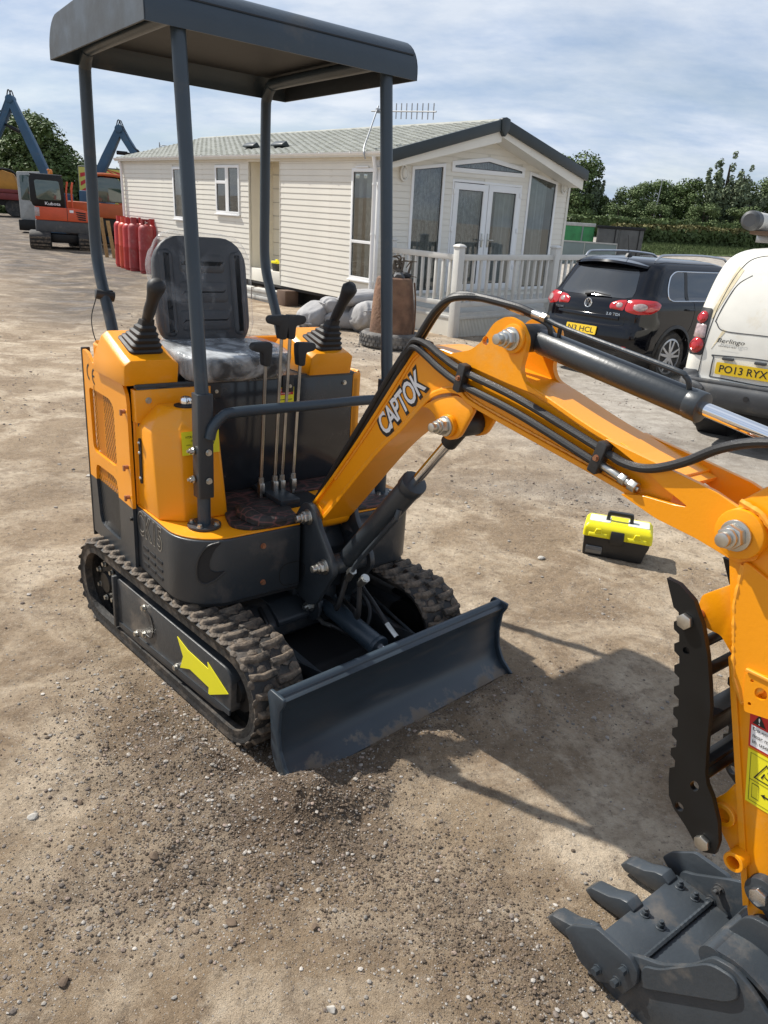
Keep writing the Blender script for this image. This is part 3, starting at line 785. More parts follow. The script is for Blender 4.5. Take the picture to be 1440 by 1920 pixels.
# gable end: wall, glazing
def roof_z(y, o=0.0):
    return 3.48 - abs(y + 2.48) * .268 + o
GW = 5.12
lw = [(-.72, .5), (-.72, 2.645), (-1.515, 2.745), (-1.515, .5)]
rw = [(-3.815, .5), (-3.815, 2.752), (-4.715, 2.608), (-4.715, .5)]
fl = [(-1.672, 2.62), (-1.672, 2.795), (-2.626, 2.922), (-3.658, 2.805), (-3.658, 2.625)]
dr = [(-1.722, .5), (-1.722, 2.505), (-3.636, 2.488), (-3.636, .5)]
def shrink(poly, d):
    c = Vector((sum(p[0] for p in poly) / len(poly), sum(p[1] for p in poly) / len(poly))); out = []
    P = [Vector(p) for p in poly]; N = len(P)
    A = sum(P[i].x * P[(i + 1) % N].y - P[(i + 1) % N].x * P[i].y for i in range(N)); sg = 1 if A > 0 else -1
    for i in range(N):
        a, p, b = P[i - 1], P[i], P[(i + 1) % N]
        n1_ = (p - a).normalized(); n2_ = (b - p).normalized(); m1 = Vector((-n1_.y, n1_.x)) * sg; m2 = Vector((-n2_.y, n2_.x)) * sg
        bis = (m1 + m2); bis = bis / max(.3, bis.dot(m1)); out.append(tuple(p + bis * d))
    return out
g = MB(); g.plate([(0, .34), (-GW, .34), (-GW, 2.72), (-2.48, 3.42), (0, 2.78)], [shrink(q, .03) for q in (lw, rw, fl, dr)], .0, .04, 'x'); hb(g, 'wall', 'cream_trim')
z = .345
def yr(poly, zz):
    ys = []
    for i in range(len(poly)):
        (ya_, za_), (yb_, zb_) = poly[i], poly[(i + 1) % len(poly)]
        if (za_ - zz) * (zb_ - zz) < 0: ys.append(ya_ + (yb_ - ya_) * (zz - za_) / (zb_ - za_))
    return (max(ys), min(ys)) if len(ys) >= 2 else None
while z < 3.3:
    zc = z + PIT * .5; hi_ = 0.0 - .03; lo_ = -GW + .02
    if z + PIT > roof_z(hi_, -.05): hi_ = -2.48 + (3.48 - .05 - z - PIT) / .268
    if z + PIT > roof_z(lo_, -.05): lo_ = -2.48 - (3.48 - .05 - z - PIT) / .268
    iv = [(hi_, lo_)]
    for poly in (lw, rw, fl, dr):
        r_ = yr(poly, zc)
        if r_:
            nv = []
            for p, q in iv:
                if r_[0] <= q or r_[1] >= p: nv.append((p, q)); continue
                if r_[0] < p: nv.append((p, r_[0]))
                if r_[1] > q: nv.append((r_[1], q))
            iv = nv
    for p, q in iv:
        if p - q > .04:
            o = link('siding_board', board_mesh(p - q, 'y'), HS); o.matrix_local = FH @ Matrix.Translation((-.002, p, z))
    z += PIT
def glaze(poly, fw, name, mat='upvc', gap=.0):
    inn = shrink(poly, fw)
    g = MB(); g.plate(poly, [inn], -.032, .03, 'x'); w = hb(g, name, mat, .004)
    e = MB(); e.plate(shrink(poly, fw - .004), [], -.006, -.002, 'x'); e.build('pane', 'glass', w)
    e = MB(); e.plate(shrink(poly, fw - .002), [shrink(poly, fw + .012)], -.012, -.0065, 'x'); e.build('gasket', 'black_print', w)
    return w
w = glaze(lw, .055, 'window'); curtain([(-.75, 2.63), (-1.49, 2.70)], .55, 'y', .10, w, 'curtain_lace', 7); 
w = glaze(rw, .055, 'window'); curtain([(-4.05, 2.70), (-4.55, 2.62)], .55, 'y', .14, w, 'curtain', 7)
w = glaze(fl, .075, 'fanlight'); e = MB(); e.bx(.14, .15, -3.6, -1.7, 2.6, 2.95); e.build('blind', 'curtain_lace', w)
g = MB(); g.plate(dr, [[(-1.765, .52), (-1.765, 2.46), (-2.66, 2.455), (-2.66, .52)], [(-2.685, .52), (-2.685, 2.455), (-3.59, 2.445), (-3.59, .52)]], -.020, .03, 'x'); hb(g, 'door_frame', 'upvc', .004)
for y0, y1, hy in ((-1.77, -2.656, -2.59), (-2.69, -3.585, -2.76)):
    w = glaze([(y0, .53), (y0, 2.45), (y1, 2.44), (y1, .53)], .115, 'french_door')
    e = MB(); e.bx(-.052, -.032, hy - .02, hy + .02, 1.33, 1.58); e.cyl((-.052, hy, 1.46), (-.09, hy, 1.46), .011, n=10); e.cyl((-.085, hy, 1.46), (-.085, hy + (.11 if hy > -2.67 else -.11), 1.46), .011, n=10); e.build('handle', 'zinc', w, .003)
    for zz_ in (.9, 1.6, 2.25):
        e = MB(); yh = y0 if y0 > -2 else y1; e.bx(-.045, -.02, yh - .03, yh + .03, zz_, zz_ + .09); e.build('hinge', 'upvc', w, .003)
    curtain([(y0 - .06, 2.42), (y1 + .06, 2.42)] if y0 > -2 else [(-3.05, 2.42), (-3.55, 2.42)], .55, 'y', .12, w, 'curtain_lace' if y0 > -2 else 'curtain', 6)
g = MB(); g.bx(.5, .52, -4.9, -.5, .4, 2.9); g.bx(.04, .5, -.6, -.58, .4, 2.6); hb(g, 'dark_room', 'shade_black')
g = MB(); g.bx(.06, 10.9, -4.9, -.7, .42, .47); hb(g, 'room_floor', 'card_brown')
for y in (-.52, -4.905):
    g = MB(); g.tube([(-.028 - .02, y + .075 * math.cos(R(a)), 2.53 + .125 * math.sin(R(a))) for a in range(0, 361, 20)], .018, 8); l_ = hb(g, 'wall_light', 'lamp_white')
    e = MB(); e.ball((-.035, y - .02, 2.53), .06, 12, (.5, 1, 1.6)); e.build('light_globe', 'lamp_white', l_)
g = MB(); g.bx(-.03, .03, -GW - .02, -GW + .05, .34, 2.74); hb(g, 'corner_trim', 'cream_trim', .004)
# roof deck, tiles, barge boards
XR0, XR1 = -.45, HL + .12
g = MB(); g.prism([(.12, roof_z(.12, .0)), (-2.48, 3.48), (-5.08, roof_z(-5.08)), (-5.08, roof_z(-5.08, -.045)), (-2.48, 3.435), (.12, roof_z(.12, -.045))], XR0 + .02, XR1, 'x'); hb(g, 'roof_deck', 'cream_trim')
TV = []; TF = []
def tile_side(ya_, yb_, rows, cols):
    prof = [(-.5, .0), (-.36, .018), (-.15, .030), (.12, .030), (.32, .012), (.5, .0)]
    cw = (XR1 - XR0 - .06) / cols
    for r_ in range(rows):
        t0, t1 = r_ / rows, (r_ + 1.16) / rows
        y0, y1 = ya_ + (yb_ - ya_) * t0, ya_ + (yb_ - ya_) * min(t1, 1.0)
        for c in range(cols):
            x = XR0 + .05 + (c + .5) * cw; j = (random.random() - .5) * .008; b0 = len(TV)
            for (y, lift) in ((y0, .024 + j), (y1, .006)):
                for px, pz in prof: TV.append((x + px * cw * .985, y, roof_z(y) + pz + lift))
            for px, pz in prof: TV.append((x + px * cw * .985, y0, roof_z(y0) + .0))
            for k in range(5):
                TF.append((b0 + k, b0 + k + 1, b0 + 6 + k + 1, b0 + 6 + k)); TF.append((b0 + 12 + k, b0 + 12 + k + 1, b0 + k + 1, b0 + k))
tile_side(.09, -2.46, 20, 48); tile_side(-5.05, -2.50, 12, 48)
me = fast_mesh('roof_tiles', np.array(TV), np.array(TF), 'roof_tile'); o = link('roof_tiles', me, HS, FH); o['kind'] = 'stuff'
g = MB(); g.tube([(XR0 + .03, -2.48, 3.49), (XR1, -2.48, 3.49)], .05, 10); hb(g, 'ridge_cap', 'roof_tile')
def barge(ya_, yb_, n_):
    g = MB(); za_, zb_ = roof_z(ya_, .06), roof_z(yb_, .06)
    g.ring([[(XR0 - .03, ya_, za_), (XR0 + .03, ya_, za_), (XR0 + .03, ya_, za_ - .19), (XR0 - .03, ya_, za_ - .19)], [(XR0 - .03, yb_, zb_), (XR0 + .03, yb_, zb_), (XR0 + .03, yb_, zb_ - .19), (XR0 - .03, yb_, zb_ - .19)]])
    return hb(g, 'barge_board', 'barge', .006)
barge(.13, -2.44, 0); barge(-2.52, -5.09, 1)
g = MB(); g.prism(rpoly([(-2.37, 3.53), (-2.48, 3.56), (-2.59, 3.53), (-2.58, 3.36), (-2.52, 3.28), (-2.48, 3.24), (-2.44, 3.28), (-2.38, 3.36)], .02), XR0 - .045, XR0 + .04, 'x'); hb(g, 'gable_finial', 'barge', .005)
for ya_, yb_ in ((.08, -2.48), (-2.48, -5.03)):
    g = MB(); za_, zb_ = roof_z(ya_, -.10), roof_z(yb_, -.10)
    g.ring([[(XR0 + .035, ya_, za_), (XR0 + .05, ya_, za_), (XR0 + .05, ya_, za_ - .13), (XR0 + .035, ya_, za_ - .13)], [(XR0 + .035, yb_, zb_), (XR0 + .05, yb_, zb_), (XR0 + .05, yb_, zb_ - .22), (XR0 + .035, yb_, zb_ - .22)]]); hb(g, 'gable_fascia', 'siding')
    g = MB(); g.ring([[(XR0 + .05, ya_, za_ - .12), (0, ya_, za_ - .12), (0, ya_, za_ - .13), (XR0 + .05, ya_, za_ - .13)], [(XR0 + .05, yb_, zb_ - .17), (0, yb_, zb_ - .17), (0, yb_, zb_ - .18), (XR0 + .05, yb_, zb_ - .18)]]); hb(g, 'soffit', 'siding')
for x in (5.08, 3.92):
    yv = -.50
    T = Matrix.Translation((x, yv, roof_z(yv, .05))) @ Matrix.Rotation(R(15), 4, 'X')
    g = MB(); g.prism([(-.10, 0), (.09, 0), (.09, .03), (.0, .12), (-.10, .05)], -.22, .22, 'x', T=T); hb(g, 'roof_vent', 'barge', .01)
# aerial on a pole at the corner
g = MB(); g.tube([(.20, .15, 2.70), (.22, .17, 2.80), (.30, .10, 2.90), (.32, .0, 3.1), (.34, -.20, 3.54)], .013, 8, smooth=4); ae = hb(g, 'aerial_pole', 'galv')
e = MB(); e.cyl((.52, -.2, 3.47), (-1.10, -.2, 3.385), .012, n=8); e.build('aerial_boom', 'galv', ae)
for k in range(9):
    e = MB(); x = .0 - k * .13; zb_ = 3.445 + x * .052; e.cyl((x, -.2, zb_ - .115), (x, -.2, zb_ + .115), .009, n=6); e.build('aerial_element', 'galv', ae)
e = MB(); e.bx(.32, .36, -.24, -.16, 3.43, 3.50); e.build('aerial_clamp', 'galv', ae)
# shade below the floor, painted as a near-black box and edge strip
g = MB(); g.bx(.15, HL, -5.0, -.30, -.2, .36); hb(g, 'underfloor', 'shade_black')
g = MB(); g.bx(.05, HL, -.06, .0, .29, .34); hb(g, 'chassis_edge', 'shade_black')
# far closed walls
g = MB(); g.bx(HL, HL + .02, -5.1, 0, .34, 2.76); hb(g, 'end_wall', 'siding')
g = MB(); g.bx(0, HL, -GW - .02, -GW, .34, 2.72); hb(g, 'back_wall', 'siding')

# ------------------------------------------------------------------ veranda in front of the gable
FV = thing('veranda', 'cream plastic veranda deck with spindle railing at the glazed end of the caravan', 'veranda', (HO[0], HO[1], 0), HA)
VX = -1.76
def vb(mb, name, mat='fence_upvc', bevel=.004): return mb.build(name, mat, FV, bevel, 2, fr=FH)
def vz(y): return 0.0
g = MB(); g.add([(VX, -.3, .34), (0, -.3, .34), (0, -5.1, .34), (VX, -5.1, .34), (VX, -.3, .40), (0, -.3, .40), (0, -5.1, .40), (VX, -5.1, .40)], [(0, 3, 2, 1), (4, 5, 6, 7), (0, 1, 5, 4), (1, 2, 6, 5), (2, 3, 7, 6), (3, 0, 4, 7)]); vb(g, 'deck', 'plank_white', 0)
for x, y in ((VX, -.3), (VX, -2.72), (VX, -5.06), (-.06, -.3)):
    z0 = vz(y)
    z0 = -.14 if y < -4 else 0.0
    g = MB(); g.bx(x - .065, x + .065, y - .065, y + .065, -.25, 1.43 + z0); po_ = vb(g, 'post')
    if y < -4: continue
    g = MB(); g.ring([[(x + a * s, y + b * s, 1.43 + z0 + h) for a, b in ((-1, -1), (1, -1), (1, 1), (-1, 1))] for s, h in ((.078, .0), (.078, .022), (.05, .045), (.01, .055))]); g.build('post_cap', 'fence_upvc', po_, .004)
def rail(p, q, zc, hw, hh):
    g = MB(); p, q = Vector(p), Vector(q); d = (q - p).normalized(); s = Vector((-d.y, d.x, 0)) * hw
    g.ring([[tuple(c + s + Vector((0, 0, zc + vz(c.y) - hh))), tuple(c - s + Vector((0, 0, zc + vz(c.y) - hh))), tuple(c - s + Vector((0, 0, zc + vz(c.y) + hh))), tuple(c + s + Vector((0, 0, zc + vz(c.y) + hh)))] for c in (p, q)]); return vb(g, 'rail')
seg = [((VX + .065, -.3, 0), (-.12, -.3, 0), 9), ((VX, -.365, 0), (VX, -2.655, 0), 13), ((VX, -2.785, 0), (VX, -4.995, 0), 13)]
spm = None
for p, q, n in seg:
    rail(p, q, 1.275, .035, .045); rail(p, q, .53, .03, .04)
    for k in range(n):
        t = (k + .7) / (n + .4); c = Vector(p).lerp(Vector(q), t)
        if spm is None:
            g = MB(); g.bx(-.022, .022, -.022, .022, .571, 1.228); spm = g.build('spindle', 'fence_upvc', mesh_only=True, bevel=.004)
        o = link('spindle', spm, FV); o.matrix_local = FH @ Matrix.Translation((c.x, c.y, 0))
# skirt
g = MB(); n = 46
for k in range(n):
    x = VX + .07 + k * (1.64 / n); g.bx(x, x + .024, -.302, -.288, -.2, .30)
g.bx(VX + .06, -.02, -.29, -.28, -.2, .30); vb(g, 'skirt', 'cream_trim', 0)['kind'] = 'stuff'
g = MB(); g.bx(VX + .066, -.02, -.312, -.27, .29, .345); vb(g, 'skirt_rail', 'plank_white')
g = MB()
for k in range(130):
    y = -.38 - k * .035; g.bx(VX - .008, VX + .006, y - .022, y, -.2, .30)
g.bx(VX + .006, VX + .012, -5.0, -.37, -.2, .30); vb(g, 'skirt', 'cream_trim', 0)['kind'] = 'stuff'
g = MB(); g.bx(VX - .02, VX + .02, -5.0, -.366, .29, .345); vb(g, 'skirt_rail', 'plank_white')
g = MB(); g.bx(VX + .02, VX + .03, -5.0, -.4, -.2, .33); g.bx(VX + .05, 0, -5.1, -5.08, -.2, .34); vb(g, 'dark_backing', 'shade_black', 0)
# ------------------------------------------------------------------ cars: bodies lofted from plan outlines
class Body:
    """lv: rows of (z, rear x, front x, half width, rear corner radius)"""
    def __init__(s, lv, bulge=.05):
        P = np.array(lv, float); n = len(P); k = 8
        t = np.arange(n); tt = np.linspace(0, n - 1, (n - 1) * k + 1); out = []
        for c in range(P.shape[1]):
            m = np.gradient(P[:, c]); d = np.diff(P[:, c])
            m = np.array([0 if (0 < i < n - 1 and d[i - 1] * d[i] <= 0) else m[i] for i in range(n)])
            i = np.clip(tt.astype(int), 0, n - 2); f = tt - i; h = d[i]
            out.append(P[i, c] + f * (m[i] + f * (3 * h - 2 * m[i] - m[i + 1] + f * (m[i] + m[i + 1] - 2 * h))))
        s.T = np.stack(out, 1); s.bulge = bulge
    def at(s, z):
        return [np.interp(z, s.T[:, 0], s.T[:, c]) for c in (1, 2, 3, 4)]
    def wrap(s, q, z, side=-1):
        """point on the rear right (side -1) or left corner: q<0 across the back, q>0 along the flank"""
        xr, xf, hw, r = s.at(z); L = r * PI / 2; yb = hw - r
        if q < 0:
            y = yb + q; x = xr - s.bulge * (1 - (y / yb) ** 2)
        elif q < L:
            a = q / r; y = yb + r * math.sin(a); x = xr + r - r * math.cos(a)
        else: y = hw - .012 * ((q - L) / 1.5 - 1) ** 2 + .012; x = xr + r + q - L
        return Vector((x, side * y, z))
    def rear(s, y, z):
        xr, xf, hw, r = s.at(z); yb = hw - r
        if abs(y) <= yb: return Vector((xr - s.bulge * (1 - (y / yb) ** 2), y, z))
        return s.wrap(abs(y) - yb if False else r * math.asin(min(1, (abs(y) - yb) / r)), z, 1 if y > 0 else -1)
    def flank(s, x, z, side=-1):
        xr, xf, hw, r = s.at(z); q = x - xr - r
        return s.wrap(q + r * PI / 2, z, side) if q >= 0 else s.wrap(r * math.acos(max(-1, min(1, 1 - (x - xr) / r))), z, side)
    def loft(s, z0, z1, cap0=False, cap1=False, step=.02, cut=()):
        zs = np.linspace(z0, z1, max(2, int((z1 - z0) / step) + 1)); L = []
        for z in zs:
            xr, xf, hw, r = s.at(z); yb = hw - r; l = []
            for k in range(9): l.append(s.rear(-yb * (-1 + k / 4), z))          # left to right across the back
            for k in range(1, 9): l.append(s.wrap(r * PI / 2 * k / 8, z, -1))
            ex = xf - .45
            for k in range(1, 33): l.append(s.flank(xr + r + (ex - xr - r) * k / 32, z, -1))
            yf = abs(l[-1].y)
            for k in range(1, 9): a = PI / 2 * k / 8; l.append(Vector((ex + .45 * math.sin(a), -(yf - .5) - .5 * math.cos(a) if yf > .55 else -yf * math.cos(a), z)))
            mir = [Vector((p.x, -p.y, p.z)) for p in l[9:]][::-1]
            L.append(l + mir)
        g = MB(); g.ring([[tuple(p) for p in l] for l in L], cap0, cap1)
        if cut:
            def keep(f):
                c = sum((Vector(g.v[i]) for i in f), Vector()) / len(f)
                return len(f) > 4 or not any(abs(c.y) > .55 and math.hypot(c.x - a, c.z - b) < r for a, b, r in cut)
            g.f = [f for f in g.f if keep(f)]
        return g
def patch(fn, poly, off=.004, bulge=0.0, rings=5, dens=.04):
    """curved skin: a star-shaped outline in surface coordinates, lifted off the body"""
    P = [Vector(p) for p in poly]; out = []
    for i, p in enumerate(P):
        q = P[(i + 1) % len(P)]; m = max(1, int((q - p).length / dens))
        out += [p.lerp(q, k / m) for k in range(m)]
    c = sum(out, Vector((0, 0))) / len(out); g = MB()
    def pt(a, t):
        e = 1e-3; p = fn(a.x, a.y); n = (fn(a.x + e, a.y) - p).cross(fn(a.x, a.y + e) - p).normalized()
        return p, n
    c0, n0 = pt(c, 0); ref = None
    sg = 1 if n0.dot(Vector((c0.x - 2, c0.y, 0))) > 0 else -1
    L = []
    for k in range(rings, 0, -1):
        t = k / rings; row = []
        for b in out:
            p, n = pt(c + (b - c) * t, t); row.append(tuple(p + n * sg * (off + bulge * (1 - t ** 3))))
        L.append(row)
    edge = []
    for b in out:
        p, n = pt(b, 1); edge.append(tuple(p - n * sg * .004))
    g.ring([edge] + L, False, True); return g
def seam(fn, pts, r=.0035, n=14, off=.0):
    P = spline([Vector((a, b, 0)) for a, b in pts], n); g = MB(); g.tube([fn(p.x, p.y) for p in P], r, 6); return g
def wheel_parts(root, x, y, side, r=.345, w=.22, spokes=10, steel=False):
    t = link('wheel', None, root); 
    g = MB(); rim = r * .70
    g.lathe([(rim, -w / 2 + .02), (r - .03, -w / 2), (r - .008, -w / 2 + .03), (r, -.05), (r, .05), (r - .008, w / 2 - .03), (r - .03, w / 2), (rim, w / 2 - .02)], (x, y, r), 'y', 40)
    wo = g.build('wheel', 'tyre', root)
    o = side * w * .5; g = MB(); g.lathe([(rim + .004, -.02 * side), (rim + .006, 0), (rim - .018, .004 * side), (rim - .03, -.06 * side), (.001, -.07 * side)], (x, y + o - side * .012, r), 'y', 40); g.build('rim', 'alloy', wo)
    g = MB(); g.lathe([(.001, -.02), (.06, -.02), (.062, .0), (.05, .012), (.001, .014)], (x, y + o - side * .03, r), 'y', 20); g.build('hub', 'alloy', wo)
    for k in range(spokes):
        a = 2 * PI * (k + .28 * (k % 2)) / spokes; T = Matrix.Translation((x, y + o - side * .02, r)) @ Matrix.Rotation(a, 4, 'Y')
        g = MB(); g.ring([[(.045, -.012, -.022), (.045, -.012, .022), (.045, .010, .022), (.045, .010, -.022)], [(rim - .012, -.012, -.015), (rim - .012, -.012, .015), (rim - .012, .012, .015), (rim - .012, .012, -.015)]], T=T); g.build('spoke', 'alloy', wo, .004, 1)
    bpy.data.objects.remove(t)
    return wo

# --- the black SUV
SV = thing('parked_car', 'black sport utility car with silver roof rails and red tail lamps, parked by the veranda', 'car', (2.40, 10.0, 0), R(38.5), None, .91)
sv = Body([(.20, .16, 4.25, .80, .20), (.30, .05, 4.36, .86, .24), (.42, -.01, 4.41, .89, .28), (.56, -.03, 4.43, .90, .30), (.70, -.01, 4.42, .905, .30), (.76, .025, 4.40, .905, .30), (.90, .035, 4.34, .90, .30), (1.0, .06, 4.0, .895, .29), (1.07, .10, 3.5, .875, .27), (1.16, .165, 3.25, .82, .24), (1.40, .31, 2.85, .755, .22), (1.50, .375, 2.6, .72, .22), (1.555, .43, 2.4, .68, .24), (1.60, .56, 2.2, .60, .26), (1.625, .8, 1.95, .48, .26)], .06)
arch = [(.80, .34, .405), (3.42, .34, .405)]
o = sv.loft(.40, 1.625, False, True, cut=arch).build('body', 'car_black', SV, sharp=50)
o = sv.loft(.20, .40, True, False, cut=arch).build('bumper', 'plastic_black', SV, sharp=50)
for ax_ in (.80, 3.42):
    for s in (-1, 1):
        g = MB(); n = 22; L0, L1, L2 = [], [], []
        for k in range(n + 1):
            a = R(-20 + 220 * k / n); x, z = ax_ + .395 * math.cos(a), .34 + .395 * math.sin(a); z = max(z, .21); p = sv.flank(x, z, s); p2 = sv.flank(ax_ + .44 * math.cos(a), max(.21, .34 + .44 * math.sin(a)), s)
            L0.append((p2.x, p2.y + s * .004, p2.z)); L1.append((p.x, p.y + s * .014, p.z)); L2.append((p.x, p.y - s * .09, p.z))
        g.ring([L0, L1, L2], False, False, closed=False); g.build('wheel_arch', 'plastic_black', SV)
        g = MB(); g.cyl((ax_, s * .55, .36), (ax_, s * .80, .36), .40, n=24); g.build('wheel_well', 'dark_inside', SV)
        wheel_parts(SV, ax_, s * .785, s)
RF = lambda y, z: sv.rear(y, z)
gw = patch(RF, [(-.50, 1.085), (.50, 1.085), (.60, 1.11), (.60, 1.18), (.53, 1.40), (.48, 1.465), (-.48, 1.465), (-.53, 1.40), (-.60, 1.18), (-.60, 1.11)], .004, .0, 6); rw_ = gw.build('rear_window', 'car_glass', SV, sharp=60)
g = MB(); P = [sv.rear(.10, 1.10) + Vector((-.03, 0, 0)), sv.rear(-.05, 1.115) + Vector((-.045, 0, .01)), sv.rear(-.30, 1.105) + Vector((-.03, 0, .005))]; g.tube(P, [.022, .015, .007], 8); g.build('wiper', 'plastic_black', SV)
# spoiler over the window
g = MB(); L = []
for y in np.linspace(-.60, .60, 13):
    q = 1 - (y / .62) ** 4 * .35; p = sv.rear(y * .97, 1.53); L.append([(p.x + .22, y, 1.600 - .06 * (y / .6) ** 2), (p.x - .10 * q, y, 1.565 - .05 * (y / .6) ** 2), (p.x - .12 * q, y, 1.535 - .05 * (y / .6) ** 2), (p.x + .02, y, 1.49)])
g.ring(L); sp_ = g.build('spoiler', 'car_black', SV, sharp=50)
g = MB(); g.bx(.26, .275, -.16, .16, 1.535, 1.555); g.build('brake_lamp', 'tail_red', sp_, .003)
for s in (-1, 1):
    SF = (lambda s: (lambda x, z: sv.flank(x, z, s)))(s); WF_ = (lambda s: (lambda q, z: sv.wrap(q, z, s)))(s)
    win = [(.60, 1.12), (.66, 1.09), (3.0, 1.10), (2.72, 1.40), (2.5, 1.48), (.80, 1.47), (.66, 1.40), (.60, 1.25)]
    patch(SF, win, .003, .0, 6, .08).build('side_window', 'car_glass', SV, sharp=60)
    g = MB(); P = [SF(a, b) + Vector((0, s * .006, 0)) for a, b in rpoly(win, .06)]; g.tube(P + [P[0]], .0085, 6); g.build('window_trim', 'chrome_trim', SV)
    for x0, x1 in ((.98, 1.05), (1.95, 2.06)):
        patch(SF, [(x0, 1.10), (x1, 1.10), (x1 + .02, 1.47), (x0 + .02, 1.47)], .0055, 0, 3, .06).build('pillar', 'plastic_black', SV, sharp=60)
    # lamps
    outer = rpoly([(-.03, .935), (.16, .90), (.34, .92), (.46, .985), (.47, 1.04), (.36, 1.085), (.10, 1.092), (-.03, 1.075)], .05)
    tl = patch(WF_, outer, .006, .014, 6, .03).build('tail_lamp', 'tail_red', SV, sharp=70)
    patch(WF_, circ(.17, .995, .05, 24, 1.9), .018, .010, 5, .03).build('lamp_lens', 'tail_clear', tl, sharp=70)
    g = MB(); P = [WF_(a, b) for a, b in circ(.17, .995, .054, 26, 1.9)]; nrm = Vector((-.6, s * .8, 0)); P = [p + nrm * .021 for p in P]; g.tube(P + [P[0]], .007, 6); g.build('lamp_ring', 'tail_red', tl)
    inner = rpoly([(-.26, .98), (-.24, .945), (-.04, .932), (-.04, 1.073), (-.16, 1.06), (-.25, 1.02)], .03)
    tl = patch(WF_, inner, .006, .010, 5, .03).build('tail_lamp', 'tail_red', SV, sharp=70)
    patch(WF_, circ(-.12, .998, .034, 18, 1.4), .014, .008, 4, .03).build('lamp_lens', 'tail_clear', tl, sharp=70)
    patch(WF_, rpoly([(-.16, .455), (.10, .45), (.12, .475), (-.14, .485)], .01), .006, .004, 3).build('reflector', 'tail_red', SV, sharp=70)
    g = MB(); g.tube([(.52, s * .585, 1.585), (.60, s * .60, 1.645), (.75, s * .605, 1.668), (1.5, s * .62, 1.690), (2.1, s * .61, 1.672), (2.25, s * .60, 1.64), (2.32, s * .59, 1.60)], [.011, .017, .016, .015, .016, .017, .011], 8, smooth=4); g.build('roof_rail', 'alloy', SV)
    h = SF(1.05, .98); g = MB(); g.tube([h + Vector((-.08, s * .0, 0)), h + Vector((-.06, s * .035, 0)), h + Vector((.08, s * .035, 0)), h + Vector((.10, 0, 0))], .014, 8); g.build('door_handle', 'car_black', SV)
    seam(SF, [(1.16, 1.08), (1.18, .9), (1.12, .72), (1.02, .60), (.96, .45)], .0032).build('door_seam', 'dark_inside', SV)
    m = SF(2.75, 1.08); g = MB(); g.ball((m.x, m.y + s * .12, m.z + .02), .1, 10, (.7, 1.1, .75)); g.build('mirror', 'car_black', SV)
for pts in ([(-.60, .78), (-.57, .745), (-.35, .725), (.35, .725), (.57, .745), (.60, .78)], [(-.62, 1.10), (-.60, .95), (-.60, .78)], [(.62, 1.10), (.60, .95), (.60, .78)]):
    seam(RF, pts, .0035).build('tailgate_seam', 'dark_inside', SV)
g = MB(); g.ring([[tuple(sv.rear(y, .80) + Vector((-.004, 0, 0))), tuple(sv.rear(y, .845) + Vector((-.014, 0, 0))), tuple(sv.rear(y, .86) + Vector((.002, 0, 0)))] for y in np.linspace(-.52, .52, 15)], False, False, closed=False); g.build('tailgate_lip', 'car_black', SV, sharp=60)
def plate_on(root, fn, yc, zc, w, h, s, chars_mat='black_print', lift=.012):
    p = fn(yc, zc); nrm = (fn(yc, zc + .01) - p).cross(fn(yc + .01, zc) - p).normalized()
    if nrm.x > 0: nrm = -nrm
    u = Vector((0, -1, 0)); u = (u - nrm * u.dot(nrm)).normalized(); v = nrm.cross(u)
    if v.z < 0: v = -v
    c = p + nrm * lift
    g = MB(); g.ring([[tuple(c + nrm * k + u * a + v * b) for a, b in rrect(-w / 2, w / 2, -h / 2, h / 2, .012, 3)] for k in (-.012, 0)])
    po_ = g.build('number_plate', 'plate_yellow', root)
    text(s, chars_mat, po_, c - u * w * .43 - v * h * .31, u, v, w * .86, h * .62, lift=.001, off=.012)
    return po_
pp_ = plate_on(SV, RF, 0, .635, .52, .115, 'N3 HCL')
g = MB(); c = sv.rear(0, .635) + Vector((-.022, 0, -.048)); g.bx(c.x - .001, c.x, -.09, .09, c.z - .003, c.z); g.build('dealer_line', 'black_print', pp_)
# round badge: ring with strokes
bc_ = sv.rear(0, .985) + Vector((-.008, 0, 0))
g = MB(); P = [bc_ + Vector((.004 * math.sin(a), .058 * math.cos(a), .058 * math.sin(a))) for a in np.linspace(0, 2 * PI, 29)]; g.tube(P, .007, 6); bd = g.build('badge', 'chrome_trim', SV)
def stroke(pts, r=.0055):
    e = MB(); e.tube([bc_ + Vector((-.002, -a, b)) for a, b in pts], r, 6); e.build('badge_stroke', 'chrome_trim', bd)
stroke([(-.022, .050), (0, .008), (.022, .050)]); stroke([(-.046, .030), (-.024, -.044), (0, .004), (.024, -.044), (.046, .030)])
def rear_text(body, s, y0, z0, w, h, mat, root, off=.004, shear=0.0):
    p = body.rear(y0, z0); q = body.rear(y0 - w, z0); v = body.rear(y0, z0 + h) - p
    text(s, mat, root, p + Vector((-.007, 0, 0)), q - p, v, w, h, lift=.004, off=off, shear=shear)
rear_text(sv, '2.0 TDI', -.33, .862, .20, .034, 'chrome_trim', SV)
rear_text(sv, 'TIGUAN', .60, .872, .17, .030, 'chrome_trim', SV)
g = MB(); g.prism(rpoly([(.66, 1.61), (.80, 1.625), (.74, 1.67), (.70, 1.665)], .01), -.02, .02); an = g.build('antenna_base', 'plastic_black', SV, .008)
g = MB(); g.tube([(.72, 0, 1.66), (.64, 0, 1.90)], .0045, 6); g.build('antenna_rod', 'plastic_black', an)
g = MB(); g.cyl((-.03, -.52, .28), (.25, -.52, .28), .035, n=14); g.build('exhaust', 'alloy', SV)
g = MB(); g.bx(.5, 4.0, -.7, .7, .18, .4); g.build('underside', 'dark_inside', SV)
g = MB(); g.bx(.6, 1.4, -.55, .55, 1.0, 1.1); g.build('load_bay', 'dark_inside', SV)

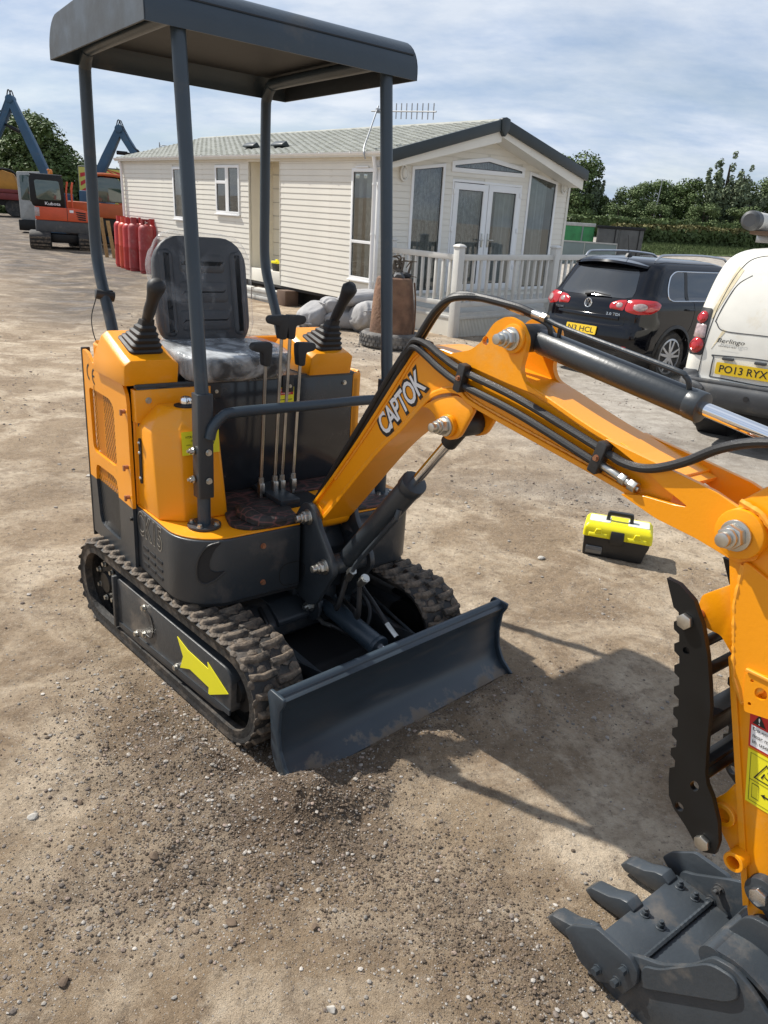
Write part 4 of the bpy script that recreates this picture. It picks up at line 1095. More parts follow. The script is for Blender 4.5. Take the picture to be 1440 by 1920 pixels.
# --- the white van
VN = thing('parked_van', 'dirty white panel van with rust streaks, its rear doors facing the excavator arm', 'van', (3.125, 6.15, 0), R(53), None, .91)
vn = Body([(.36, .04, 4.2, .82, .16), (.42, -.09, 4.3, .88, .20), (.53, -.115, 4.36, .90, .22), (.60, -.09, 4.38, .90, .2), (.625, -.01, 4.38, .895, .14), (.80, .0, 4.3, .895, .13), (1.05, .03, 3.6, .885, .13), (1.30, .10, 3.1, .865, .13), (1.55, .205, 2.8, .83, .14), (1.70, .30, 2.6, .78, .17), (1.78, .42, 2.4, .68, .22), (1.81, .60, 2.2, .54, .24)], .02)
va = [(.78, .33, .39), (3.5, .33, .39)]
vn.loft(.625, 1.81, True, True, cut=va).build('body', 'van_white', VN, sharp=50)
vn.loft(.36, .622, True, True, cut=va).build('bumper', 'plastic_grey', VN, sharp=50)
for ax_ in (.78, 3.5):
    for s in (-1, 1):
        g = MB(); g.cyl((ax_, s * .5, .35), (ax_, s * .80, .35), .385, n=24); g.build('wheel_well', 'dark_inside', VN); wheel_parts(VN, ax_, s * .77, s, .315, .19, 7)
VR = lambda y, z: vn.rear(y, z)
ym = -.08                                   # where the two doors meet
pan = patch(VR, rpoly([(.69, 1.14), (.60, 1.07), (-.01, 1.07), (-.01, 1.56), (.50, 1.56), (.60, 1.47)], .05), .002, .006, 5, .05).build('blank_window', 'van_white', VN, sharp=60)
seam(VR, [(.69, 1.14), (.60, 1.07), (.3, 1.068), (-.01, 1.07)], .005).build('door_seam', 'plastic_grey', VN); seam(VR, [(.695, 1.14), (.66, 1.3), (.60, 1.47), (.50, 1.56)], .005).build('door_seam', 'plastic_grey', VN)
seam(VR, [(ym, .64), (ym, 1.2), (ym, 1.72)], .004).build('door_seam', 'dark_inside', VN); seam(VR, [(.74, .66), (.73, 1.0), (.70, 1.3), (.62, 1.60), (.5, 1.72), (.2, 1.735), (-.5, 1.73)], .004).build('door_seam', 'dark_inside', VN)
rec_ = [(.63, .655), (.05, .655), (.05, .85), (.60, .85), (.63, .82)]
seam(VR, rec_ + [rec_[0]], .006).build('plate_recess', 'plastic_grey', VN)
plate_on(VN, VR, .345, .742, .485, .108, 'PO13 RYX', lift=.02)
for y in (.50, .22):
    p = VR(y, .835); g = MB(); g.prism(rrect(y - .05, y + .05, .82, .845, .008, 3), p.x - .025, p.x + .005, 'x'); g.build('plate_lamp', 'plastic_grey', VN, .003)
rear_text(vn, 'Berlingo', .63, .955, .24, .05, 'black_print', VN, .006, .15); rear_text(vn, 'enterprise', .61, .925, .15, .02, 'grey_print', VN, .002)
p = VR(.03, .98); g = MB(); g.tube([p + Vector((-.01, .06, .02)), p + Vector((-.05, .04, .02)), p + Vector((-.055, -.12, .0))], .018, 8, smooth=3); g.build('door_handle', 'plastic_black', VN)
for s in (1, -1):
    WV = (lambda s: (lambda q, z: vn.wrap(q, z, s)))(s)
    patch(WV, rpoly([(-.03, .83), (.13, .83), (.155, 1.25), (.0, 1.25)], .03), .005, .004, 4, .04).build('lamp_housing', 'plastic_black', VN, sharp=60)
    for zc, rr0, xc in ((.915, .072, .055), (1.165, .056, .075)):
        l_ = patch(WV, circ(xc, zc, rr0, 22), .010, .022, 5, .02).build('tail_lamp', 'tail_red', VN, sharp=70)
        g = MB(); P = [WV(xc + rr0 * .55 * math.cos(a), zc + rr0 * .55 * math.sin(a)) for a in np.linspace(0, 2 * PI, 20)]; nv = Vector((-.75, s * .65, 0)); g.tube([p + nv * .03 for p in P], .006, 6); g.build('lamp_ring', 'tail_red', l_)
    patch(WV, rpoly([(-.012, .985), (.115, .985), (.128, 1.105), (.005, 1.105)], .02), .010, .010, 5, .02).build('tail_lamp', 'tail_clear', VN, sharp=60)
    g = MB(); e = [vn.wrap(q, z, s) for q, z in ((.02, .60), (.02, .78))]
    patch(WV, rpoly([(-.05, .54), (.28, .54), (.26, .68), (-.02, .70)], .03), .012, .012, 4, .04).build('bumper_corner', 'plastic_grey', VN, sharp=60)
patch(VR, [(.67, .90), (.655, .93), (.545, 1.13), (.59, 1.13)], .0022, 0, 3, .05).build('rust_streak', 'rust_stain', VN)
patch(VR, [(.755, 1.20), (.728, 1.16), (.585, 1.60), (.64, 1.63)], .0022, 0, 3, .05).build('rust_streak', 'rust_stain', VN)
g = MB(); p = VR(.25, .52); g.cyl((p.x + .01, .25, .52), (p.x - .008, .25, .52), .024, n=14); g.build('sensor', 'plastic_black', VN)
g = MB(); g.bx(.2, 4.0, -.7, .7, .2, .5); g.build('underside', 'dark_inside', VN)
g = MB(); g.bx(-.09, .06, -.8, .8, .60, .632); g.build('bumper_step', 'plastic_grey', VN, .01)
# pipe tube and rack on the van roof
g = MB(); g.bx(1.35, 1.40, -.7, .82, 1.86, 1.928); g.bx(2.6, 2.65, -.7, .82, 1.86, 1.928); g.bx(1.35, 1.39, .55, .6, 1.72, 1.88); g.build('roof_rack', 'galv', VN, .004)
PT = thing('pipe_carrier', 'pale grey pipe carrier tube with black end cap on the van roof', 'pipe tube', (0, 0, 0)); PT.parent = None
PTm = Matrix.Translation(VN.location) @ Matrix.Rotation(R(53), 4, 'Z') @ Matrix.Scale(.91, 4)
PT.matrix_world = PTm
g = MB(); g.cyl((.98, .80, 2.05), (3.4, .66, 2.05), .088, n=20); g.build('tube', 'plank_white', PT)
g = MB(); g.lathe([(.001, -.06), (.06, -.06), (.088, -.03), (.094, .10), (.088, .10), (.001, .10)], (.94, .80, 2.05), 'x', 20); g.build('end_cap', 'plastic_grey', PT)
g = MB(); g.bx(1.06, 3.4, .62, .82, 1.93, 1.962); g.build('carrier_base', 'card_brown', PT)

# ------------------------------------------------------------------ machinery parked at the back on the left
pm('cab_glass', (.045, .075, .06), .06, spec=.8, coat=.7)
KB = thing('compact_excavator', 'red compact excavator with black cab and orange beacon, parked on the left', 'excavator', (-11.42, 27.1, gz(-11.42, 27.1)), R(23)); KB.scale = (1.0, 1.0, .95)
def kb(mb, name, mat, bevel=.02, par=None): return mb.build(name, mat, par or KB, bevel, 2)
for x0, x1 in ((-1.06, -.42), (.42, .95)):
    g = MB(); prof = stadium_(.0, .29, .28, 1.9, .29, .28) if False else None
    L = []; n = 28
    for k in range(n + 1):
        a = 2 * PI * k / n; yy = (1.0 if math.cos(a) > 0 else -1.0) * .75 + .29 * math.cos(a); zz_ = .29 + .28 * math.sin(a); L.append([(x0 + .02, yy, zz_), (x0, yy * .99, .29 + (zz_ - .29) * .97), (x1, yy * .99, .29 + (zz_ - .29) * .97), (x1 - .02, yy, zz_)])
    L[-1] = L[0]; g.ring(L, False, False); g.bx(x0 + .03, x1 - .03, -.9, .9, .08, .5); tr = kb(g, 'track', 'tyre', 0)
    for k in range(9):
        a = R(165 + 24 * k); e = MB(); yy = -.75 + .30 * math.cos(a); zz_ = .29 + .295 * math.sin(a); e.bx(x0 + .02, x1 - .02, yy - .03, yy + .03, zz_ - .03, zz_ + .03); e.build('track_lug', 'lug_mud', tr)
g = MB(); g.bx(-.5, .5, -.7, .7, .22, .5); kb(g, 'undercarriage', 'black_steel')
g = MB(); g.prism(rpoly([(-.86, -.8), (.98, -.75), (1.05, .6), (-.86, .8)], .15), .56, .93, 'z'); kb(g, 'turntable_skirt', 'plastic_grey')
g = MB(); g.prism(rpoly([(-.84, .932), (-.84, 1.36), (.35, 1.36), (.60, 1.33), (.95, 1.22), (.98, .932)], .06), -.80, .7); bo_ = kb(g, 'engine_cover', 'kub_orange', .03)
g = MB(); g.bx(.12, .135, -.806, -.79, .94, 1.35); g.build('panel_gap', 'dark_inside', bo_)
for k in range(4):
    e = MB(); e.prism([(.36 + .02 * k, 1.27 - .075 * k), (.70, 1.235 - .07 * k), (.68, 1.19 - .07 * k), (.42 + .02 * k, 1.22 - .075 * k)], -.812, -.795); e.build('cooling_slot', 'dark_inside', bo_)
g = MB(); g.bx(-.84, -.70, -.815, -.78, 1.05, 1.33); g.build('rear_lamp', 'tail_clear', bo_, .01)
g = MB(); g.prism(rpoly([(-.62, 1.12), (-.62, 1.22), (.02, 1.22), (.02, 1.12)], .02), -.808, -.80) if False else g.bx(.20, .32, -.808, -.80, 1.22, 1.30); g.build('data_plate', 'white_decal', bo_)
cab = MB(); cab.prism(rpoly([(-.88, 1.36), (-.95, 1.55), (-.95, 2.30), (-.85, 2.37), (.0, 2.36), (.06, 2.28), (.10, 1.36)], .06), -.62, .55); cb = kb(cab, 'cab', 'black_steel', .03)
g = MB(); g.prism(rpoly([(-.76, 1.58), (-.80, 2.20), (-.06, 2.20), (-.02, 1.58)], .08), -.632, -.60); g.build('rear_window', 'cab_glass', cb, .006)
g = MB(); g.prism(rpoly([(-.5, 1.5), (-.5, 2.25), (.5, 2.25), (.5, 1.5)], .08), -.965, -.93, 'x'); g.build('side_window', 'cab_glass', cb, .006)
g = MB(); g.bx(-.93, .05, -.6, .53, 2.36, 2.40); g.build('cab_roof', 'plastic_grey', cb, .02)
text('Kubota', 'white_decal', cb, (-.52, -.642, 1.42), (1, 0, 0), (0, 0, 1), .46, .10, off=.01)
g = MB(); g.lathe([(.001, 0), (.05, 0), (.055, .02), (.055, .10), (.04, .15), (.001, .16)], (-.28, 0, 2.42), 'z', 14); g.cyl((-.28, 0, 2.38), (-.28, 0, 2.43), .03, n=10); g.build('beacon', 'beacon', cb)
g = MB(); g.tube([(-.35, -.2, 2.4), (-.35, -.2, 2.52)], .02, 8); g.ball((-.35, -.2, 2.54), .045, 8); g.build('beacon', 'beacon', cb)
for x in (.14, .30):
    g = MB(); g.tube([(x, -.5, 1.36), (x, -.55, 1.9), (x + .05, -.5, 2.2)], .03, 8, smooth=3); kb(g, 'hose_bundle', 'kub_orange', 0)
# second, older excavator standing behind it
K2 = thing('compact_excavator', 'orange excavator with framed cab and lowered black arm, half hidden behind the red one', 'excavator', (-10.9, 29.4, gz(-10.9, 29.4)), R(22))
def k2(mb, name, mat, bevel=.015, par=None): return mb.build(name, mat, par or K2, bevel, 2)
g = MB(); g.bx(-1.2, .9, -.7, .7, .95, 1.45); k2(g, 'engine_cover', 'deep_orange', .05)
for x0 in (-1.3, .3):
    g = MB(); g.prism(rpoly([(-.9, .05), (-1.0, .3), (-.9, .55), (.9, .55), (1.0, .3), (.9, .05)], .12), x0, x0 + .5, 'x'); k2(g, 'track', 'tyre', .01)
g = MB(); g.bx(-.8, .4, -.6, .6, .35, .95); k2(g, 'undercarriage', 'black_steel')
for pts in ([(-.35, -.5, 1.45), (-.35, -.5, 2.2), (-.20, -.5, 2.38), (.55, -.5, 2.38), (.68, -.5, 2.25), (.95, -.5, 1.45)], [(-.35, .5, 1.45), (-.35, .5, 2.2), (-.20, .5, 2.38), (.55, .5, 2.38), (.68, .5, 2.25), (.95, .5, 1.45)]):
    g = MB(); g.tube(pts, .055, 8, smooth=3); k2(g, 'cab_frame', 'black_steel' if pts[0][1] > 0 else 'deep_orange', 0)
g = MB(); g.prism(rpoly([(-.28, 1.5), (-.28, 2.2), (-.1, 2.3), (.5, 2.3), (.6, 2.2), (.86, 1.5)], .08), -.47, .47); k2(g, 'cab_glazing', 'cab_glass', .01)
g = MB(); g.bx(-.35, .66, -.52, .52, 2.38, 2.44); k2(g, 'cab_roof', 'deep_orange')
g = MB(); g.tube([(1.0, 0, 1.0), (1.10, 0, 1.7), (1.42, 0, 2.42)], [.15, .15, .12], 4); g.tube([(1.42, 0, 2.42), (1.50, 0, 1.9), (1.35, 0, .95)], [.12, .15, .11], 4); k2(g, 'boom', 'black_steel', 0)['kind'] = 'stuff'
g = MB(); g.prism(rpoly([(1.0, .95), (1.65, 1.0), (1.7, .6), (1.5, .2), (1.15, .15), (.95, .5)], .1), -.4, .4); k2(g, 'bucket', 'rust')
for k in range(4):
    g = MB(); g.tube([(1.02 + .05 * k, -.2, 1.2), (.92 + .06 * k, -.35, 1.6 + .05 * k), (1.18 + .03 * k, -.25, 1.9)], .022, 6, smooth=4); k2(g, 'hydraulic_hose', 'hose', 0)
# vehicle with chevron boards at the rear
CV = thing('chevron_truck', 'works vehicle with red and yellow chevrons on its rear, behind the parked excavators', 'truck', (-12.1, 33.0, gz(-12.1, 33.0)), R(20))
g = MB(); g.bx(-1.0, 1.15, 0, 3.5, .5, 2.75); g.build('body', 'plastic_grey', CV, .04)
g = MB(); g.bx(-.98, 1.13, -.03, -.002, .9, 2.7); rb = g.build('rear_board', 'chev_yellow', CV)
for k in range(7):
    z = .75 + k * .32
    for s in (-1, 1):
        q = [(.075 + s * 1.0, z - .35), (.075, z + .30), (.075, z + .46), (.075 + s * 1.0, z - .19)]
        q = [(a, min(2.69, max(.91, b))) for a, b in q]
        e = MB(); e.add([(a, -.034 - .0002 * k, b) for a, b in q], [(0, 1, 2, 3)]); e.build('chevron_stripe', 'chev_red', rb)
for x in (-.8, .95):
    g = MB(); g.lathe([(.001, -.12), (.42, -.12), (.45, -.08), (.45, .08), (.42, .12), (.001, .12)], (x, .9, .45), 'x', 20); g.build('wheel', 'tyre', CV)
# truck and trailer at the left edge
TK = thing('flatbed_truck', 'dark red lorry carrying an orange excavator body at the left edge', 'truck', (-22.9, 48.0, gz(-22.9, 48.0)), R(20), None, 1.25)
g = MB(); g.bx(-2.2, .55, 0, 2.2, .75, 1.05); tkb = g.build('flatbed', 'dark_red', TK, .03)
g = MB(); g.bx(-2.2, .5, -.02, 0, 1.06, 1.22); g.build('side_rail', 'dark_red', TK, .01)
for x in (-1.5, -.15):
    g = MB(); g.lathe([(.001, -.14), (.38, -.14), (.42, -.1), (.42, .1), (.38, .14), (.001, .14)], (x, .3, .42), 'y', 20); g.build('wheel', 'tyre', TK)
g = MB(); g.bx(-2.0, .4, .4, 1.8, .5, .76); g.build('chassis', 'black_steel', TK)
OE = thing('excavator_body', 'old orange excavator cab loaded on the dark red lorry', 'excavator', (-23.0, 49.2, gz(-22.9, 48.0) + 1.32), R(20), None, 1.25)
g = MB(); g.prism(rpoly([(-2.2, 0), (-2.2, .95), (-.9, 1.0), (-.3, .85), (-.1, 0)], .12), -.8, .8); g.build('engine_cover', 'old_yellow', OE, .04)
g = MB(); g.tube([(-1.2, -.82, 1.0), (-.5, -.82, 1.0), (-.15, -.82, .7), (-.05, -.82, 0)], .05, 8, smooth=3); g.build('guard_rail', 'black_steel', OE)
GC = thing('grey_cab', 'pale grey machine cab standing behind the red excavator cab', 'machine cab', (-15.75, 34.5, gz(-15.75, 34.5)), R(20), None, .86)
g = MB(); g.prism(rpoly([(-.6, .6), (-.62, 2.75), (.9, 2.85), (1.0, .6)], .08), -.6, .6); gc_ = g.build('cab', 'pale_rail', GC, .04)
g = MB(); g.prism(rpoly([(-.5, 1.5), (-.5, 2.6), (.1, 2.65), (.1, 1.5)], .05), -.62, -.58); g.build('window', 'cab_glass', gc_, .01)
g = MB(); g.bx(-.7, 1.0, -.7, .7, .1, .6); g.build('base', 'black_steel', GC, .03)
# blue crane jibs
def crane(name, label, loc, rz, base, knee, tip, w0):
    t = thing(name, label, 'crane', loc, rz); b, k, e = Vector(base), Vector(knee), Vector(tip)
    def beam(p, q, w, h, w2, h2, nm):
        d = (q - p).normalized(); s = Vector((0, 1, 0)); n = d.cross(s).normalized(); g = MB()
        g.ring([[tuple(c + s * a * ww + n * bq * hh) for a, bq in ((-1, -1), (1, -1), (1, 1), (-1, 1))] for c, ww, hh in ((p, w, h), (p.lerp(q, .5), (w + w2) / 2 * 1.1, (h + h2) / 2 * 1.15), (q, w2, h2))])
        return g.build(nm, 'crane_blue', t, .02)
    m1 = beam(b, k, w0, w0, w0 * .8, w0 * .85, 'boom'); m2 = beam(k, e, w0 * .8, w0 * .9, w0 * .6, w0 * .6, 'jib')
    g = MB(); g.cyl(k + Vector((0, -w0 * 1.1, 0)), k + Vector((0, w0 * 1.1, 0)), w0 * .95, n=18); g.build('knuckle', 'crane_blue', t, .02)
    g = MB(); p0 = b.lerp(k, .72) + (e - k).normalized() * .28; p1 = k.lerp(e, .45); g.cyl(p0, p0.lerp(p1, .55), .07, n=10); g.cyl(p0.lerp(p1, .55), p1, .04, n=10); g.build('ram', 'black_steel', t)
    for s in (-.1, .1):
        g = MB(); d = (k - b).normalized(); up = Vector((-d.z, 0, d.x)); up = up if up.z > 0 else -up
        g.tube([b.lerp(k, .6) + Vector((0, s, w0)), b.lerp(k, .88) + Vector((0, s, w0 * 1.3)), k + Vector((0, s, w0 * 2.0)), k.lerp(e, .12) + Vector((0, s, w0 * 1.6)), k.lerp(e, .4) + Vector((0, s, w0 * 1.15)), k.lerp(e, .55) + Vector((0, s, w0 * 1.8)), k.lerp(e, .7) + Vector((0, s, w0))], .022, 6, smooth=5); g.build('crane_hose', 'hose', t)
    g = MB(); g.bx(-.5, .5, -.5, .5, 0, max(.3, b.z - .2)); g.cyl((b.x * .5, 0, b.z - .4), (b.x, 0, b.z + .1), w0 * 1.2, n=14); g.build('crane_column', 'crane_blue', t, .03)
    return t
crane('crane_jib', 'blue loader crane with folded jib rising behind the red excavator', (-13.3, 31.0, gz(-13.3, 31.0)), 0, (-.1, 0, 1.9), (-1.38, 0, 4.78), (-2.3, 0, 3.0), .15)
crane('crane_jib', 'blue loader crane with bent jib rising beside the caravan end', (-11.7, 31.0, gz(-11.7, 31.0)), 0, (-.1, 0, 2.0), (.98, 0, 4.0), (2.2, 0, 2.2), .15)
# timber, cone and boards near the gas bottles
for k, (u0, y0, h_, ln, lab) in enumerate(((-9.15, 24.6, 1.15, .12, 'weathered timber plank propped upright beside the parked excavator'), (-8.85, 24.4, 1.08, .14, 'second timber plank propped upright, nearer the gas bottles'))):
    t = thing('plank', lab, 'plank', (u0, y0, gz(u0, y0)), R(20)); g = MB(); g.ring([[(0, 0, 0), (.11, 0, 0), (.11, .03, 0), (0, .03, 0)], [(-ln, .25, h_), (.11 - ln, .25, h_), (.11 - ln, .28, h_), (-ln, .28, h_)]]); g.build('board', 'wood', t)
t = thing('pallet', 'broken timber pallet leaning behind the gas bottles', 'pallet', (-8.35, 23.6, gz(-8.35, 23.6)), R(25))
for k in range(5):
    g = MB(); g.bx(0, .75, .0, .02, .06 + k * .16, .15 + k * .16); g.build('slat', 'wood', t)
for x in (.02, .66):
    g = MB(); g.bx(x, x + .07, .02, .10, .0, .85); g.build('bearer', 'wood', t)
t = thing('traffic_wedge', 'dull red wedge shaped board leaning by the first gas bottle', 'board', (-8.0, 22.7, gz(-8.0, 22.7)), R(15)); g = MB(); g.prism([(0, 0), (.36, 0), (.10, .62), (.0, .58)], -.03, .03); g.build('panel', 'gas_faded', t, .005)

# ------------------------------------------------------------------ trailer, container and panels beyond the veranda
GT = thing('green_trailer', 'green sheeted trailer with pale top rail, right of the caravan', 'trailer', (7.35, 36.5, gz(7.35, 36.5) - .75), R(-12))
g = MB(); g.bx(-1.6, 1.15, 0, 3, .35, 1.95); g.build('sheet', 'green_sheet', GT, .04)
g = MB(); g.bx(-1.62, 1.18, -.03, 3.02, 1.93, 2.07); g.build('top_rail', 'pale_rail', GT, .02)
for x in (-1.0, -.2, .6):
    g = MB(); g.bx(x, x + .06, -.02, .0, .4, 1.93); g.build('strap', 'grey_green_panel', GT)
CT = thing('container', 'dark grey box container with double rear doors behind the car', 'container', (9.45, 35.6, gz(9.45, 35.6) - .75), R(-14))
g = MB(); g.bx(-.98, .98, .02, 4, .15, 2.02); ct = g.build('box', 'container_grey', CT, .03)
for x0, x1 in ((-.94, -.08), (.02, .92)):
    g = MB(); g.bx(x0, x1, -.012, .016, .22, 1.93); d_ = g.build('door', 'container_grey', CT, .01)
    g = MB(); g.cyl((x1 - .12, -.03, .2), (x1 - .12, -.03, 1.95), .02, n=8); g.build('lock_bar', 'black_steel', d_)
g = MB(); g.bx(-1.03, 1.03, -.03, .02, 1.94, 2.06); g.build('header', 'black_steel', CT, .01)
PF = thing('panel_fence', 'grey-green sheet panels standing between the caravan and the container', 'fence', (6.9, 32.5, gz(6.9, 32.5) - .35), R(-8))
for k in range(3):
    g = MB(); g.bx(-2.1 + k * 1.25, -.88 + k * 1.25, 0, .03, .05, 1.15); g.build('panel', 'grey_green_panel', PF, .005)
    g = MB(); g.bx(-2.1 + k * 1.25, -.88 + k * 1.25, -.02, .05, 1.15, 1.20); g.build('rail', 'pale_rail', PF)
    g = MB(); g.bx(-.885 + k * 1.25, -.86 + k * 1.25, -.02, .05, 0, 1.2); g.build('post', 'pale_rail', PF)
# ------------------------------------------------------------------ trees and hedges
def cards(P, N, size, asp=1.0, jit=.6):
    """one small leaf-shaped quad at each point, roughly facing N"""
    n = len(P); a = rng.normal(size=(n, 3)); d = N + jit * a; d /= np.linalg.norm(d, axis=1, keepdims=True) + 1e-9
    u = np.cross(d, rng.normal(size=(n, 3))); u /= np.linalg.norm(u, axis=1, keepdims=True) + 1e-9
    v = np.cross(d, u); s = size * (.6 + .8 * rng.random((n, 1)))
    c = np.stack([P - u * s * .5, P + v * s * .32 * asp + d * s * .06, P + u * s * .5, P - v * s * .32 * asp + d * s * .06], 1)
    return c.reshape(-1, 3), np.arange(n * 4).reshape(n, 4)
def crown_mesh(name, clumps, n, size, mat, fill=.35):
    """clumps: (x, y, z, rx, rz); leaves sit mostly near each clump's surface, gaps stay between clumps"""
    C = np.array(clumps); w = C[:, 3] ** 1.4; idx = rng.choice(len(C), n, p=w / w.sum())
    d = rng.normal(size=(n, 3)); d /= np.linalg.norm(d, axis=1, keepdims=True)
    r = (1 - fill * rng.random((n, 1)) ** 1.3) * (.85 + .35 * rng.random((n, 1)))
    P = C[idx, :3] + d * r * np.stack([C[idx, 3], C[idx, 3], C[idx, 4]], 1)
    V, F = cards(P, d + np.array([0, 0, .35]), size)
    return fast_mesh(name, V, F, mat)
def limb_mesh(h, r, tips, seed):
    rs = random.Random(seed); g = MB()
    g.tube([(0, 0, -.3), (rs.uniform(-.1, .1), rs.uniform(-.1, .1), h * .25), (rs.uniform(-.2, .2), rs.uniform(-.2, .2), h * .55), (rs.uniform(-.2, .2), 0, h * .85)], [r * 1.3, r, r * .65, r * .2], 8, smooth=3)
    for t in tips:
        z0 = h * rs.uniform(.22, .5); T = Vector(t[:3]); s = Vector((0, 0, z0)); g.tube([s, s.lerp(T, .5) + Vector((0, 0, -.1 * h * .3)), T], [r * .5, r * .3, r * .08], 6, smooth=3)
    return g.build('trunk', 'bark', mesh_only=True)
def round_clumps(h, w, n, seed, lo=.25, lop=0.0):
    rs = random.Random(seed); out = []
    for k in range(n):
        z = h * rs.uniform(lo, .93); t = (z / h - lo) / (1 - lo); rad = w * .5 * (math.sin(PI * min(1, .16 + .80 * t)) ** .7)
        a = rs.uniform(0, 2 * PI); q = rad * math.sqrt(rs.uniform(.15, 1)); s = rs.uniform(.10, .19) * w
        out.append((q * math.cos(a) + lop * t * w, q * math.sin(a), z, s, s * rs.uniform(.6, .85)))
    return out
def plume_clumps(h, w, n, seed, lean=.12):
    rs = random.Random(seed); out = []
    for k in range(n):
        a = rs.uniform(0, 2 * PI); q = w * .5 * math.sqrt(rs.random()); top_ = h * (1 - .45 * (q / (w * .5)) ** 1.6) * rs.uniform(.78, 1.0)
        for j in range(7):
            t = j / 6; z = h * .18 + (top_ - h * .18) * t; s = w * .085 * (1.15 - .6 * t)
            out.append((q * math.cos(a) * (.55 + .45 * t) + lean * w * t * t, q * math.sin(a) * (.55 + .45 * t), z, s, s * 2.0))
    return out
TREES = []
def tree_kind(h, w, n, seed, mat, nl, size, kind='round', lo=.22):
    cl = round_clumps(h, w, n, seed, lo) if kind == 'round' else plume_clumps(h, w, n, seed)
    cr = crown_mesh('crown', cl, nl, size, mat); tips = [c for c in cl[::max(1, len(cl) // 9)]]
    return limb_mesh(h, .035 * h, tips, seed), cr
KIND = [tree_kind(8, 7, 60, 1, 'leaf_a', 13000, .27, lo=.08), tree_kind(8, 6.6, 54, 2, 'leaf_b', 12000, .27, lo=.08), tree_kind(9, 4.6, 26, 3, 'leaf_c', 15000, .30, 'plume'), tree_kind(7, 7, 50, 4, 'leaf_b', 10000, .30, lo=.05), tree_kind(8, 7, 26, 5, 'leaf_a', 5200, .30)]
def tree(k, x, y, s, rz, label, group, cat='tree', name='tree', sx=1.0, sz=1.0):
    t = thing(name, label, cat, (x, y, gz(x, y) - .05), rz, group); t.scale = (s * sx, s * sx, s * sz)
    link('trunk', KIND[k][0], t); link('crown', KIND[k][1], t); return t
def hedge(name, label, p, q, h, dep, mat, n, size, topmat=None, rag=.12, cat='hedge', zoff=0):
    p, q = Vector((*p, 0)), Vector((*q, 0)); L = (q - p).length; d = (q - p) / L; s = Vector((-d.y, d.x, 0))
    t = thing(name, label, cat, (p.x, p.y, 0), math.atan2(d.y, d.x))
    a = rng.random(n) * L; f = rng.random(n); b_ = np.where(f < .45, -dep / 2, np.where(f < .6, dep / 2, (rng.random(n) - .5) * dep)); z = np.where(f < .6, h * rng.random(n), h)
    z = z * (1 + rag * fbm(a * .9, b_ * .9 + 7, 3)); b_ = b_ + .16 * fbm(a * 1.3, z * 1.7, 3) * dep + (rng.random(n) - .5) * .25
    gx_ = p.x + d.x * a; gy_ = p.y + d.y * a; base = gheight(gx_, gy_) + zoff
    N = np.stack([0 * a, np.where(f < .45, -1.0, np.where(f < .6, 1.0, 0)), np.where(f < .6, .3, 1.0)], 1)
    P = np.stack([a, b_, z + base + (rng.random(n) - .5) * .15], 1)
    hi = z > h * .9
    V, F = cards(P[~hi], N[~hi], size); link('foliage', fast_mesh('foliage', V, F, mat), t)
    V, F = cards(P[hi], N[hi], size); link('top_foliage', fast_mesh('top_foliage', V, F, topmat or mat), t)  # leaves near the top take a separate, lighter colour
    g = MB(); m_ = 14; LL = []
    for k in range(m_ + 1):
        x = L * k / m_; zb = gz(p.x + d.x * x, p.y + d.y * x) + zoff; w_ = dep * .36
        LL.append([(x, -w_, zb - .3), (x, w_, zb - .3), (x, w_, zb + h * .86), (x, -w_, zb + h * .86)])
    g.ring(LL); g.build('branches', 'hedge_core', t); return t
pm('hedge_core', (.012, .016, .007), .9)
# right-hand side, from the caravan to the frame edge
gr = 'trees in the belt beyond the yard'
def at_px(u, y):      # x on the line of sight of photo column u near the horizon, at distance y
    return (u - 774) * y * .000636
TR = [(4, 1086, 56, .56, 'tall loose tree whose crown shows above the caravan gable'),
      (2, 1122, 56, .45, 'narrow grey-green tree just right of the caravan roof end'),
      (3, 1100, 54, .34, 'dense low tree right behind the caravan corner'),
      (1, 1158, 56, .30, 'lowest rounded tree in the gap of the tree belt'),
      (1, 1200, 56, .37, 'rounded tree left of the thin mast'),
      (0, 1240, 57, .43, 'bushy tree with the thin mast in front of it'),
      (1, 1285, 57, .42, 'leafy tree to the right of the thin mast'),
      (0, 1330, 56, .45, 'rounded tree left of the tallest grey plumed tree'),
      (2, 1375, 55, .58, 'tallest grey-green tree with wind-blown plumes'),
      (2, 1405, 56, .52, 'second plumed tree close to the right of the tallest one'),
      (1, 1440, 57, .51, 'leafy tree at the right edge of the tree belt'),
      (3, 1180, 53, .26, 'low spreading bush tree behind the grey container'),
      (3, 1262, 53, .28, 'low spreading bush tree below the thin mast'),
      (3, 1345, 53, .30, 'low spreading bush tree below the plumed trees'),
      (3, 1415, 53, .30, 'low spreading bush tree above the trimmed hedge end'),
      (0, 1480, 58, .9, 'tree beyond the frame edge')]
for i, (k, u, y, s, lab) in enumerate(TR[:-1]):
    tree(k, at_px(u, y), y, s * 1.1, i * 1.3, lab, gr, sx=1.12)
hedge('hedge', 'dark tall hedge along the foot of the tree belt', (8.5, 50), (34, 56), 1.0, 1.6, 'leaf_hedge', 24000, .30, 'leaf_b', .2)
hedge('hedge', 'trimmed low hedge with browned top above the grass strip', (11.3, 43), (29, 49.5), 1.05, 1.3, 'leaf_hedge', 16000, .22, 'leaf_hedge_top', .1)
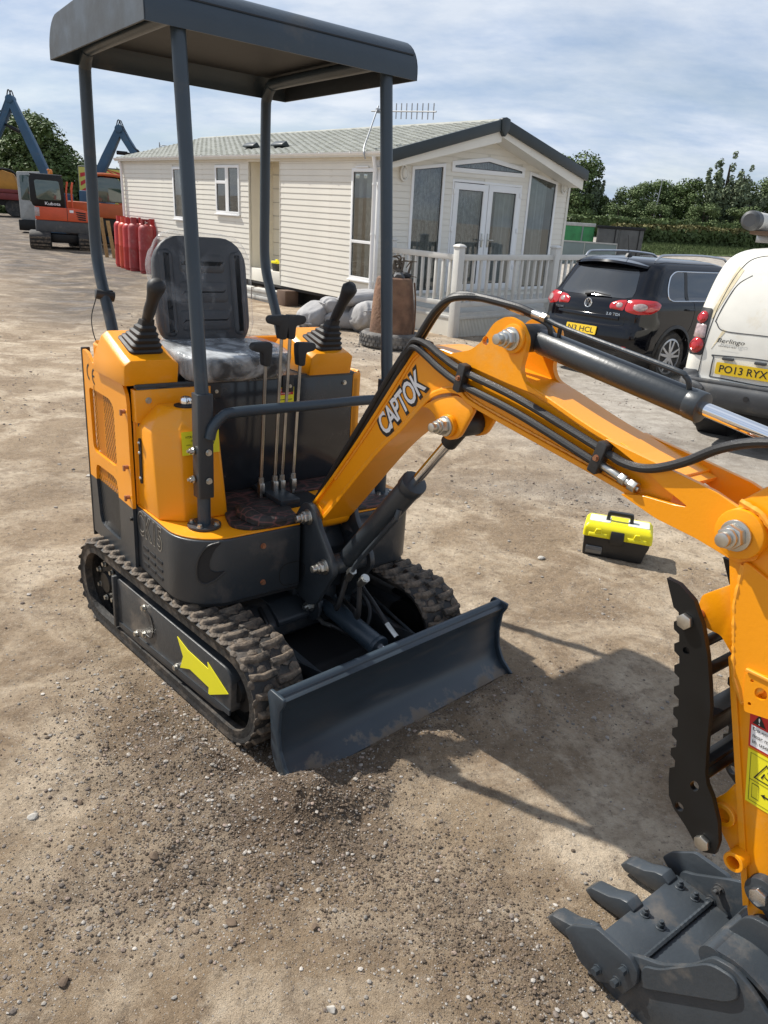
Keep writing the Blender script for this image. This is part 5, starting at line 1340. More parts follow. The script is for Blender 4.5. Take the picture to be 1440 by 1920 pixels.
# left-hand side
gl_ = 'trees behind the parked machinery'
TL = [(0, 40, 58, .84, 'large dark broadleaf tree behind the left blue crane jib', 1.25), (0, -8, 59, .80, 'dark tree at the left edge of the photo', 1.2), (1, 84, 58, .70, 'dark tree on the right shoulder of the large broadleaf', 1.2),
      (3, 116, 60, .60, 'rounded tree above the red excavator cab', 1.2), (1, 152, 60, .50, 'tree behind the left rear canopy post', 1.1), (3, 200, 56, .44, 'small tree below the right blue crane jib', 1.0), (1, 250, 56, .50, 'tree showing over the far end of the caravan roof', 1.0), (3, 30, 56, .5, 'low bush below the left blue crane jib', 1.5)]
for i, (k, u, y, s, lab, sx) in enumerate(TL):
    tree(k, at_px(u, y), y, s, 2 + i * 1.1, lab, gl_, sx=sx)
hedge('hedge', 'dark hedge behind the parked excavators on the left', (-38, 54), (-10, 58), 2.6, 2.0, 'leaf_hedge', 9000, .34, 'leaf_a', .3)
# grass strip beyond the car
def grass_mat():
    pm('grass_green', (.075, .105, .03), .9, var=.4, vscale=3, bump=.4, bscale=30)
grass_mat()
n = 24; LL = []
g = MB()
for k in range(n + 1):
    t = k / n; x = 11.0 + 19 * t; y = 38.2 + 9.0 * t
    LL.append([(x, y, gz(x, y) + .03), (x - 1.0, y + 3.2, gz(x - 1.0, y + 3.2) + .25)])
g.ring(LL, False, False, closed=False); gs = g.build('grass_bank', 'grass_green'); tag(gs, kind='structure')
nb = 26000; tt_ = rng.random(nb); ss_ = rng.random(nb)
gxx = 11.0 + 19 * tt_ - ss_; gyy = 38.2 + 9 * tt_ + 3.2 * ss_
P = np.stack([gxx, gyy, gheight(gxx, gyy) + .05 + .22 * ss_], 1)
a = rng.random(nb) * 6.283; wv = np.stack([np.cos(a), np.sin(a), 0 * a], 1) * .012; hgt = (.06 + .10 * rng.random((nb, 1))); lean_ = rng.normal(size=(nb, 3)) * .03 * np.array([1, 1, 0])
VB = np.stack([P - wv, P + wv, P + lean_ + hgt * np.array([0, 0, 1])], 1).reshape(-1, 3)
gb = link('grass', fast_mesh('grass', VB, np.arange(nb * 3).reshape(nb, 3), 'grass_green')); tag(gb, kind='stuff')
# thin mast in front of the belt; street lamp behind the caravan
m_ = thing('mast', 'thin pale pole standing among the trees on the right', 'mast', (at_px(1248, 54), 54, gz(18, 54)))
g = MB(); g.tube([(0, 0, 0), (.12, 0, 2.2), (.22, 0, 3.6)], [.05, .04, .022], 8); g.build('pole', 'galv', m_)
g = MB(); g.bx(.19, .26, -.03, .03, 3.5, 3.62); g.build('mast_head', 'galv', m_, .01)
l_ = thing('street_lamp', 'distant street lamp rising over the caravan roof', 'street lamp', (at_px(304, 52), 52, gz(-16, 52)), R(20))
g = MB(); g.tube([(0, 0, 0), (0, 0, 4.45), (.05, 0, 4.6), (.25, 0, 4.66), (.32, 0, 4.66)], [.05, .03, .028, .025, .02], 8, smooth=3); g.build('pole', 'galv', l_)
g = MB(); g.bx(.28, .52, -.05, .05, 4.62, 4.68); g.build('lamp_head', 'galv', l_, .02)
# ------------------------------------------------------------------ the mini excavator
EX = thing('mini_excavator', 'orange and charcoal mini excavator with a roof canopy, parked on the dirt', 'mini excavator', tuple(OU), AU)
_bo = to_u(-.504 - .024 * .779, 2.853 - .024 * .627)
FB = Matrix.Translation((_bo[0], _bo[1], 0)) @ Matrix.Rotation(AB - AU, 4, 'Z')
def ub(mb, name, mat, bevel=0, seg=2, sharp=35): return mb.build(name, mat, EX, bevel, seg, sharp)                # undercarriage frame
def bb(mb, name, mat, bevel=0, seg=2, sharp=35): return mb.build(name, mat, EX, bevel, seg, sharp, fr=FB)         # upper body frame

# --- tracks
def stadium(x0, z0, r0, x1, z1, r1, n=14, off=0.0):
    """closed outline round two wheels, counter-clockwise seen with x to the right, z up"""
    a = math.atan2(z1 - z0, x1 - x0); d = math.hypot(x1 - x0, z1 - z0); b = math.asin((r1 - r0) / d)
    out = []
    a0 = a - PI / 2 - b; a1 = a + PI / 2 + b
    for k in range(n + 1):
        t = a0 + (a1 - a0) * k / n; out.append((x1 + (r1 + off) * math.cos(t), z1 + (r1 + off) * math.sin(t)))
    a0 = a + PI / 2 + b; a1 = a + 3 * PI / 2 - b
    for k in range(n + 1):
        t = a0 + (a1 - a0) * k / n; out.append((x0 + (r0 + off) * math.cos(t), z0 + (r0 + off) * math.sin(t)))
    return out
WR = (-.305, .178, .148); WF = (.632, .172, .142)
def resample(pts, n):
    P = [Vector(p) for p in pts] + [Vector(pts[0])]
    L = [0]
    for i in range(1, len(P)): L.append(L[-1] + (P[i] - P[i - 1]).length)
    out = []
    for k in range(n):
        s = L[-1] * k / n; i = max(j for j in range(len(L)) if L[j] <= s); i = min(i, len(P) - 2)
        t = (s - L[i]) / (L[i + 1] - L[i]); out.append((P[i].lerp(P[i + 1], t), (P[i + 1] - P[i]).normalized()))
    return out
def lug_mesh(flip):
    rs = random.Random(3 + flip); bm = bmesh.new()
    # chunky bar: wide at the belt, narrower on top, its inner end bent
    lo = [(-.006, -.018), (.048, -.018), (.088, -.006), (.088, .020), (.046, .012), (-.006, .013)]
    hi = [(-.002, -.011), (.046, -.011), (.080, .0), (.080, .013), (.046, .006), (-.002, .007)]
    n = len(lo)
    L = [[(p[1], p[0] * (1 if not flip else -1), -.002) for p in lo], [(p[1], p[0] * (1 if not flip else -1), .016) for p in hi]]
    mb = MB(); mb.ring(L)
    # lumps of dried mud round its foot
    for k in range(5):
        mb.ball(((rs.random() - .5) * .05, (1 if not flip else -1) * rs.random() * .085, .0), .008 + .008 * rs.random(), 8, (1.5, 1.5, .4))
    return mb.build('lug', 'lug_mud', bevel=.003, seg=1, mesh_only=True)
LUGM = [lug_mesh(0), lug_mesh(1)]
def make_track(yc):
    side = 1 if yc > 0 else -1
    out = stadium(*WR, *WF, off=.026); inn = stadium(*WR, *WF, off=.004)
    mb = MB(); n = len(out); w = .088
    prof = lambda o, i, y0, y1: None
    L = []
    for k in range(n):
        o, i = Vector(out[k]), Vector(inn[k]); m_ = o.lerp(i, .35)
        L.append([(i.x, yc - w, i.y), (m_.x, yc - w - .004, m_.y), (o.x, yc - w + .008, o.y), (o.x, yc + w - .008, o.y), (m_.x, yc + w + .004, m_.y), (i.x, yc + w, i.y)])
    L.append(L[0]); mb.ring(L, False, False)
    tr = ub(mb, 'track', 'track_rubber')
    sm = resample(stadium(*WR, *WF, off=.026), 50)
    for k, (p, tdir) in enumerate(sm):
        if p.y < .012 : continue                       # pressed into the ground, out of sight
        nrm = Vector((tdir.y, -tdir.x))
        for row in (0, 1):
            if row == (k % 2): pass
            off = (.0 if row else .5)
            q, t2 = sm[k] if row else (sm[k][0].lerp(sm[(k + 1) % len(sm)][0], .5), sm[k][1])
            n2 = Vector((t2.y, -t2.x))
            o = link('lug', LUGM[row], tr)
            X = Vector((t2.x, 0, t2.y)); Z = Vector((n2.x, 0, n2.y)); Y = Z.cross(X)
            mt = Matrix((X, Y, Z)).transposed().to_4x4(); mt.translation = (q.x, yc, q.y)
            o.matrix_local = mt
    # inner guide edge, dusty rim with small holes
    mb = MB()
    ring_o = stadium(*WR, *WF, off=.003); ring_i = stadium(*WR, *WF, off=-.020)
    L = [[(a[0], yc + side * w, a[1]), (b_[0], yc + side * w, b_[1]), (b_[0], yc + side * (w - .03), b_[1]), (a[0], yc + side * (w - .03), a[1])] for a, b_ in zip(ring_o, ring_i)]
    L.append(L[0]); mb.ring(L, False, False); mb.build('track_rim', 'track_rubber', tr)
    # frame inside the track
    yo = yc + side * .083; yi = yc - side * .05
    fr = MB()
    fr.prism(rpoly([(-.145, .268), (.12, .262), (.62, .252), (.648, .225), (.642, .098), (.56, .07), (-.14, .05), (-.165, .09)], .02), yo, yi)
    f = ub(fr, 'track_frame', 'charcoal_dusty', .004)
    g = MB(); g.bx(-.168, -.150, yo + side * .012, yi, .058, .272); g.build('frame_rib', 'charcoal_dusty', f, .003)
    g = MB(); g.prism([(-.14, .066), (.64, .092), (.64, .112), (-.14, .086)], yo + side * .004, yo - .001 * side); g.build('frame_lip', 'charcoal', f)
    g = MB(); g.tube([(.09, yo + side * .003, .232), (.125, yo + side * .003, .222), (.145, yo + side * .003, .18), (.125, yo + side * .003, .135), (.085, yo + side * .003, .13)], .0022, 6, smooth=5); g.build('cover_seam', 'black_steel', f)
    for x, z in ((.075, .235), (.005, .098), (.30, .10), (.07, .125)):
        g = MB(); bolt(g, (x, yo, z), (0, side, 0), .010, .012); g.build('bolt', 'zinc', f)
    if side < 0:
        a = MB(); pts = [(.322, .222), (.36, .178), (.50, .186), (.51, .206), (.628, .156), (.555, .098), (.535, .125), (.365, .122), (.328, .118), (.35, .152)]
        pts = [(.318, .226), (.352, .176), (.322, .150), (.360, .128), (.405, .150), (.535, .128), (.520, .098), (.630, .152), (.548, .212), (.548, .186), (.395, .206)]
        pts = [(.316, .228), (.385, .208), (.515, .200), (.510, .224), (.632, .168), (.512, .102), (.516, .132), (.395, .140), (.330, .114), (.352, .168)]
        a.prism(pts, yo - .003, yo - .0008); a.build('arrow_decal', 'yellow_decal', f)
    # wheels
    def wheel(c, r, name, teeth=0):
        g = MB(); g.lathe([(.001, -.055), (r * .62, -.055), (r * .66, -.03), (r - .012, -.028), (r, -.02), (r, .02), (r - .012, .028), (r * .66, .03), (r * .55, .045), (.045, .05), (.04, .062), (.001, .064)], (c[0], yc, c[1]), 'y', 28)
        o = ub(g, name, 'black_steel')
        if side < 0:
            for v in o.data.vertices: v.co.y = 2 * yc - v.co.y
            o.data.flip_normals()
        return o
    sp_ = wheel((WR[0], WR[1]), WR[2] - .002, 'sprocket')
    for k in range(7):
        a = 2 * PI * k / 7; g = MB(); bolt(g, (WR[0] + .075 * math.cos(a), yc + side * .05, WR[1] + .075 * math.sin(a)), (0, side, 0), .009, .012); g.build('bolt', 'zinc', sp_)
    wheel((WF[0], WF[1]), WF[2] - .002, 'idler')
    for x in (-.06, .14, .34, .5):
        g = MB(); g.lathe([(.001, -.07), (.042, -.07), (.042, -.03), (.03, -.028), (.03, .028), (.042, .03), (.042, .07), (.001, .07)], (x, yc, .072), 'y', 18); ub(g, 'roller', 'black_steel')
    return tr
make_track(-.452); make_track(.287)

# --- frame between the tracks, blade and its cylinder
mb = MB(); mb.prism(rpoly([(-.30, .13), (-.30, .27), (.34, .27), (.42, .21), (.42, .15), (.34, .13)], .02), -.37, .20); mb.lathe([(.001, 0), (.27, 0), (.27, .05), (.25, .05), (.25, .09), (.001, .09)], (0, 0, .27), 'z', 36)
cf = ub(mb, 'centre_frame', 'charcoal_dusty', .006)
mb = MB(); mb.prism(rpoly([(.16, .272), (.36, .272), (.43, .225), (.43, .20), (.16, .20)], .01), -.2, .2); ub(mb, 'front_cover', 'charcoal', .006)
for y0, y1 in ((.05, .065), (-.065, -.05)):
    mb = MB(); mb.prism(rpoly([(.36, .20), (.36, .29), (.43, .31), (.48, .285), (.49, .235), (.45, .19)], .03), y0, y1); ub(mb, 'cylinder_lug', 'charcoal', .003)
mb = MB()
yb0, yb1 = -.525, .505
fpt = [(.895, .268), (.878, .245), (.868, .2), (.866, .15), (.872, .10), (.888, .062), (.918, .03), (.948, .012)]
prof = fpt + [(.944, .002), (.905, .012), (.872, .045), (.857, .092), (.850, .15), (.852, .205), (.858, .25), (.868, .277)]
mb.prism([tuple(p) for p in prof], yb0 + .011, yb1 - .011)
bl = ub(mb, 'dozer_blade', 'blade_paint', .0025)
g = MB(); g.tube([(.862, yb0 + .011, .272), (.862, yb1 - .011, .272)], .0155, 16); g.build('blade_top_roll', 'slate', bl)
ep = rpoly([(.822, .268), (.835, .288), (.905, .284), (.902, .262), (.886, .235), (.88, .16), (.89, .10), (.915, .055), (.966, .014), (.955, -.004), (.915, -.002), (.868, .035), (.845, .09), (.84, .19), (.832, .235)], .008)
for y in (yb0, yb1 - .011):
    g = MB(); g.prism(ep, y, y + .011); g.build('blade_end_plate', 'slate', bl, .0025)
g = MB(); g.prism([(.935, .005), (.968, .001), (.966, -.006), (.93, -.004)], yb0 + .013, yb1 - .013); g.build('cutting_edge', 'charcoal_dusty', bl, .0015)
mb = MB(); mb.prism(rpoly([(-.35, .06), (-.35, .10), (.58, .10), (.62, .06)], .01), -.355, .185); ub(mb, 'shade_plate', 'dark_inside', .003)  # added dark sheet, stands for the shade on the ground between the tracks
for y in (-.27, .15):
    mb = MB(); mb.prism(rpoly([(.30, .13), (.30, .22), (.40, .235), (.86, .19), (.86, .09), (.5, .11)], .015), y - .012, y + .012); a_ = ub(mb, 'blade_arm', 'charcoal', .003)
    g = MB(); g.prism([(.62, .2), (.855, .24), (.855, .19), (.62, .17)], y - .02, y - .013); g.build('gusset', 'charcoal', a_)
    mb = MB(); mb.cyl((.36, y - .04, .18), (.36, y + .04, .18), .022); ub(mb, 'blade_arm_pin', 'zinc')
mb = MB(); mb.cyl((.45, -.005, .255), (.74, -.005, .205), .036, n=20); mb.cyl((.735, -.005, .206), (.752, -.005, .203), .040, n=20); mb.cyl((.44, -.045, .257), (.44, .035, .257), .034, n=18)
dc = ub(mb, 'blade_cylinder', 'slate', .002)
g = MB(); g.cyl((.75, -.005, .2035), (.85, -.005, .186), .017); g.build('cylinder_rod', 'chrome', dc)
g = MB(); bolt(g, (.44, -.066, .257), (0, -1, 0), .017, .022); g.cyl((.44, -.085, .257), (.44, -.1, .257), .009); g.build('pin_nut', 'zinc', dc)
g = MB(); g.tube([(.46, -.05, .215), (.50, -.055, .205), (.545, -.05, .212)], .0085, 8); g.tube([(.44, -.05, .222), (.47, -.052, .213)], .011, 6); g.build('hose_fitting', 'zinc', dc)
g = MB(); g.tube([(.76, .065, .225), (.72, .066, .245), (.705, .067, .253)], .010, 6); g.tube([(.79, .06, .205), (.775, .064, .217)], .008, 8); g.build('hose_fitting', 'zinc', dc)
mb = MB(); mb.tube([(.705, .067, .253), (.62, .075, .30), (.54, .09, .33), (.47, .10, .40), (.45, .1, .5)], .009, 8, smooth=6); ub(mb, 'hydraulic_hose', 'hose')
mb = MB(); mb.tube([(.54, -.05, .212), (.60, .03, .17), (.58, .1, .24), (.5, .1, .33), (.46, .08, .45)], .009, 8, smooth=6); ub(mb, 'hydraulic_hose', 'hose')
for dy_ in (-.30, -.235):
    mb = MB(); mb.tube([(.36, dy_, .26), (.42, dy_ - .01, .23), (.45, dy_, .17), (.5, dy_ + .01, .13)], .009, 8, smooth=6); ub(mb, 'hydraulic_hose', 'hose')
mb = MB(); mb.cyl((.50, .19, .235), (.86, .12, .215), .006); ub(mb, 'tie_rod', 'charcoal')

# --- upper body: the charcoal belt
def belt_outline(off=0.0, r=.135):
    x0, x1, y0, y1 = -.405 + off, .476 - off, -.486 + off, .470 - off
    out = [(x1, -.072), (.385, -.072), (.385, .142), (x1, .142)]
    for cx, cy, a0, rr in ((x1 - r, y1 - r, 0, r), (x0 + .09, y1 - .09, 90, .09), (x0 + .03, y0 + .03, 180, .03), (x1 - r - .02, y0 + r + .02, 270, r + .02)):
        for k in range(11):
            a = R(a0 + 9 * k); out.append((cx + rr * math.cos(a), cy + rr * math.sin(a)))
    return out
mb = MB(); mb.prism(belt_outline(), .368, .594, 'z'); belt = bb(mb, 'body_belt', 'charcoal', .005, 3)
mb = MB(); mb.prism(belt_outline(.012), .352, .3675, 'z'); bb(mb, 'body_floor', 'dark_inside')
mb = MB(); mb.prism(belt_outline(.006), .5945, .6, 'z'); bb(mb, 'floor_plate', 'orange', .002)
g = MB(); g.prism([(.4765, -.27), (.4785, -.27), (.4785, -.268), (.4765, -.268)], .38, .585, 'z'); 
for x, z in ((.477, .548), (.477, .415)):
    g = MB(); bolt(g, (x, -.218, z), (1, 0, 0), .0075, .008, 8); g.build('bolt', 'copper_bolt', belt)
g = MB(); g.plate(rrect(-.155, -.055, .378, .465, .035), [rrect(-.152, -.052, .381, .462, .033)], .4762, .4772, 'x'); g.build('cover_outline', 'black_print', belt)
# dark crescent slot in the front right corner
def corner(yv, z, o=.0015):
    """point on the rounded front right corner, by angle"""
    a = R(-90 + yv); r = .155; cx, cy = .476 - r, -.486 + r
    return (cx + (r + o) * math.cos(a), cy + (r + o) * math.sin(a), z)
cres_o = [(74, .590), (62, .580), (54, .555), (49, .52), (48, .48), (50, .455), (58, .445), (70, .462), (80, .485)]
cres_i = [(76, .586), (70, .570), (66, .55), (63, .528), (62, .508), (63, .495), (68, .487), (74, .486), (80, .487)]
g = MB(); g.ring([[corner(a, z, .0035) for a, z in cres_o], [corner(a, z, .0035) for a, z in cres_i]], False, False, closed=False); g.build('hose_slot', 'dark_inside', belt)
g = MB(); g.tube([corner(a, z, .004) for a, z in cres_o], .0035, 6, smooth=4); g.build('slot_edge', 'plastic_black', belt)
# louvres, one mesh each
for rz_ in range(3):
    for cx_ in range(3):
        x = .105 + cx_ * .062; z = .462 - rz_ * .030 + .0
        g = MB(); g.prism(rrect(x, x + .046, z - .006, z + .006, .005, 3), -.4885, -.484); g.build('louvre', 'dark_inside', belt)
text('CK15', 'letter_edge', belt, (.062, -.4866, .500), (1, 0, 0), (0, 0, 1), .215, .092, off=.028, spacing=1.12)
text('CK15', 'black_print', belt, (.0655, -.4866, .5035), (1, 0, 0), (0, 0, 1), .208, .085, off=.0, lift=.0012, spacing=1.12)

# --- engine bay behind the doors
mb = MB(); mb.bx(-.385, .06, -.47, .44, .40, .985); bb(mb, 'engine_housing', 'dark_inside')
# side door: orange plate above, charcoal below, with two mesh grilles
SPL = .588
door_top = rpoly([(-.396, SPL), (-.396, 1.072), (-.34, 1.068), (-.30, 1.045), (-.27, 1.032), (-.01, 1.024), (.025, 1.006), (.045, .97), (.058, SPL)], .012)
v1 = rpoly([(-.345, .942), (-.125, .942), (-.085, .918), (-.082, .712), (-.105, .700), (-.315, .700), (-.338, .72)], .02)
up2 = [(-.327, SPL + .0), (-.322, .64), (-.31, .652), (-.115, .655), (-.088, .64), (-.085, SPL)]
outer_u = [p for p in door_top]
# cut the lower grille across the paint line: two plates that meet there
do = MB()
ou = [(-.396, SPL), (-.327, SPL), (-.322, .632), (-.312, .648), (-.29, .654), (-.13, .656), (-.098, .648), (-.086, .625), (-.083, SPL), (.056, SPL), (.047, .96), (.040, .99), (.02, 1.013), (-.01, 1.024), (-.27, 1.034), (-.30, 1.046), (-.335, 1.066), (-.35, 1.072), (-.388, 1.075), (-.396, 1.068)]
do.plate(ou, [v1], -.500, -.488); door = bb(do, 'engine_door', 'orange', .0)
ol = [(-.396, .352), (.056, .352), (.056, SPL - .001), (-.083, SPL - .001), (-.078, .44), (-.088, .420), (-.115, .412), (-.27, .412), (-.298, .420), (-.312, .445), (-.327, SPL - .001), (-.396, SPL - .001)]
dl = MB(); dl.plate(ol, [], -.500, -.488); doorl = bb(dl, 'engine_door_foot', 'charcoal')
def mesh_grille(x0, x1, z0, z1, pitch, name, mat, par, skew=0.0):
    """punched sheet: crossing bars round diamond holes"""
    g = MB(); n = int((x1 - x0 + z1 - z0) / pitch) + 2; wd = .0014; y0, y1 = -.4915, -.4885
    def clip(p, d):
        t0, t1 = -9, 9
        for k, (lo, hi) in enumerate(((x0, x1), (z0, z1))):
            a, b_ = (lo - p[k]) / d[k], (hi - p[k]) / d[k]
            t0 = max(t0, min(a, b_)); t1 = min(t1, max(a, b_))
        return t0, t1
    for s_ in (1, -1):
        d = Vector((.62, .785 * s_)); 
        for k in range(-n, 2 * n):
            p = (x0 + k * pitch, z0 if s_ > 0 else z1); t0, t1 = clip(p, d)
            if t1 - t0 < .006: continue
            a = Vector(p) + d * t0; b_ = Vector(p) + d * t1; w_ = Vector((-d.y, d.x)) * wd
            g.add([((a + w_).x, y0, (a + w_).y), ((b_ + w_).x, y0, (b_ + w_).y), ((b_ - w_).x, y0, (b_ - w_).y), ((a - w_).x, y0, (a - w_).y)], [(0, 1, 2, 3)])
            g.add([((a + w_).x, y1, (a + w_).y), ((b_ + w_).x, y1, (b_ + w_).y), ((b_ - w_).x, y1, (b_ - w_).y), ((a - w_).x, y1, (a - w_).y)], [(3, 2, 1, 0)])
    return g.build(name, mat, par)
mesh_grille(-.35, -.075, .693, .948, .0205, 'mesh_grille', 'orange', door)
mesh_grille(-.335, -.075, SPL, .662, .0205, 'mesh_grille', 'orange', door)
mesh_grille(-.335, -.07, .405, SPL, .0205, 'mesh_grille', 'charcoal', doorl)
g = MB(); g.bx(-.408, -.3965, -.502, -.47, .33, 1.08); g.build('rubber_edge', 'plastic_black', door, .002)
for x, z in ((.028, .930), (.03, .735), (.03, .625)):
    g = MB(); g.cyl((x, -.5, z), (x, -.512, z), .0075, n=10); g.bx(x - .004, x + .006, -.518, -.511, z - .012, z + .007); g.build('latch', 'copper_bolt', door)
g = MB(); bolt(g, (.045, -.5, .548), (0, -1, 0), .006, .008); g.build('bolt', 'black_steel', doorl)
# CE mark as strokes
def arc_stroke(cx, cz, r, a0, a1, y=-.5008, w=.0045, sq=1.0):
    g = MB(); n = 14; A = []; Bq = []
    for k in range(n + 1):
        a = R(a0 + (a1 - a0) * k / n)
        A.append((cx + (r + w) * sq * math.cos(a), y, cz + (r + w) * math.sin(a))); Bq.append((cx + (r - w) * sq * math.cos(a), y, cz + (r - w) * math.sin(a)))
    g.ring([A, Bq], False, False, closed=False); return g
g = arc_stroke(-.325, 1.0, .027, 100, 260); g.build('lettering', 'black_print', door)
g = arc_stroke(-.268, .992, .027, 100, 260); g.build('lettering', 'black_print', door); g = MB(); g.bx(-.298, -.274, -.5010, -.5004, .989, .996); g.build('lettering', 'black_print', door)
g = MB(); g.bx(-.287, -.284, -.5010, -.5004, .93, .958); g.build('scratch', 'black_print', door)

# --- rear hood, consoles, seat base
def hood_loop(z, off):
    pts = [(-.27, -.474 + off), (-.36, -.470 + off), (-.398 + off, -.43 + off), (-.405 + off, -.38), (-.405 + off, .34), (-.39 + off, .40 - off), (-.33, .432 - off), (.07, .44 - off)]
    P = spline([Vector((a, b_, 0)) for a, b_ in pts], 5)
    return [(p.x, p.y, z) for p in P]
mb = MB(); L0 = hood_loop(.60, 0); L1 = hood_loop(1.098, .0); L2 = hood_loop(1.104, .006); L3 = hood_loop(1.098, .014); L4 = hood_loop(.9, .014)
for L in (L1, L2, L3):
    for i, p in enumerate(L): L[i] = (p[0], p[1], p[2] - .075 * max(0, min(1, (p[0] + .33) / .25)) if p[1] > 0 else p[2])
mb.ring([L0, L1, L2, L3, L4], False, False, closed=False); bb(mb, 'rear_hood', 'orange')
mb = MB(); mb.bx(-.395, .075, -.46, .425, .985, 1.022); bb(mb, 'deck_plate', 'charcoal', .004)
def console(y0, y1, xo):
    prof = [(.075 + xo, 1.024), (.088 + xo, 1.108), (.035 + xo, 1.122), (-.125 + xo, 1.178), (-.225 + xo, 1.075), (-.235 + xo, 1.024)]
    mb = MB(); k = .022
    lo = [(x, z) for x, z in prof]
    loops = []
    for y, s in ((y0, 1), (y0 + k, 0), (y1 - k, 0), (y1, 1)):
        loops.append([(x, y, z - (.016 if s and z > 1.1 else 0)) for x, z in lo])
    mb.ring(loops); return bb(mb, 'control_console', 'orange', .004, 2)
console(-.515, -.330, 0); console(.185, .375, .02)
def joystick(x, y, z, lx, ly, top):
    j = None
    mb = MB(); L = []
    hts = [(0, .066, .058), (.012, .066, .058), (.016, .058, .05), (.026, .060, .052), (.031, .051, .043), (.041, .052, .044), (.046, .043, .036), (.057, .044, .037), (.063, .034, .029), (.075, .034, .029), (.082, .024, .022), (.1, .022, .02)]
    ax_ = Vector((lx, ly, top)).normalized()
    for h, a, b_ in hts:
        c = Vector((x, y, z)) + Vector((ax_.x * h * .9 - .35 * a * (1 - h / .1), ax_.y * h, h)); 
        L.append([(c.x + px, c.y + py, c.z + .35 * (-px) * (1 - h / .1)) for px, py in rrect(-a, a, -b_, b_, a * .3, 4)])
    mb.ring(L); j = bb(mb, 'joystick_boot', 'rubber', 0, sharp=25)
    b0 = Vector((x, y, z)) + Vector((ax_.x * .09 - .0, ax_.y * .1, .095)); e = Vector((x + lx, y + ly, z + top))
    mb = MB(); P = [b0, b0.lerp(e, .3), b0.lerp(e, .55), b0.lerp(e, .75), b0.lerp(e, .9), e, e + (e - b0).normalized() * .018]
    mb.tube(P, [.017, .020, .019, .023, .028, .029, .015], 14, smooth=0); g_ = bb(mb, 'joystick_grip', 'rubber', 0, sharp=60)
joystick(-.005, -.418, 1.135, .145, .0, .215); joystick(.04, .285, 1.128, .125, .02, .225)
# seat
def pad(w, h, d, rr, name, T, mat='seat_vinyl', seams=True, grow=0.0):
    """upholstered pad in its own xy plane, thickness along z, with rounded edge"""
    mb = MB(); L = []
    for t, z in ((.0, 0), (.55, .12), (.82, .35), (.96, .65), (1.0, .8), (.97, .95), (.86, 1.0)):
        k = (1 - t) * min(w, h) * .12
        L.append([T @ Vector((x, y, d * z)) for x, y in rrect(-w / 2 - grow + k, w / 2 + grow - k, -h / 2 - grow + k, h / 2 + grow - k, rr - k * .4, 6)])
    L = [[tuple(p) for p in l] for l in L]
    mb.ring(L); return bb(mb, name, mat, 0, sharp=60)
TB = Matrix.Translation((-.245, -.118, 1.285)) @ Matrix.Rotation(R(-9), 4, 'Y') @ Matrix(((0, 0, 1, 0), (1, 0, 0, 0), (0, 1, 0, 0), (0, 0, 0, 1)))
sb = pad(.36, .40, .085, .10, 'seat_back', TB)
for k, (yy, hh, ww) in enumerate(((.105, .075, .19), (.005, .085, .205), (-.095, .085, .215))):
    g = MB(); L = []
    for t, z in ((1.0, .078), (.95, .084), (.8, .088), (.55, .090)):
        q = (1 - t) * .06; L.append([tuple(TB @ Vector((x, y + yy, z))) for x, y in rrect(-ww / 2 + q, ww / 2 - q, -hh / 2 + q, hh / 2 - q, .018, 3)])
    g.ring(L); g.build('seat_cushion_panel', 'seat_vinyl', sb, 0, sharp=60)
for sx in (-1, 1):
    g = MB(); L = []
    for t, z in ((1.0, .07), (.92, .084), (.7, .092), (.4, .094)):
        q = (1 - t) * .03; L.append([tuple(TB @ Vector((x + sx * .138, y, z))) for x, y in rrect(-.03 + q, .03 - q, -.155 + q, .155 - q, .022, 3)])
    g.ring(L); g.build('seat_bolster', 'seat_vinyl', sb, 0, sharp=60)
TC = Matrix.Translation((-.03, -.105, 1.045)) @ Matrix.Rotation(R(4), 4, 'Y') @ Matrix.Rotation(R(90), 4, 'Z')
sc_ = pad(.42, .34, .075, .09, 'seat_cushion', TC)
mb = MB(); mb.bx(-.2, .09, -.22, .05, 1.02, 1.05); bb(mb, 'seat_rail', 'black_steel', .004)
# clear wrap, crumpled
def wrap(src, grow, amp, name):
    me = src.data.copy(); me.name = name
    bm = bmesh.new(); bm.from_mesh(me); bmesh.ops.subdivide_edges(bm, edges=bm.edges, cuts=2, use_grid_fill=True); bm.normal_update()
    co = np.array([v.co[:] for v in bm.verts])
    nz = fbm(co[:, 0] * 18 + co[:, 2] * 11, co[:, 1] * 18 + co[:, 2] * 7, 4)
    for v, q in zip(bm.verts, nz): v.co += v.normal * (grow + amp * q)
    for f in bm.faces: f.smooth = True
    bm.to_mesh(me); bm.free(); me.materials.clear(); me.materials.append(M['film'])
    return link(name, me, src)
wrap(sb, .016, .012, 'plastic_wrap'); wrap(sc_, .012, .012, 'plastic_wrap').data.materials[0] = M['film_crinkle_glints']
# seat box front: glossy panel, brackets, warning label
mb = MB(); mb.bx(.072, .080, -.475, .400, .60, 1.022); sp_ = bb(mb, 'seat_box_panel', 'gloss_panel', .003)
mb = MB(); mb.bx(.06, .081, -.48, .405, 1.014, 1.028); bb(mb, 'seat_box_rim', 'charcoal', .003)
for y in (-.2, .1):
    g = MB(); g.bx(.08, .086, y - .024, y + .024, .965, 1.03); g.build('bracket', 'plastic_black', sp_, .002)
    g = MB(); bolt(g, (.086, y + .008, .988), (1, 0, 0), .005, .006); g.build('bolt', 'zinc', sp_)
g = MB(); bolt(g, (.08, .36, .985), (1, 0, 0), .007, .007); g.build('bolt', 'zinc', sp_)
g = MB(); g.bx(.0802, .0812, .062, .128, .905, .984); lb = g.build('warning_label', 'yellow_decal', sp_)
g = MB(); g.bx(.0813, .0817, .065, .125, .955, .981); g.build('label_panel', 'red_decal', sp_)
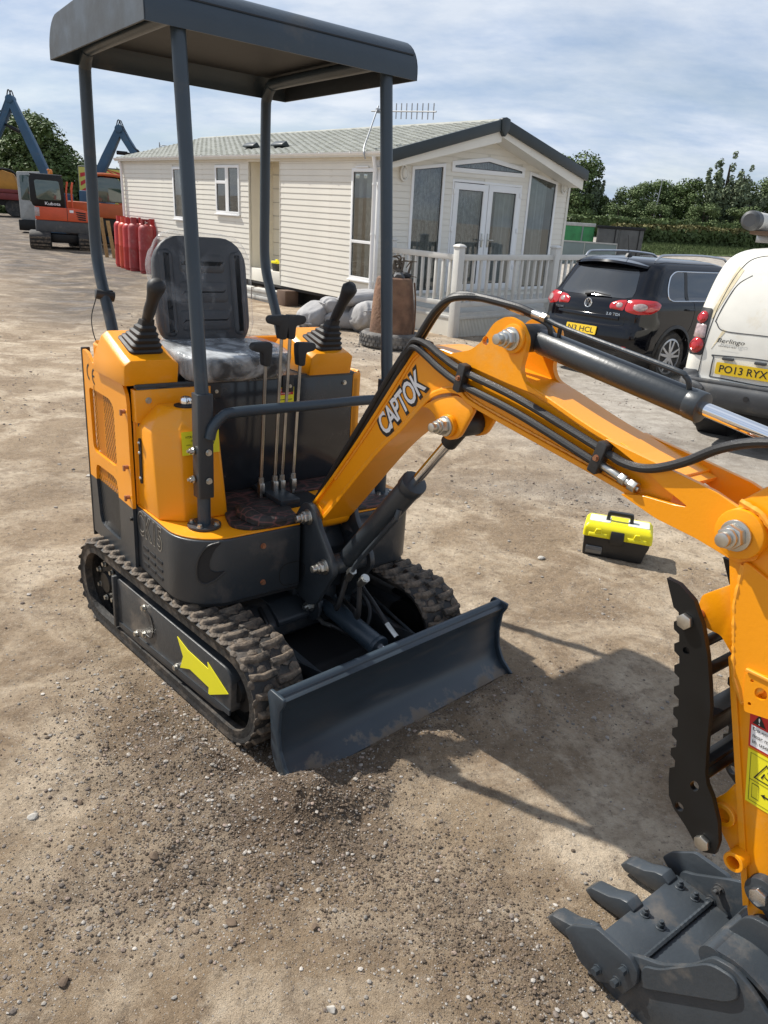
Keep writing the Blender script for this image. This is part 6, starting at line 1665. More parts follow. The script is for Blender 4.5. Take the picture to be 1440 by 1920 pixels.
text('Prohibited to', 'white_decal', sp_, (.0818, .069, .970), (0, 1, 0), (0, 0, 1), .05, .007); text('rotation', 'white_decal', sp_, (.0818, .072, .959), (0, 1, 0), (0, 0, 1), .04, .006)
for k in range(3):
    g = MB(); g.bx(.0813, .0816, .068, .12 - .01 * (k % 2), .912 + k * .012, .9145 + k * .012); g.build('label_line', 'black_print', sp_)
mb = MB(); mb.bx(-.33, .078, .405, .43, .60, 1.0); mb.prism(rpoly([(.078, .60), (.078, 1.02), (.04, 1.03), (.03, .6)], .01), .403, .44); bb(mb, 'left_side_panel', 'orange', .004)
mb = MB(); mb.bx(.046, .088, -.484, -.215, .90, 1.010); mb.bx(.044, .052, -.482, -.3, .6, .95); pl_ = bb(mb, 'front_cover_plate', 'orange', .002)
for y in (-.44, -.25):
    g = MB(); bolt(g, (.088, y, .975), (1, 0, 0), .008, .007, 10); g.build('bolt', 'zinc', pl_)
# tank with its cap, slot and decal
mb = MB()
l0 = [(.052, -.478), (.228, -.474), (.286, -.408), (.288, -.262), (.282, -.25), (.095, -.205), (.052, -.205)]
l1 = [(.052, -.476), (.180, -.472), (.258, -.408), (.264, -.278), (.258, -.268), (.095, -.235), (.052, -.235)]
l2 = [(.052, -.468), (.172, -.462), (.248, -.402), (.255, -.284), (.249, -.272), (.095, -.24), (.052, -.24)]
l3 = [(.052, -.415), (.13, -.408), (.196, -.368), (.203, -.302), (.198, -.295), (.095, -.262), (.052, -.262)]
mb.ring([[(*p, .6005) for p in l0], [(*p, .885) for p in l1], [(*p, .91) for p in l2], [(*p, .962) for p in l3]])
tank = bb(mb, 'tank', 'orange', .006, 3)
g = MB(); g.lathe([(.001, 0), (.040, 0), (.040, .004), (.001, .004)], (.150, -.335, .9615), 'z', 24); g.build('filler_recess', 'dark_inside', tank)
g = MB(); g.lathe([(.001, 0), (.020, 0), (.021, .004), (.021, .02), (.018, .026), (.008, .030), (.001, .030)], (.150, -.335, .9655), 'z', 24); g.build('filler_cap', 'chrome', tank)
g = MB(); g.prism(rrect(.082, .102, .69, .85, .009, 4), -.4795, -.474); sl = g.build('level_slot', 'dark_inside', tank)
for z in (.835, .80, .71):
    g = MB(); g.ball((.092, -.480, z), .006, 8); g.build('slot_screw', 'zinc', tank)
def tank_pt(y, z, o=.0015):
    t = (z - .6) / .285; x = .288 - t * .024
    return (x + o, y, z)
g = MB(); g.ring([[tank_pt(-.404, .826), tank_pt(-.272, .826)], [tank_pt(-.404, .904), tank_pt(-.272, .904)]], False, False, closed=False)
dec = g.build('hydraulic_oil_decal', 'yellow_decal', tank)
vv_ = (-.084, 0, 1)
text('HYDRAULIC OIL', 'black_print', tank, tank_pt(-.390, .882, .0022), (0, 1, 0), vv_, .058, .008)
text('ISO 46', 'black_print', tank, tank_pt(-.372, .870, .0022), (0, 1, 0), vv_, .026, .007)
text('REFILL TO MARK', 'black_print', tank, tank_pt(-.388, .857, .0022), (0, 1, 0), vv_, .052, .005)
text('NO WATER', 'black_print', tank, tank_pt(-.380, .845, .0022), (0, 1, 0), vv_, .036, .005)
g = MB(); A = []; Bq = []
for k in range(25):
    a = 2 * PI * k / 24
    A.append(tank_pt(-.310 + .021 * math.cos(a), .869 + .024 * math.sin(a), .0022)); Bq.append(tank_pt(-.310 + .0185 * math.cos(a), .869 + .0215 * math.sin(a), .0022))
g.ring([A, Bq], False, False, closed=False); g.build('decal_ring', 'black_print', tank)
# floor mats, lever plinth, travel and swing levers
mb = MB(); mb.plate(rpoly([(.30, -.27), (.40, -.30), (.455, -.26), (.468, -.16), (.468, -.06), (.37, -.045), (.34, -.03), (.2, -.06), (.11, -.2), (.2, -.21)], .03), [], .6005, .611, 'z'); bb(mb, 'floor_mat', 'floor_mat', .003)
mb = MB(); mb.plate(rpoly([(.09, -.2), (.19, -.06), (.2, -.02), (.2, .33), (.24, .38), (.09, .39)], .03), [], .6005, .609, 'z'); bb(mb, 'floor_mat', 'floor_mat', .003)
mb = MB(); mb.plate(rpoly([(.33, .13), (.46, .13), (.47, .28), (.42, .38), (.36, .33), (.30, .2)], .03), [], .6005, .611, 'z'); bb(mb, 'floor_mat', 'floor_mat', .003)
mb = MB(); mb.tube([(.28, -.2, .612), (.36, -.22, .622), (.44, -.2, .617), (.455, -.12, .614)], [.02, .03, .026, .012], 10, smooth=4); bb(mb, 'mat_fold', 'floor_mat')
mb = MB(); mb.bx(.205, .33, -.055, .125, .6002, .604); mb.bx(.21, .325, -.05, .12, .604, .6055); bb(mb, 'valve_opening', 'dark_inside')
mb = MB(); mb.bx(.10, .32, -.06, .02, .603, .63); bb(mb, 'valve_block', 'charcoal', .004)
lev = []
def ray_pt(u, v, xp):
    """where the sight line through photo pixel (u, v) meets the body plane x = xp: used once to take measurements"""
for y0, ty, z1, gx_, dirn in ((-.075, -.062, 1.155, 1, -1), (-.018, .0, 1.245, 1, -1), (.012, .034, 1.245, 1, 1), (.060, .078, 1.150, 1, 1)):
    xb = .20
    mb = MB(); mb.bx(xb - .012, xb + .012, y0 - .010, y0 + .010, .625, .665); mb.bx(xb - .006, xb + .006, y0 - .006, y0 + .006, .605, .63)
    lv = bb(mb, 'control_lever', 'zinc', .002)
    g = MB(); g.tube([(xb, y0, .655), (xb, y0 + (ty - y0) * .02, .675), (xb - .0, ty, z1 - .06)], .0062, 10); g.build('lever_rod', 'lever_rod', lv)
    g = MB(); g.cyl((xb, y0, .665), (xb, y0, .685), .0105, n=6); g.build('lever_nut', 'zinc', lv)
    g = MB()
    prof = [(-.012, -.064), (.012, -.064), (.016, -.018), (.050, -.011), (.058, .003), (.050, .016), (-.011, .019), (-.019, .011), (-.018, -.018)]
    pts = rpoly([(ty + dirn * a, z1 + b_) for a, b_ in prof], .008, 3)
    g.prism(pts, xb - .016, xb + .016, 'x'); g.build('lever_handle', 'rubber', lv, .006, 2)

# --- canopy, posts, rail
CX0, CX1, CW, CZ = -.612, .262, .474, 2.041
arc = []
H_ = .128; rr_ = .105
arc += [(CX0, CZ)]
for k in range(9):
    a = R(180 - 90 * k / 8); arc.append((CX0 + rr_ + rr_ * math.cos(a), CZ + H_ - rr_ + .0 + rr_ * math.sin(a)))
arc += [(CX0 + .3, CZ + H_ + .008), (CX1 - .3, CZ + H_ + .008)]
for k in range(9):
    a = R(90 - 90 * k / 8); arc.append((CX1 - rr_ + rr_ * math.cos(a), CZ + H_ - rr_ + rr_ * math.sin(a)))
arc += [(CX1, CZ)]
mid = Vector(((CX0 + CX1) / 2, CZ + .05))
inn = []
for i, p in enumerate(arc):
    a = Vector(arc[max(i - 1, 0)]); b_ = Vector(arc[min(i + 1, len(arc) - 1)]); d = (b_ - a).normalized(); nn = Vector((d.y, -d.x)); inn.append(tuple(Vector(p) + nn * .004))
mb = MB(); mb.prism(arc + inn[::-1], -CW, CW); can = bb(mb, 'canopy_roof', 'slate', 0, sharp=40)
for y in (-CW, CW - .004):
    g = MB(); g.prism(arc, y - .0008, y + .0048); g.build('canopy_end_plate', 'charcoal' if y > 0 else 'canopy_end', can, .0015, 1)
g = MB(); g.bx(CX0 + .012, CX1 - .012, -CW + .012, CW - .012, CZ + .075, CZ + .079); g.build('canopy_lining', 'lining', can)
PY = .366
def fpost(s):
    y = s * PY
    mb = MB(); mb.lathe([(.001, 0), (.055, 0), (.055, .010), (.001, .010)], (.345, y, .6005), 'z', 24); fl = bb(mb, 'post_flange', 'charcoal', .001)
    for k in range(4):
        a = R(45 + 90 * k); g = MB(); bolt(g, (.345 + .042 * math.cos(a), y + .042 * math.sin(a), .6105), (0, 0, 1), .008, .010); g.build('bolt', 'zinc', fl)
    mb = MB(); mb.tube([(.345, y, .61), (.345, y, 1.03), (.335, y, 1.10), (.225, y, 2.09)], .0215, 14); po = bb(mb, 'canopy_post', 'slate')
    mb = MB(); mb.prism(rrect(.345 - .026, .345 + .026, y - .026, y + .026, .006, 3), .705, 1.045, 'z'); sl_ = bb(mb, 'post_sleeve', 'charcoal', .002)
    for z in (.86, .765):
        g = MB(); bolt(g, (.345 - .01, y - .030, z), (0, -1, 0), .010, .012); g.cyl((.345 - .01, y - .042, z), (.345 - .01, y - .05, z), .005); g.build('bolt', 'zinc', sl_)
        g = MB(); bolt(g, (.375, y + .005, z + .0), (1, 0, 0), .008, .009); g.build('bolt', 'zinc', sl_)
fpost(-1); fpost(1)
for s in (-1, 1):
    y = s * PY
    mb = MB(); mb.tube([(-.41, y, .99), (-.425, y, 1.08), (-.47, y, 1.18), (-.555, y, 1.33), (-.582, y, 1.43), (-.585, y, 1.6), (-.585, y, 1.98), (-.575, y, 2.04), (-.54, y, 2.075), (-.48, y, 2.085), (.2, y, 2.085)], .0215, 14, smooth=4); bb(mb, 'rear_post', 'slate')
    mb = MB(); mb.prism(rrect(-.45, -.385, y - .03, y + .03, .006, 3), 1.02, 1.035, 'z'); mb.tube([(-.415, y, 1.035), (-.425, y, 1.09)], .030, 12); bb(mb, 'post_socket', 'charcoal', .002)
    if s < 0:
        mb = MB(); mb.cyl((-.515, y - .034, 1.262), (-.505, y + .034, 1.25), .02, n=10); mb.bx(-.54, -.50, y - .03, y + .03, 1.255, 1.275); bb(mb, 'hose_clip', 'plastic_black', .003)
        mb = MB(); mb.tube([(-.52, y - .03, 1.25), (-.50, y - .06, 1.17), (-.46, y - .06, 1.09), (-.42, y - .03, 1.05)], .002, 5, smooth=5); bb(mb, 'thin_cable', 'black_steel')
mb = MB(); mb.tube([(.375, -PY + .01, .905), (.376, -PY + .02, .94), (.378, -PY + .05, .972), (.38, -PY + .10, .984), (.38, 0, .984), (.38, PY - .10, .984), (.378, PY - .05, .972), (.376, PY - .02, .94), (.375, PY - .01, .905)], .0175, 12, smooth=5); bb(mb, 'hand_rail', 'slate')

# --- swing post
SY0, SY1 = -.052, .122
chk = rpoly([(.36, .585), (.40, .60), (.448, .665), (.495, .678), (.535, .655), (.553, .61), (.648, .51), (.655, .47), (.63, .44), (.55, .318), (.50, .295), (.40, .325), (.36, .36)], .02)
for y in (SY0, SY1 - .02):
    mb = MB(); mb.prism(chk, y, y + .02); bb(mb, 'swing_cheek', 'charcoal', .004)
mb = MB(); mb.prism([(.36, .33), (.36, .575), (.44, .585), (.50, .50), (.48, .33)], SY0 + .02, SY1 - .02); mb.cyl((.42, .035, .31), (.42, .035, .60), .05); bb(mb, 'swing_post', 'charcoal', .004)
mb = MB(); mb.bx(.30, .42, SY0 - .01, SY1 + .01, .30, .335); mb.lathe([(.001, 0), (.075, 0), (.075, .05), (.001, .05)], (.42, .035, .29), 'z'); bb(mb, 'swing_bracket', 'charcoal', .004)
mb = MB(); mb.lathe([(.001, 0), (.06, 0), (.07, .03), (.06, .05), (.001, .05)], (.50, .16, .53), 'z', 18); bb(mb, 'swing_cap', 'charcoal')
def nut(x, z, y, r=.020, name='pin_nut', out=-1, mat='zinc', parent=None, thread=True):
    g = MB(); g.cyl((x, y, z), (x, y + out * .006, z), r * 1.35, n=22); g.cyl((x, y + out * .006, z), (x, y + out * .026, z), r * 1.1, n=6)
    if thread:
        g.cyl((x, y + out * .026, z), (x, y + out * .036, z), r * .85, n=16); g.cyl((x, y + out * .036, z), (x, y + out * .052, z), r * .62, n=14)
    return bb(g, name, mat, .0018, 2)
nut(.492, .627, SY0); nut(.602, .485, SY0)
mb = MB(); mb.cyl((.492, SY0 - .001, .627), (.492, SY1 + .02, .627), .022); mb.cyl((.602, SY0 - .001, .485), (.602, SY1 + .02, .485), .022); bb(mb, 'pivot_pin', 'black_steel')

# --- boom
BY0, BY1 = -.026, .096
bot = [(.470, .600), (.505, .592), (.80, .918), (.912, 1.022), (.985, 1.100), (1.03, 1.142), (1.08, 1.166), (1.135, 1.174), (1.205, 1.150), (1.585, 1.085), (1.76, 1.052)]
top = [(.452, .650), (.545, .755), (.703, .945), (.858, 1.146), (.925, 1.238), (.965, 1.268), (1.015, 1.280), (1.115, 1.272), (1.275, 1.254), (1.39, 1.236), (1.562, 1.186), (1.775, 1.138)]
def strip(mb, pts, y0, y1, th, up):
    """flange following a polyline"""
    A = []
    P = [Vector(p) for p in pts]
    L = []
    for i, p in enumerate(P):
        a = P[max(i - 1, 0)]; b_ = P[min(i + 1, len(P) - 1)]; d = (b_ - a).normalized(); nn = Vector((-d.y, d.x)) * (1 if up else -1); q = p - nn * th
        L.append([(p.x, y0, p.y), (p.x, y1, p.y), (q.x, y1, q.y), (q.x, y0, q.y)])
    mb.ring(L)
def smoothp(pts, k=4): return [(p.x, p.y) for p in spline([Vector((a, b_, 0)) for a, b_ in pts], k)]
ts, bs = smoothp(top), smoothp(bot)
def inset(pts, d):
    P = [Vector(p) for p in pts]; out = []
    for i, p in enumerate(P):
        a = P[max(i - 1, 0)]; b_ = P[min(i + 1, len(P) - 1)]; t = (b_ - a).normalized(); out.append(tuple(p + Vector((-t.y, t.x)) * d))
    return out
mb = MB(); web = inset(bs, .006) + inset(ts, -.006)[::-1]
mb.prism(web, BY0 + .010, BY1 - .010); boom = bb(mb, 'boom', 'orange', 0)
g = MB(); strip(g, ts, BY0, BY1, .012, True); g.build('boom_top_flange', 'orange', boom, .002, 1)
g = MB(); strip(g, bs, BY0, BY1, .012, False); g.build('boom_bottom_flange', 'orange', boom, .002, 1)
g = MB(); g.cyl((.488, BY0 + .004, .627), (.488, BY1 - .004, .627), .045, n=24); g.build('boom_foot_boss', 'orange', boom, .002)
# weld beads along the flanges
def bead(pts, r, par, y, seed=0, mat='orange_edge'):
    rs = random.Random(seed); P = [Vector((a, y, b_)) for a, b_ in pts]; out = []; rad = []
    for i in range(len(P) - 1):
        n = max(2, int((P[i + 1] - P[i]).length / .006))
        for k in range(n): out.append(P[i].lerp(P[i + 1], k / n)); rad.append(r * rs.uniform(.75, 1.25))
    out.append(P[-1]); rad.append(r)
    g = MB(); g.tube(out, rad, 6); return g.build('weld_bead', mat, par)
bead(inset(bs, .014)[4:-3], .004, boom, BY0 + .009, 1); bead(inset(ts, -.014)[5:-3], .004, boom, BY0 + .009, 2)
# lugs on top for the arm cylinder
lugp = rpoly([(1.085, 1.270), (1.165, 1.292), (1.200, 1.318), (1.235, 1.368), (1.275, 1.388), (1.318, 1.378), (1.345, 1.345), (1.342, 1.310), (1.335, 1.275), (1.352, 1.246), (1.43, 1.222), (1.3, 1.235), (1.15, 1.255)], .014)
for y in (BY0 - .002, BY1 - .012):
    g = MB(); g.plate(lugp, [circ(1.213, 1.322, .011, 14)], y, y + .014); g.build('cylinder_lug', 'orange', boom)
    g = MB(); s = -1 if y < 0 else 1; yy = y if s < 0 else y + .014
    g.cyl((1.306, yy, 1.340), (1.306, yy + s * .010, 1.340), .034, n=26); g.build('lug_boss', 'orange', boom, .002)
nut(1.306, 1.340, BY0 - .012)
# lugs below for the boom cylinder
ll = rpoly([(.985, 1.11), (1.05, 1.148), (1.13, 1.172), (1.195, 1.15), (1.17, 1.105), (1.145, 1.06), (1.105, 1.045), (1.068, 1.062), (1.05, 1.1), (1.02, 1.115)], .018)
for y in (BY0 + .004, BY1 - .018):
    g = MB(); g.prism(ll, y, y + .014); g.build('cylinder_lug', 'orange', boom, .003)
g = MB(); g.cyl((1.11, BY0 + .004, 1.087), (1.11, BY0 - .010, 1.087), .030, n=24); g.build('lug_boss', 'orange', boom, .002)
nut(1.11, 1.087, BY0 - .010)
# fork plates at the far end
fkr = rpoly([(1.60, 1.175), (1.757, 1.152), (1.862, 1.136), (1.925, 1.115), (1.965, 1.085), (1.965, 1.035), (1.93, 1.018), (1.845, 1.035), (1.75, 1.046), (1.66, 1.070), (1.71, 1.082), (1.78, 1.085), (1.815, 1.090), (1.79, 1.10), (1.755, 1.112), (1.72, 1.13)], .008)
for y in (BY0 - .010, BY1 - .002):
    g = MB(); g.prism(fkr, y, y + .012); g.build('fork_plate', 'orange', boom, .002, 1)
g = MB(); g.prism([(1.62, 1.156), (1.79, 1.118), (1.795, 1.128), (1.63, 1.172)], BY0 + .006, BY1 - .006); g.build('fork_top_plate', 'orange', boom, .001, 1)
# CAPTOK lettering, running up the lower limb
d1 = Vector((.925 - .703, 0, 1.238 - .945)).normalized()
uu = Vector((.683, 0, .73)).normalized(); vv2 = Vector((-.73, 0, .683)).normalized()
org = Vector((.838, BY0 + .0093, .990))
for mat_, of, lf, grow in (('black_print', .07, .0006, .010), ('white_decal', .022, .0014, 0)):
    o2 = org - uu * grow - vv2 * grow
    text('CAPTOK', mat_, boom, o2, uu, vv2, .240 + 2 * grow, .068 + 2 * grow, lift=lf, off=of, spacing=.92)
for a in range(7):
    pass
# --- boom cylinder
c0 = Vector((.602, .035, .485)); c1 = Vector((1.11, .035, 1.087)); dd_ = (c1 - c0).normalized()
mb = MB(); mb.cyl(c0 + dd_ * .02, c0 + dd_ * .47, .0375, n=28); mb.cyl(c0 + dd_ * .465, c0 + dd_ * .50, .041, n=28); mb.cyl((.602, -.03, .485), (.602, .10, .485), .036, n=22); bc = bb(mb, 'boom_cylinder', 'charcoal', .003)
g = MB(); g.cyl(c0 + dd_ * .50, c1 - dd_ * .05, .0155, n=20); g.build('cylinder_rod', 'chrome', bc)
g = MB(); g.cyl(c1 - dd_ * .09, c1 - dd_ * .02, .024, n=18); g.cyl((1.11, BY0 + .02, 1.087), (1.11, BY1 - .02, 1.087), .034, n=22); g.build('rod_eye', 'plastic_black', bc, .002)
nn_ = dd_.cross(Vector((0, 1, 0)))
off_ = Vector((.6, -.45, -.55)).normalized() * .046
g = MB(); P = [c0 + dd_ * .40 + off_ * .8, c0 + dd_ * .385 + off_ * 1.15, c0 + dd_ * .36 + off_ * 1.25, c0 + dd_ * .12 + off_ * 1.25, c0 + dd_ * .06 + off_ * 1.5]
g.tube(P, .0085, 10, smooth=3); g.build('feed_pipe', 'charcoal', bc)
e0 = c0 + dd_ * .06 + off_ * 1.5
g = MB(); g.cyl(e0, e0 - dd_ * .04 + Vector((0, 0, -.01)), .013, n=6); g.cyl(e0 + dd_ * .004, e0 - dd_ * .018, .0155, n=6); g.build('hose_fitting', 'zinc', bc)
e1 = c0 + dd_ * .07 + off_ * 1.6 + Vector((.045, .02, -.01))
g = MB(); g.cyl(e1, e1 - dd_ * .05, .013, n=6); g.cyl(e1 - dd_ * .005, e1 - dd_ * .03, .016, n=8); g.build('hose_fitting', 'zinc', bc)
for st, mid_, en in ((e0 - dd_ * .04, (-.02, -.02, -.12), (.44, .03, .30)), (e1 - dd_ * .05, (.0, .0, -.12), (.5, .1, .28))):
    mb = MB(); mb.tube([st, st + Vector(mid_), (Vector(en) + st) / 2 + Vector((.02, 0, -.06)), Vector(en)], .009, 8, smooth=8); bb(mb, 'hydraulic_hose', 'hose')
# --- arm cylinder
a0 = Vector((1.306, .035, 1.340)); a1 = Vector((2.06, .035, 1.222)); da = (a1 - a0).normalized()
La = 1.757 - 1.306
mb = MB(); mb.cyl(a0 + da * .03, a0 + da * (La + .005), .0300, n=30); mb.cyl(a0 + da * (La - .02), a0 + da * (La + .012), .0312, n=30); ac = bb(mb, 'arm_cylinder', 'charcoal', .003)
g = MB(); g.cyl((1.306, BY0 + .015, 1.340), (1.306, BY1 - .015, 1.340), .033, n=22); g.cyl(a0, a0 + da * .05, .028); g.build('cylinder_eye', 'plastic_black', ac, .002)
g = MB(); g.cyl(a0 + da * (La + .01), a1, .0138, n=22); g.build('cylinder_rod', 'chrome', ac)
g = MB(); up = Vector((0, 0, 1)); sd_ = Vector((0, -.35, 1)).normalized()
P = [a0 + da * .06 + sd_ * .022, a0 + da * .06 + sd_ * .045, a0 + da * .045 + sd_ * .052, a0 + da * .0 + sd_ * .056, a0 - da * .03 + sd_ * .058]
g.tube(P, .0065, 10, smooth=3); g.tube([a0 + da * .04 + sd_ * .062, a0 + da * .12 + sd_ * .056, a0 + da * (La - .06) + sd_ * .058, a0 + da * (La - .03) + sd_ * .054, a0 + da * (La - .02) + sd_ * .042, a0 + da * (La - .022) + sd_ * .022], .0058, 10, smooth=3)
g.tube([a0 + da * .095 + sd_ * .058, a0 + da * .085 + sd_ * .028], .005, 8); g.build('feed_pipe', 'charcoal', ac)
g = MB(); s0 = a0 - da * .03 + sd_ * .058; g.cyl(s0 - da * .03, s0 + da * .006, .0095, n=12); g.cyl(s0 + da * .006, s0 + da * .018, .0105, n=6); g.build('hose_fitting', 'zinc', ac)
g = MB(); s1 = a0 + da * .04 + sd_ * .062; g.cyl(s1 - da * .03, s1 + da * .002, .0095, n=12); g.cyl(s1 - da * .002, s1 + da * .012, .0105, n=6); g.build('hose_fitting', 'zinc', ac)
# hoses
for dy_, dz_, st in ((0, 0, s0 - da * .03), (.018, .006, s1 - da * .03)):
    mb = MB(); mb.tube([st, st + Vector((-.06, -.01, .012)), (1.10, -.035 + dy_, 1.412 + dz_), (1.035, -.036 + dy_, 1.375 + dz_), (.985, -.036 + dy_, 1.315 + dz_), (.935, -.03 + dy_, 1.255), (.86, -.02 + dy_, 1.16), (.70, -.01 + dy_, .965), (.56, 0 + dy_, .79), (.47, .02 + dy_, .67), (.44, .03 + dy_, .55)], .0095, 10, smooth=6); bb(mb, 'hydraulic_hose', 'hose')
hz = BY0 - .001
for k, zo in enumerate((.0, -.034)):
    P = [(.45, .0 + .01 * k, .665), (.555, -.012, .79), (.70, -.02, .975), (.85, -.026, 1.17), (.93, -.032, 1.262 + zo * .3), (.965, -.038, 1.288 + zo * .55), (1.01, hz - .008, 1.283 + zo * .9), (1.07, hz - .008, 1.262 + zo), (1.155, hz - .008, 1.238 + zo), (1.35, hz - .008, 1.207 + zo), (1.595, hz - .008, 1.150 + zo)]
    if k == 0: P += [(1.66, hz - .008, 1.136), (1.72, hz - .010, 1.142), (1.79, hz - .014, 1.175), (1.86, hz - .02, 1.222), (1.93, hz - .02, 1.25), (2.02, hz - .01, 1.262), (2.12, hz, 1.27)]
    mb = MB(); mb.tube(P, .0095, 10, smooth=6); bb(mb, 'hydraulic_hose', 'hose')
mb = MB(); mb.tube([(.455, .05, .69), (.56, .045, .805), (.705, .04, .99), (.86, .035, 1.19), (.925, .03, 1.262), (.95, .03, 1.268)], .013, 8, smooth=5); bb(mb, 'hose_sleeve', 'hose')
f0 = Vector((1.625, hz - .008, 1.112)); fd = Vector((.075, 0, -.020)).normalized()
g = MB(); g.cyl(f0 - fd * .02, f0 + fd * .03, .0095, n=12); g.cyl(f0 + fd * .03, f0 + fd * .046, .0125, n=6); g.cyl(f0 + fd * .046, f0 + fd * .056, .009, n=12); g.cyl(f0 + fd * .056, f0 + fd * .074, .0130, n=6); g.cyl(f0 + fd * .074, f0 + fd * .080, .006, n=8); bb(g, 'hose_fitting', 'zinc', .001)
for x, z, tl in ((1.155, 1.222, -.22), (1.598, 1.133, -.27)):
    T = Matrix.Translation((x, hz - .002, z)) @ Matrix.Rotation(-tl, 4, 'Y') 
    g = MB(); g.prism(rrect(-.012, .012, -.036, .036, .004, 3), -.021, .004, T=T); cl = bb(g, 'hose_clamp', 'plastic_black', .002)
    g = MB(); bolt(g, T @ Vector((0, -.021, 0)), (0, -1, 0), .0055, .007); g.build('bolt', 'copper_bolt', cl)

# --- arm, hanging from the boom end down to the bucket
AY0, AY1 = -.030, .100
armp = [(1.905, 1.042), (1.898, 1.10), (1.91, 1.135), (1.955, 1.178), (2.03, 1.26), (2.09, 1.26), (2.13, 1.15), (2.18, .95), (2.225, .7), (2.235, .45), (2.215, .30), (2.17, .265), (2.13, .285), (2.112, .33), (2.085, .42), (2.058, .49), (2.035, .576), (1.962, .831)]
mb = MB(); mb.prism(armp, AY0, AY1); arm = bb(mb, 'arm', 'orange', .004)
g = MB(); g.cyl((1.93, AY0 - .024, 1.078), (1.93, AY1 + .024, 1.078), .047, n=28); g.build('arm_boss', 'orange', arm, .003)
nut(1.928, 1.076, AY0 - .026, r=.022)
g = MB(); g.prism(rpoly([(1.945, 1.03), (2.02, 1.0), (2.10, .90), (2.05, .83), (2.005, .755), (1.975, .805), (1.945, .94)], .01), AY0 - .010, AY0 - .0005); g.build('side_plate', 'orange', arm, .002, 1)
bead([(1.945, 1.02), (1.947, .94), (1.978, .80), (2.005, .755), (2.05, .83), (2.10, .90)], .0055, arm, AY0 - .006, 5)
bead([(1.985, 1.115), (2.015, 1.06), (2.03, 1.0), (2.08, .93)], .006, arm, AY0 - .006, 6)
bead([(1.915, 1.135), (1.955, 1.125), (1.985, 1.10)], .007, arm, AY0 - .012, 7)
g = MB(); g.prism([(1.958, .83), (1.966, .845), (2.115, .345), (2.105, .335)], AY0 - .004, AY0 - .0005); g.build('edge_strip', 'orange', arm)
# raised bracket with holes, stickers
g = MB(); g.plate(rpoly([(2.000, .822), (2.075, .845), (2.09, .76), (2.015, .745), (2.006, .78)], .006), [circ(2.036, .795, .012, 14), circ(2.015, .812, .0035, 8), circ(2.021, .765, .0035, 8)], AY0 - .014, AY0 - .0006); g.build('plate_with_holes', 'orange', arm)
g = MB(); g.bx(2.0, 2.08, AY0 - .018, AY0 - .010, .826, .832); g.build('bracket_lip', 'orange_edge', arm, .001, 1)
ya = AY0 - .0012
su_, sv_ = Vector((1, 0, .0)), Vector((-.18, 0, 1))
def spt(x, z): return Vector((2.020, ya, .752)) + su_ * x + sv_ * z
def quad(x0, x1, z0, z1, mat, lift, name):
    g = MB(); L = [spt(x0, z0), spt(x1, z0), spt(x1, z1), spt(x0, z1)]
    g.add([(p.x, p.y - lift, p.z) for p in L], [(0, 1, 2, 3)]); return g.build(name, mat, arm)
quad(0, .11, -.078, -.002, 'red_decal', .0, 'danger_label'); quad(.004, .106, -.074, -.032, 'white_decal', .0006, 'label_panel')
quad(0, .11, -.192, -.082, 'yellow_decal', .0, 'warning_label')
g = MB(); P3 = [spt(.006, -.028), spt(.032, -.028), spt(.019, -.006)]; g.add([(p.x, p.y - .0006, p.z) for p in P3], [(0, 1, 2)]); g.build('warning_triangle', 'black_print', arm)
text('!', 'white_decal', arm, spt(.0175, -.026) - Vector((0, .0008, 0)), su_, sv_, .003, .014)
text('DANGER', 'black_print', arm, spt(.036, -.026) - Vector((0, .0006, 0)), su_, sv_, .055, .016, off=.01)
for k, s_ in enumerate(('Do not allow people', 'near machine when', 'in use!')):
    text(s_, 'black_print', arm, spt(.008, -.043 - k * .012) - Vector((0, .0012, 0)), su_, sv_, (.092, .088, .034)[k], .0085)
def outline(pts, w, mat, name):
    g = MB(); P = [Vector(p) for p in pts]; c = sum((p for p in P), Vector((0, 0, 0))) / len(P)
    I = [p + (c - p).normalized() * w for p in P]; n = len(P)
    g.add([(p.x, p.y - .0008, p.z) for p in P + I], [(i, (i + 1) % n, n + (i + 1) % n, n + i) for i in range(n)]); return g.build(name, mat, arm)
outline([spt(.006, -.186), spt(.106, -.186), spt(.106, -.088), spt(.006, -.088)], .0012, 'black_print', 'label_border')
outline([spt(.014, -.136), spt(.062, -.136), spt(.038, -.096)], .004, 'black_print', 'warning_triangle')
outline([spt(.012, -.178), spt(.026, -.178), spt(.026, -.148), spt(.012, -.148)], .0014, 'black_print', 'label_pictogram')
g = MB(); P3 = [spt(.03, -.163), spt(.038, -.158), spt(.038, -.1615), spt(.046, -.1615), spt(.046, -.158), spt(.054, -.163), spt(.046, -.168), spt(.046, -.1645), spt(.038, -.1645), spt(.038, -.168)]
g.add([(p.x, p.y - .0008, p.z) for p in P3], [tuple(range(10))]); g.build('label_arrow', 'black_print', arm)
for q in (((.03, -.13), (.036, -.118), (.034, -.116), (.028, -.128)), ((.036, -.122), (.046, -.126), (.045, -.128), (.035, -.124)), ((.04, -.112), (.043, -.108), (.047, -.116), (.044, -.118))):
    g = MB(); g.add([tuple(spt(*a) - Vector((0, .0008, 0))) for a in q], [(0, 1, 2, 3)]); g.build('label_pictogram', 'black_print', arm)
quad(.006, .106, -.1425, -.1415, 'black_print', .0008, 'label_line')
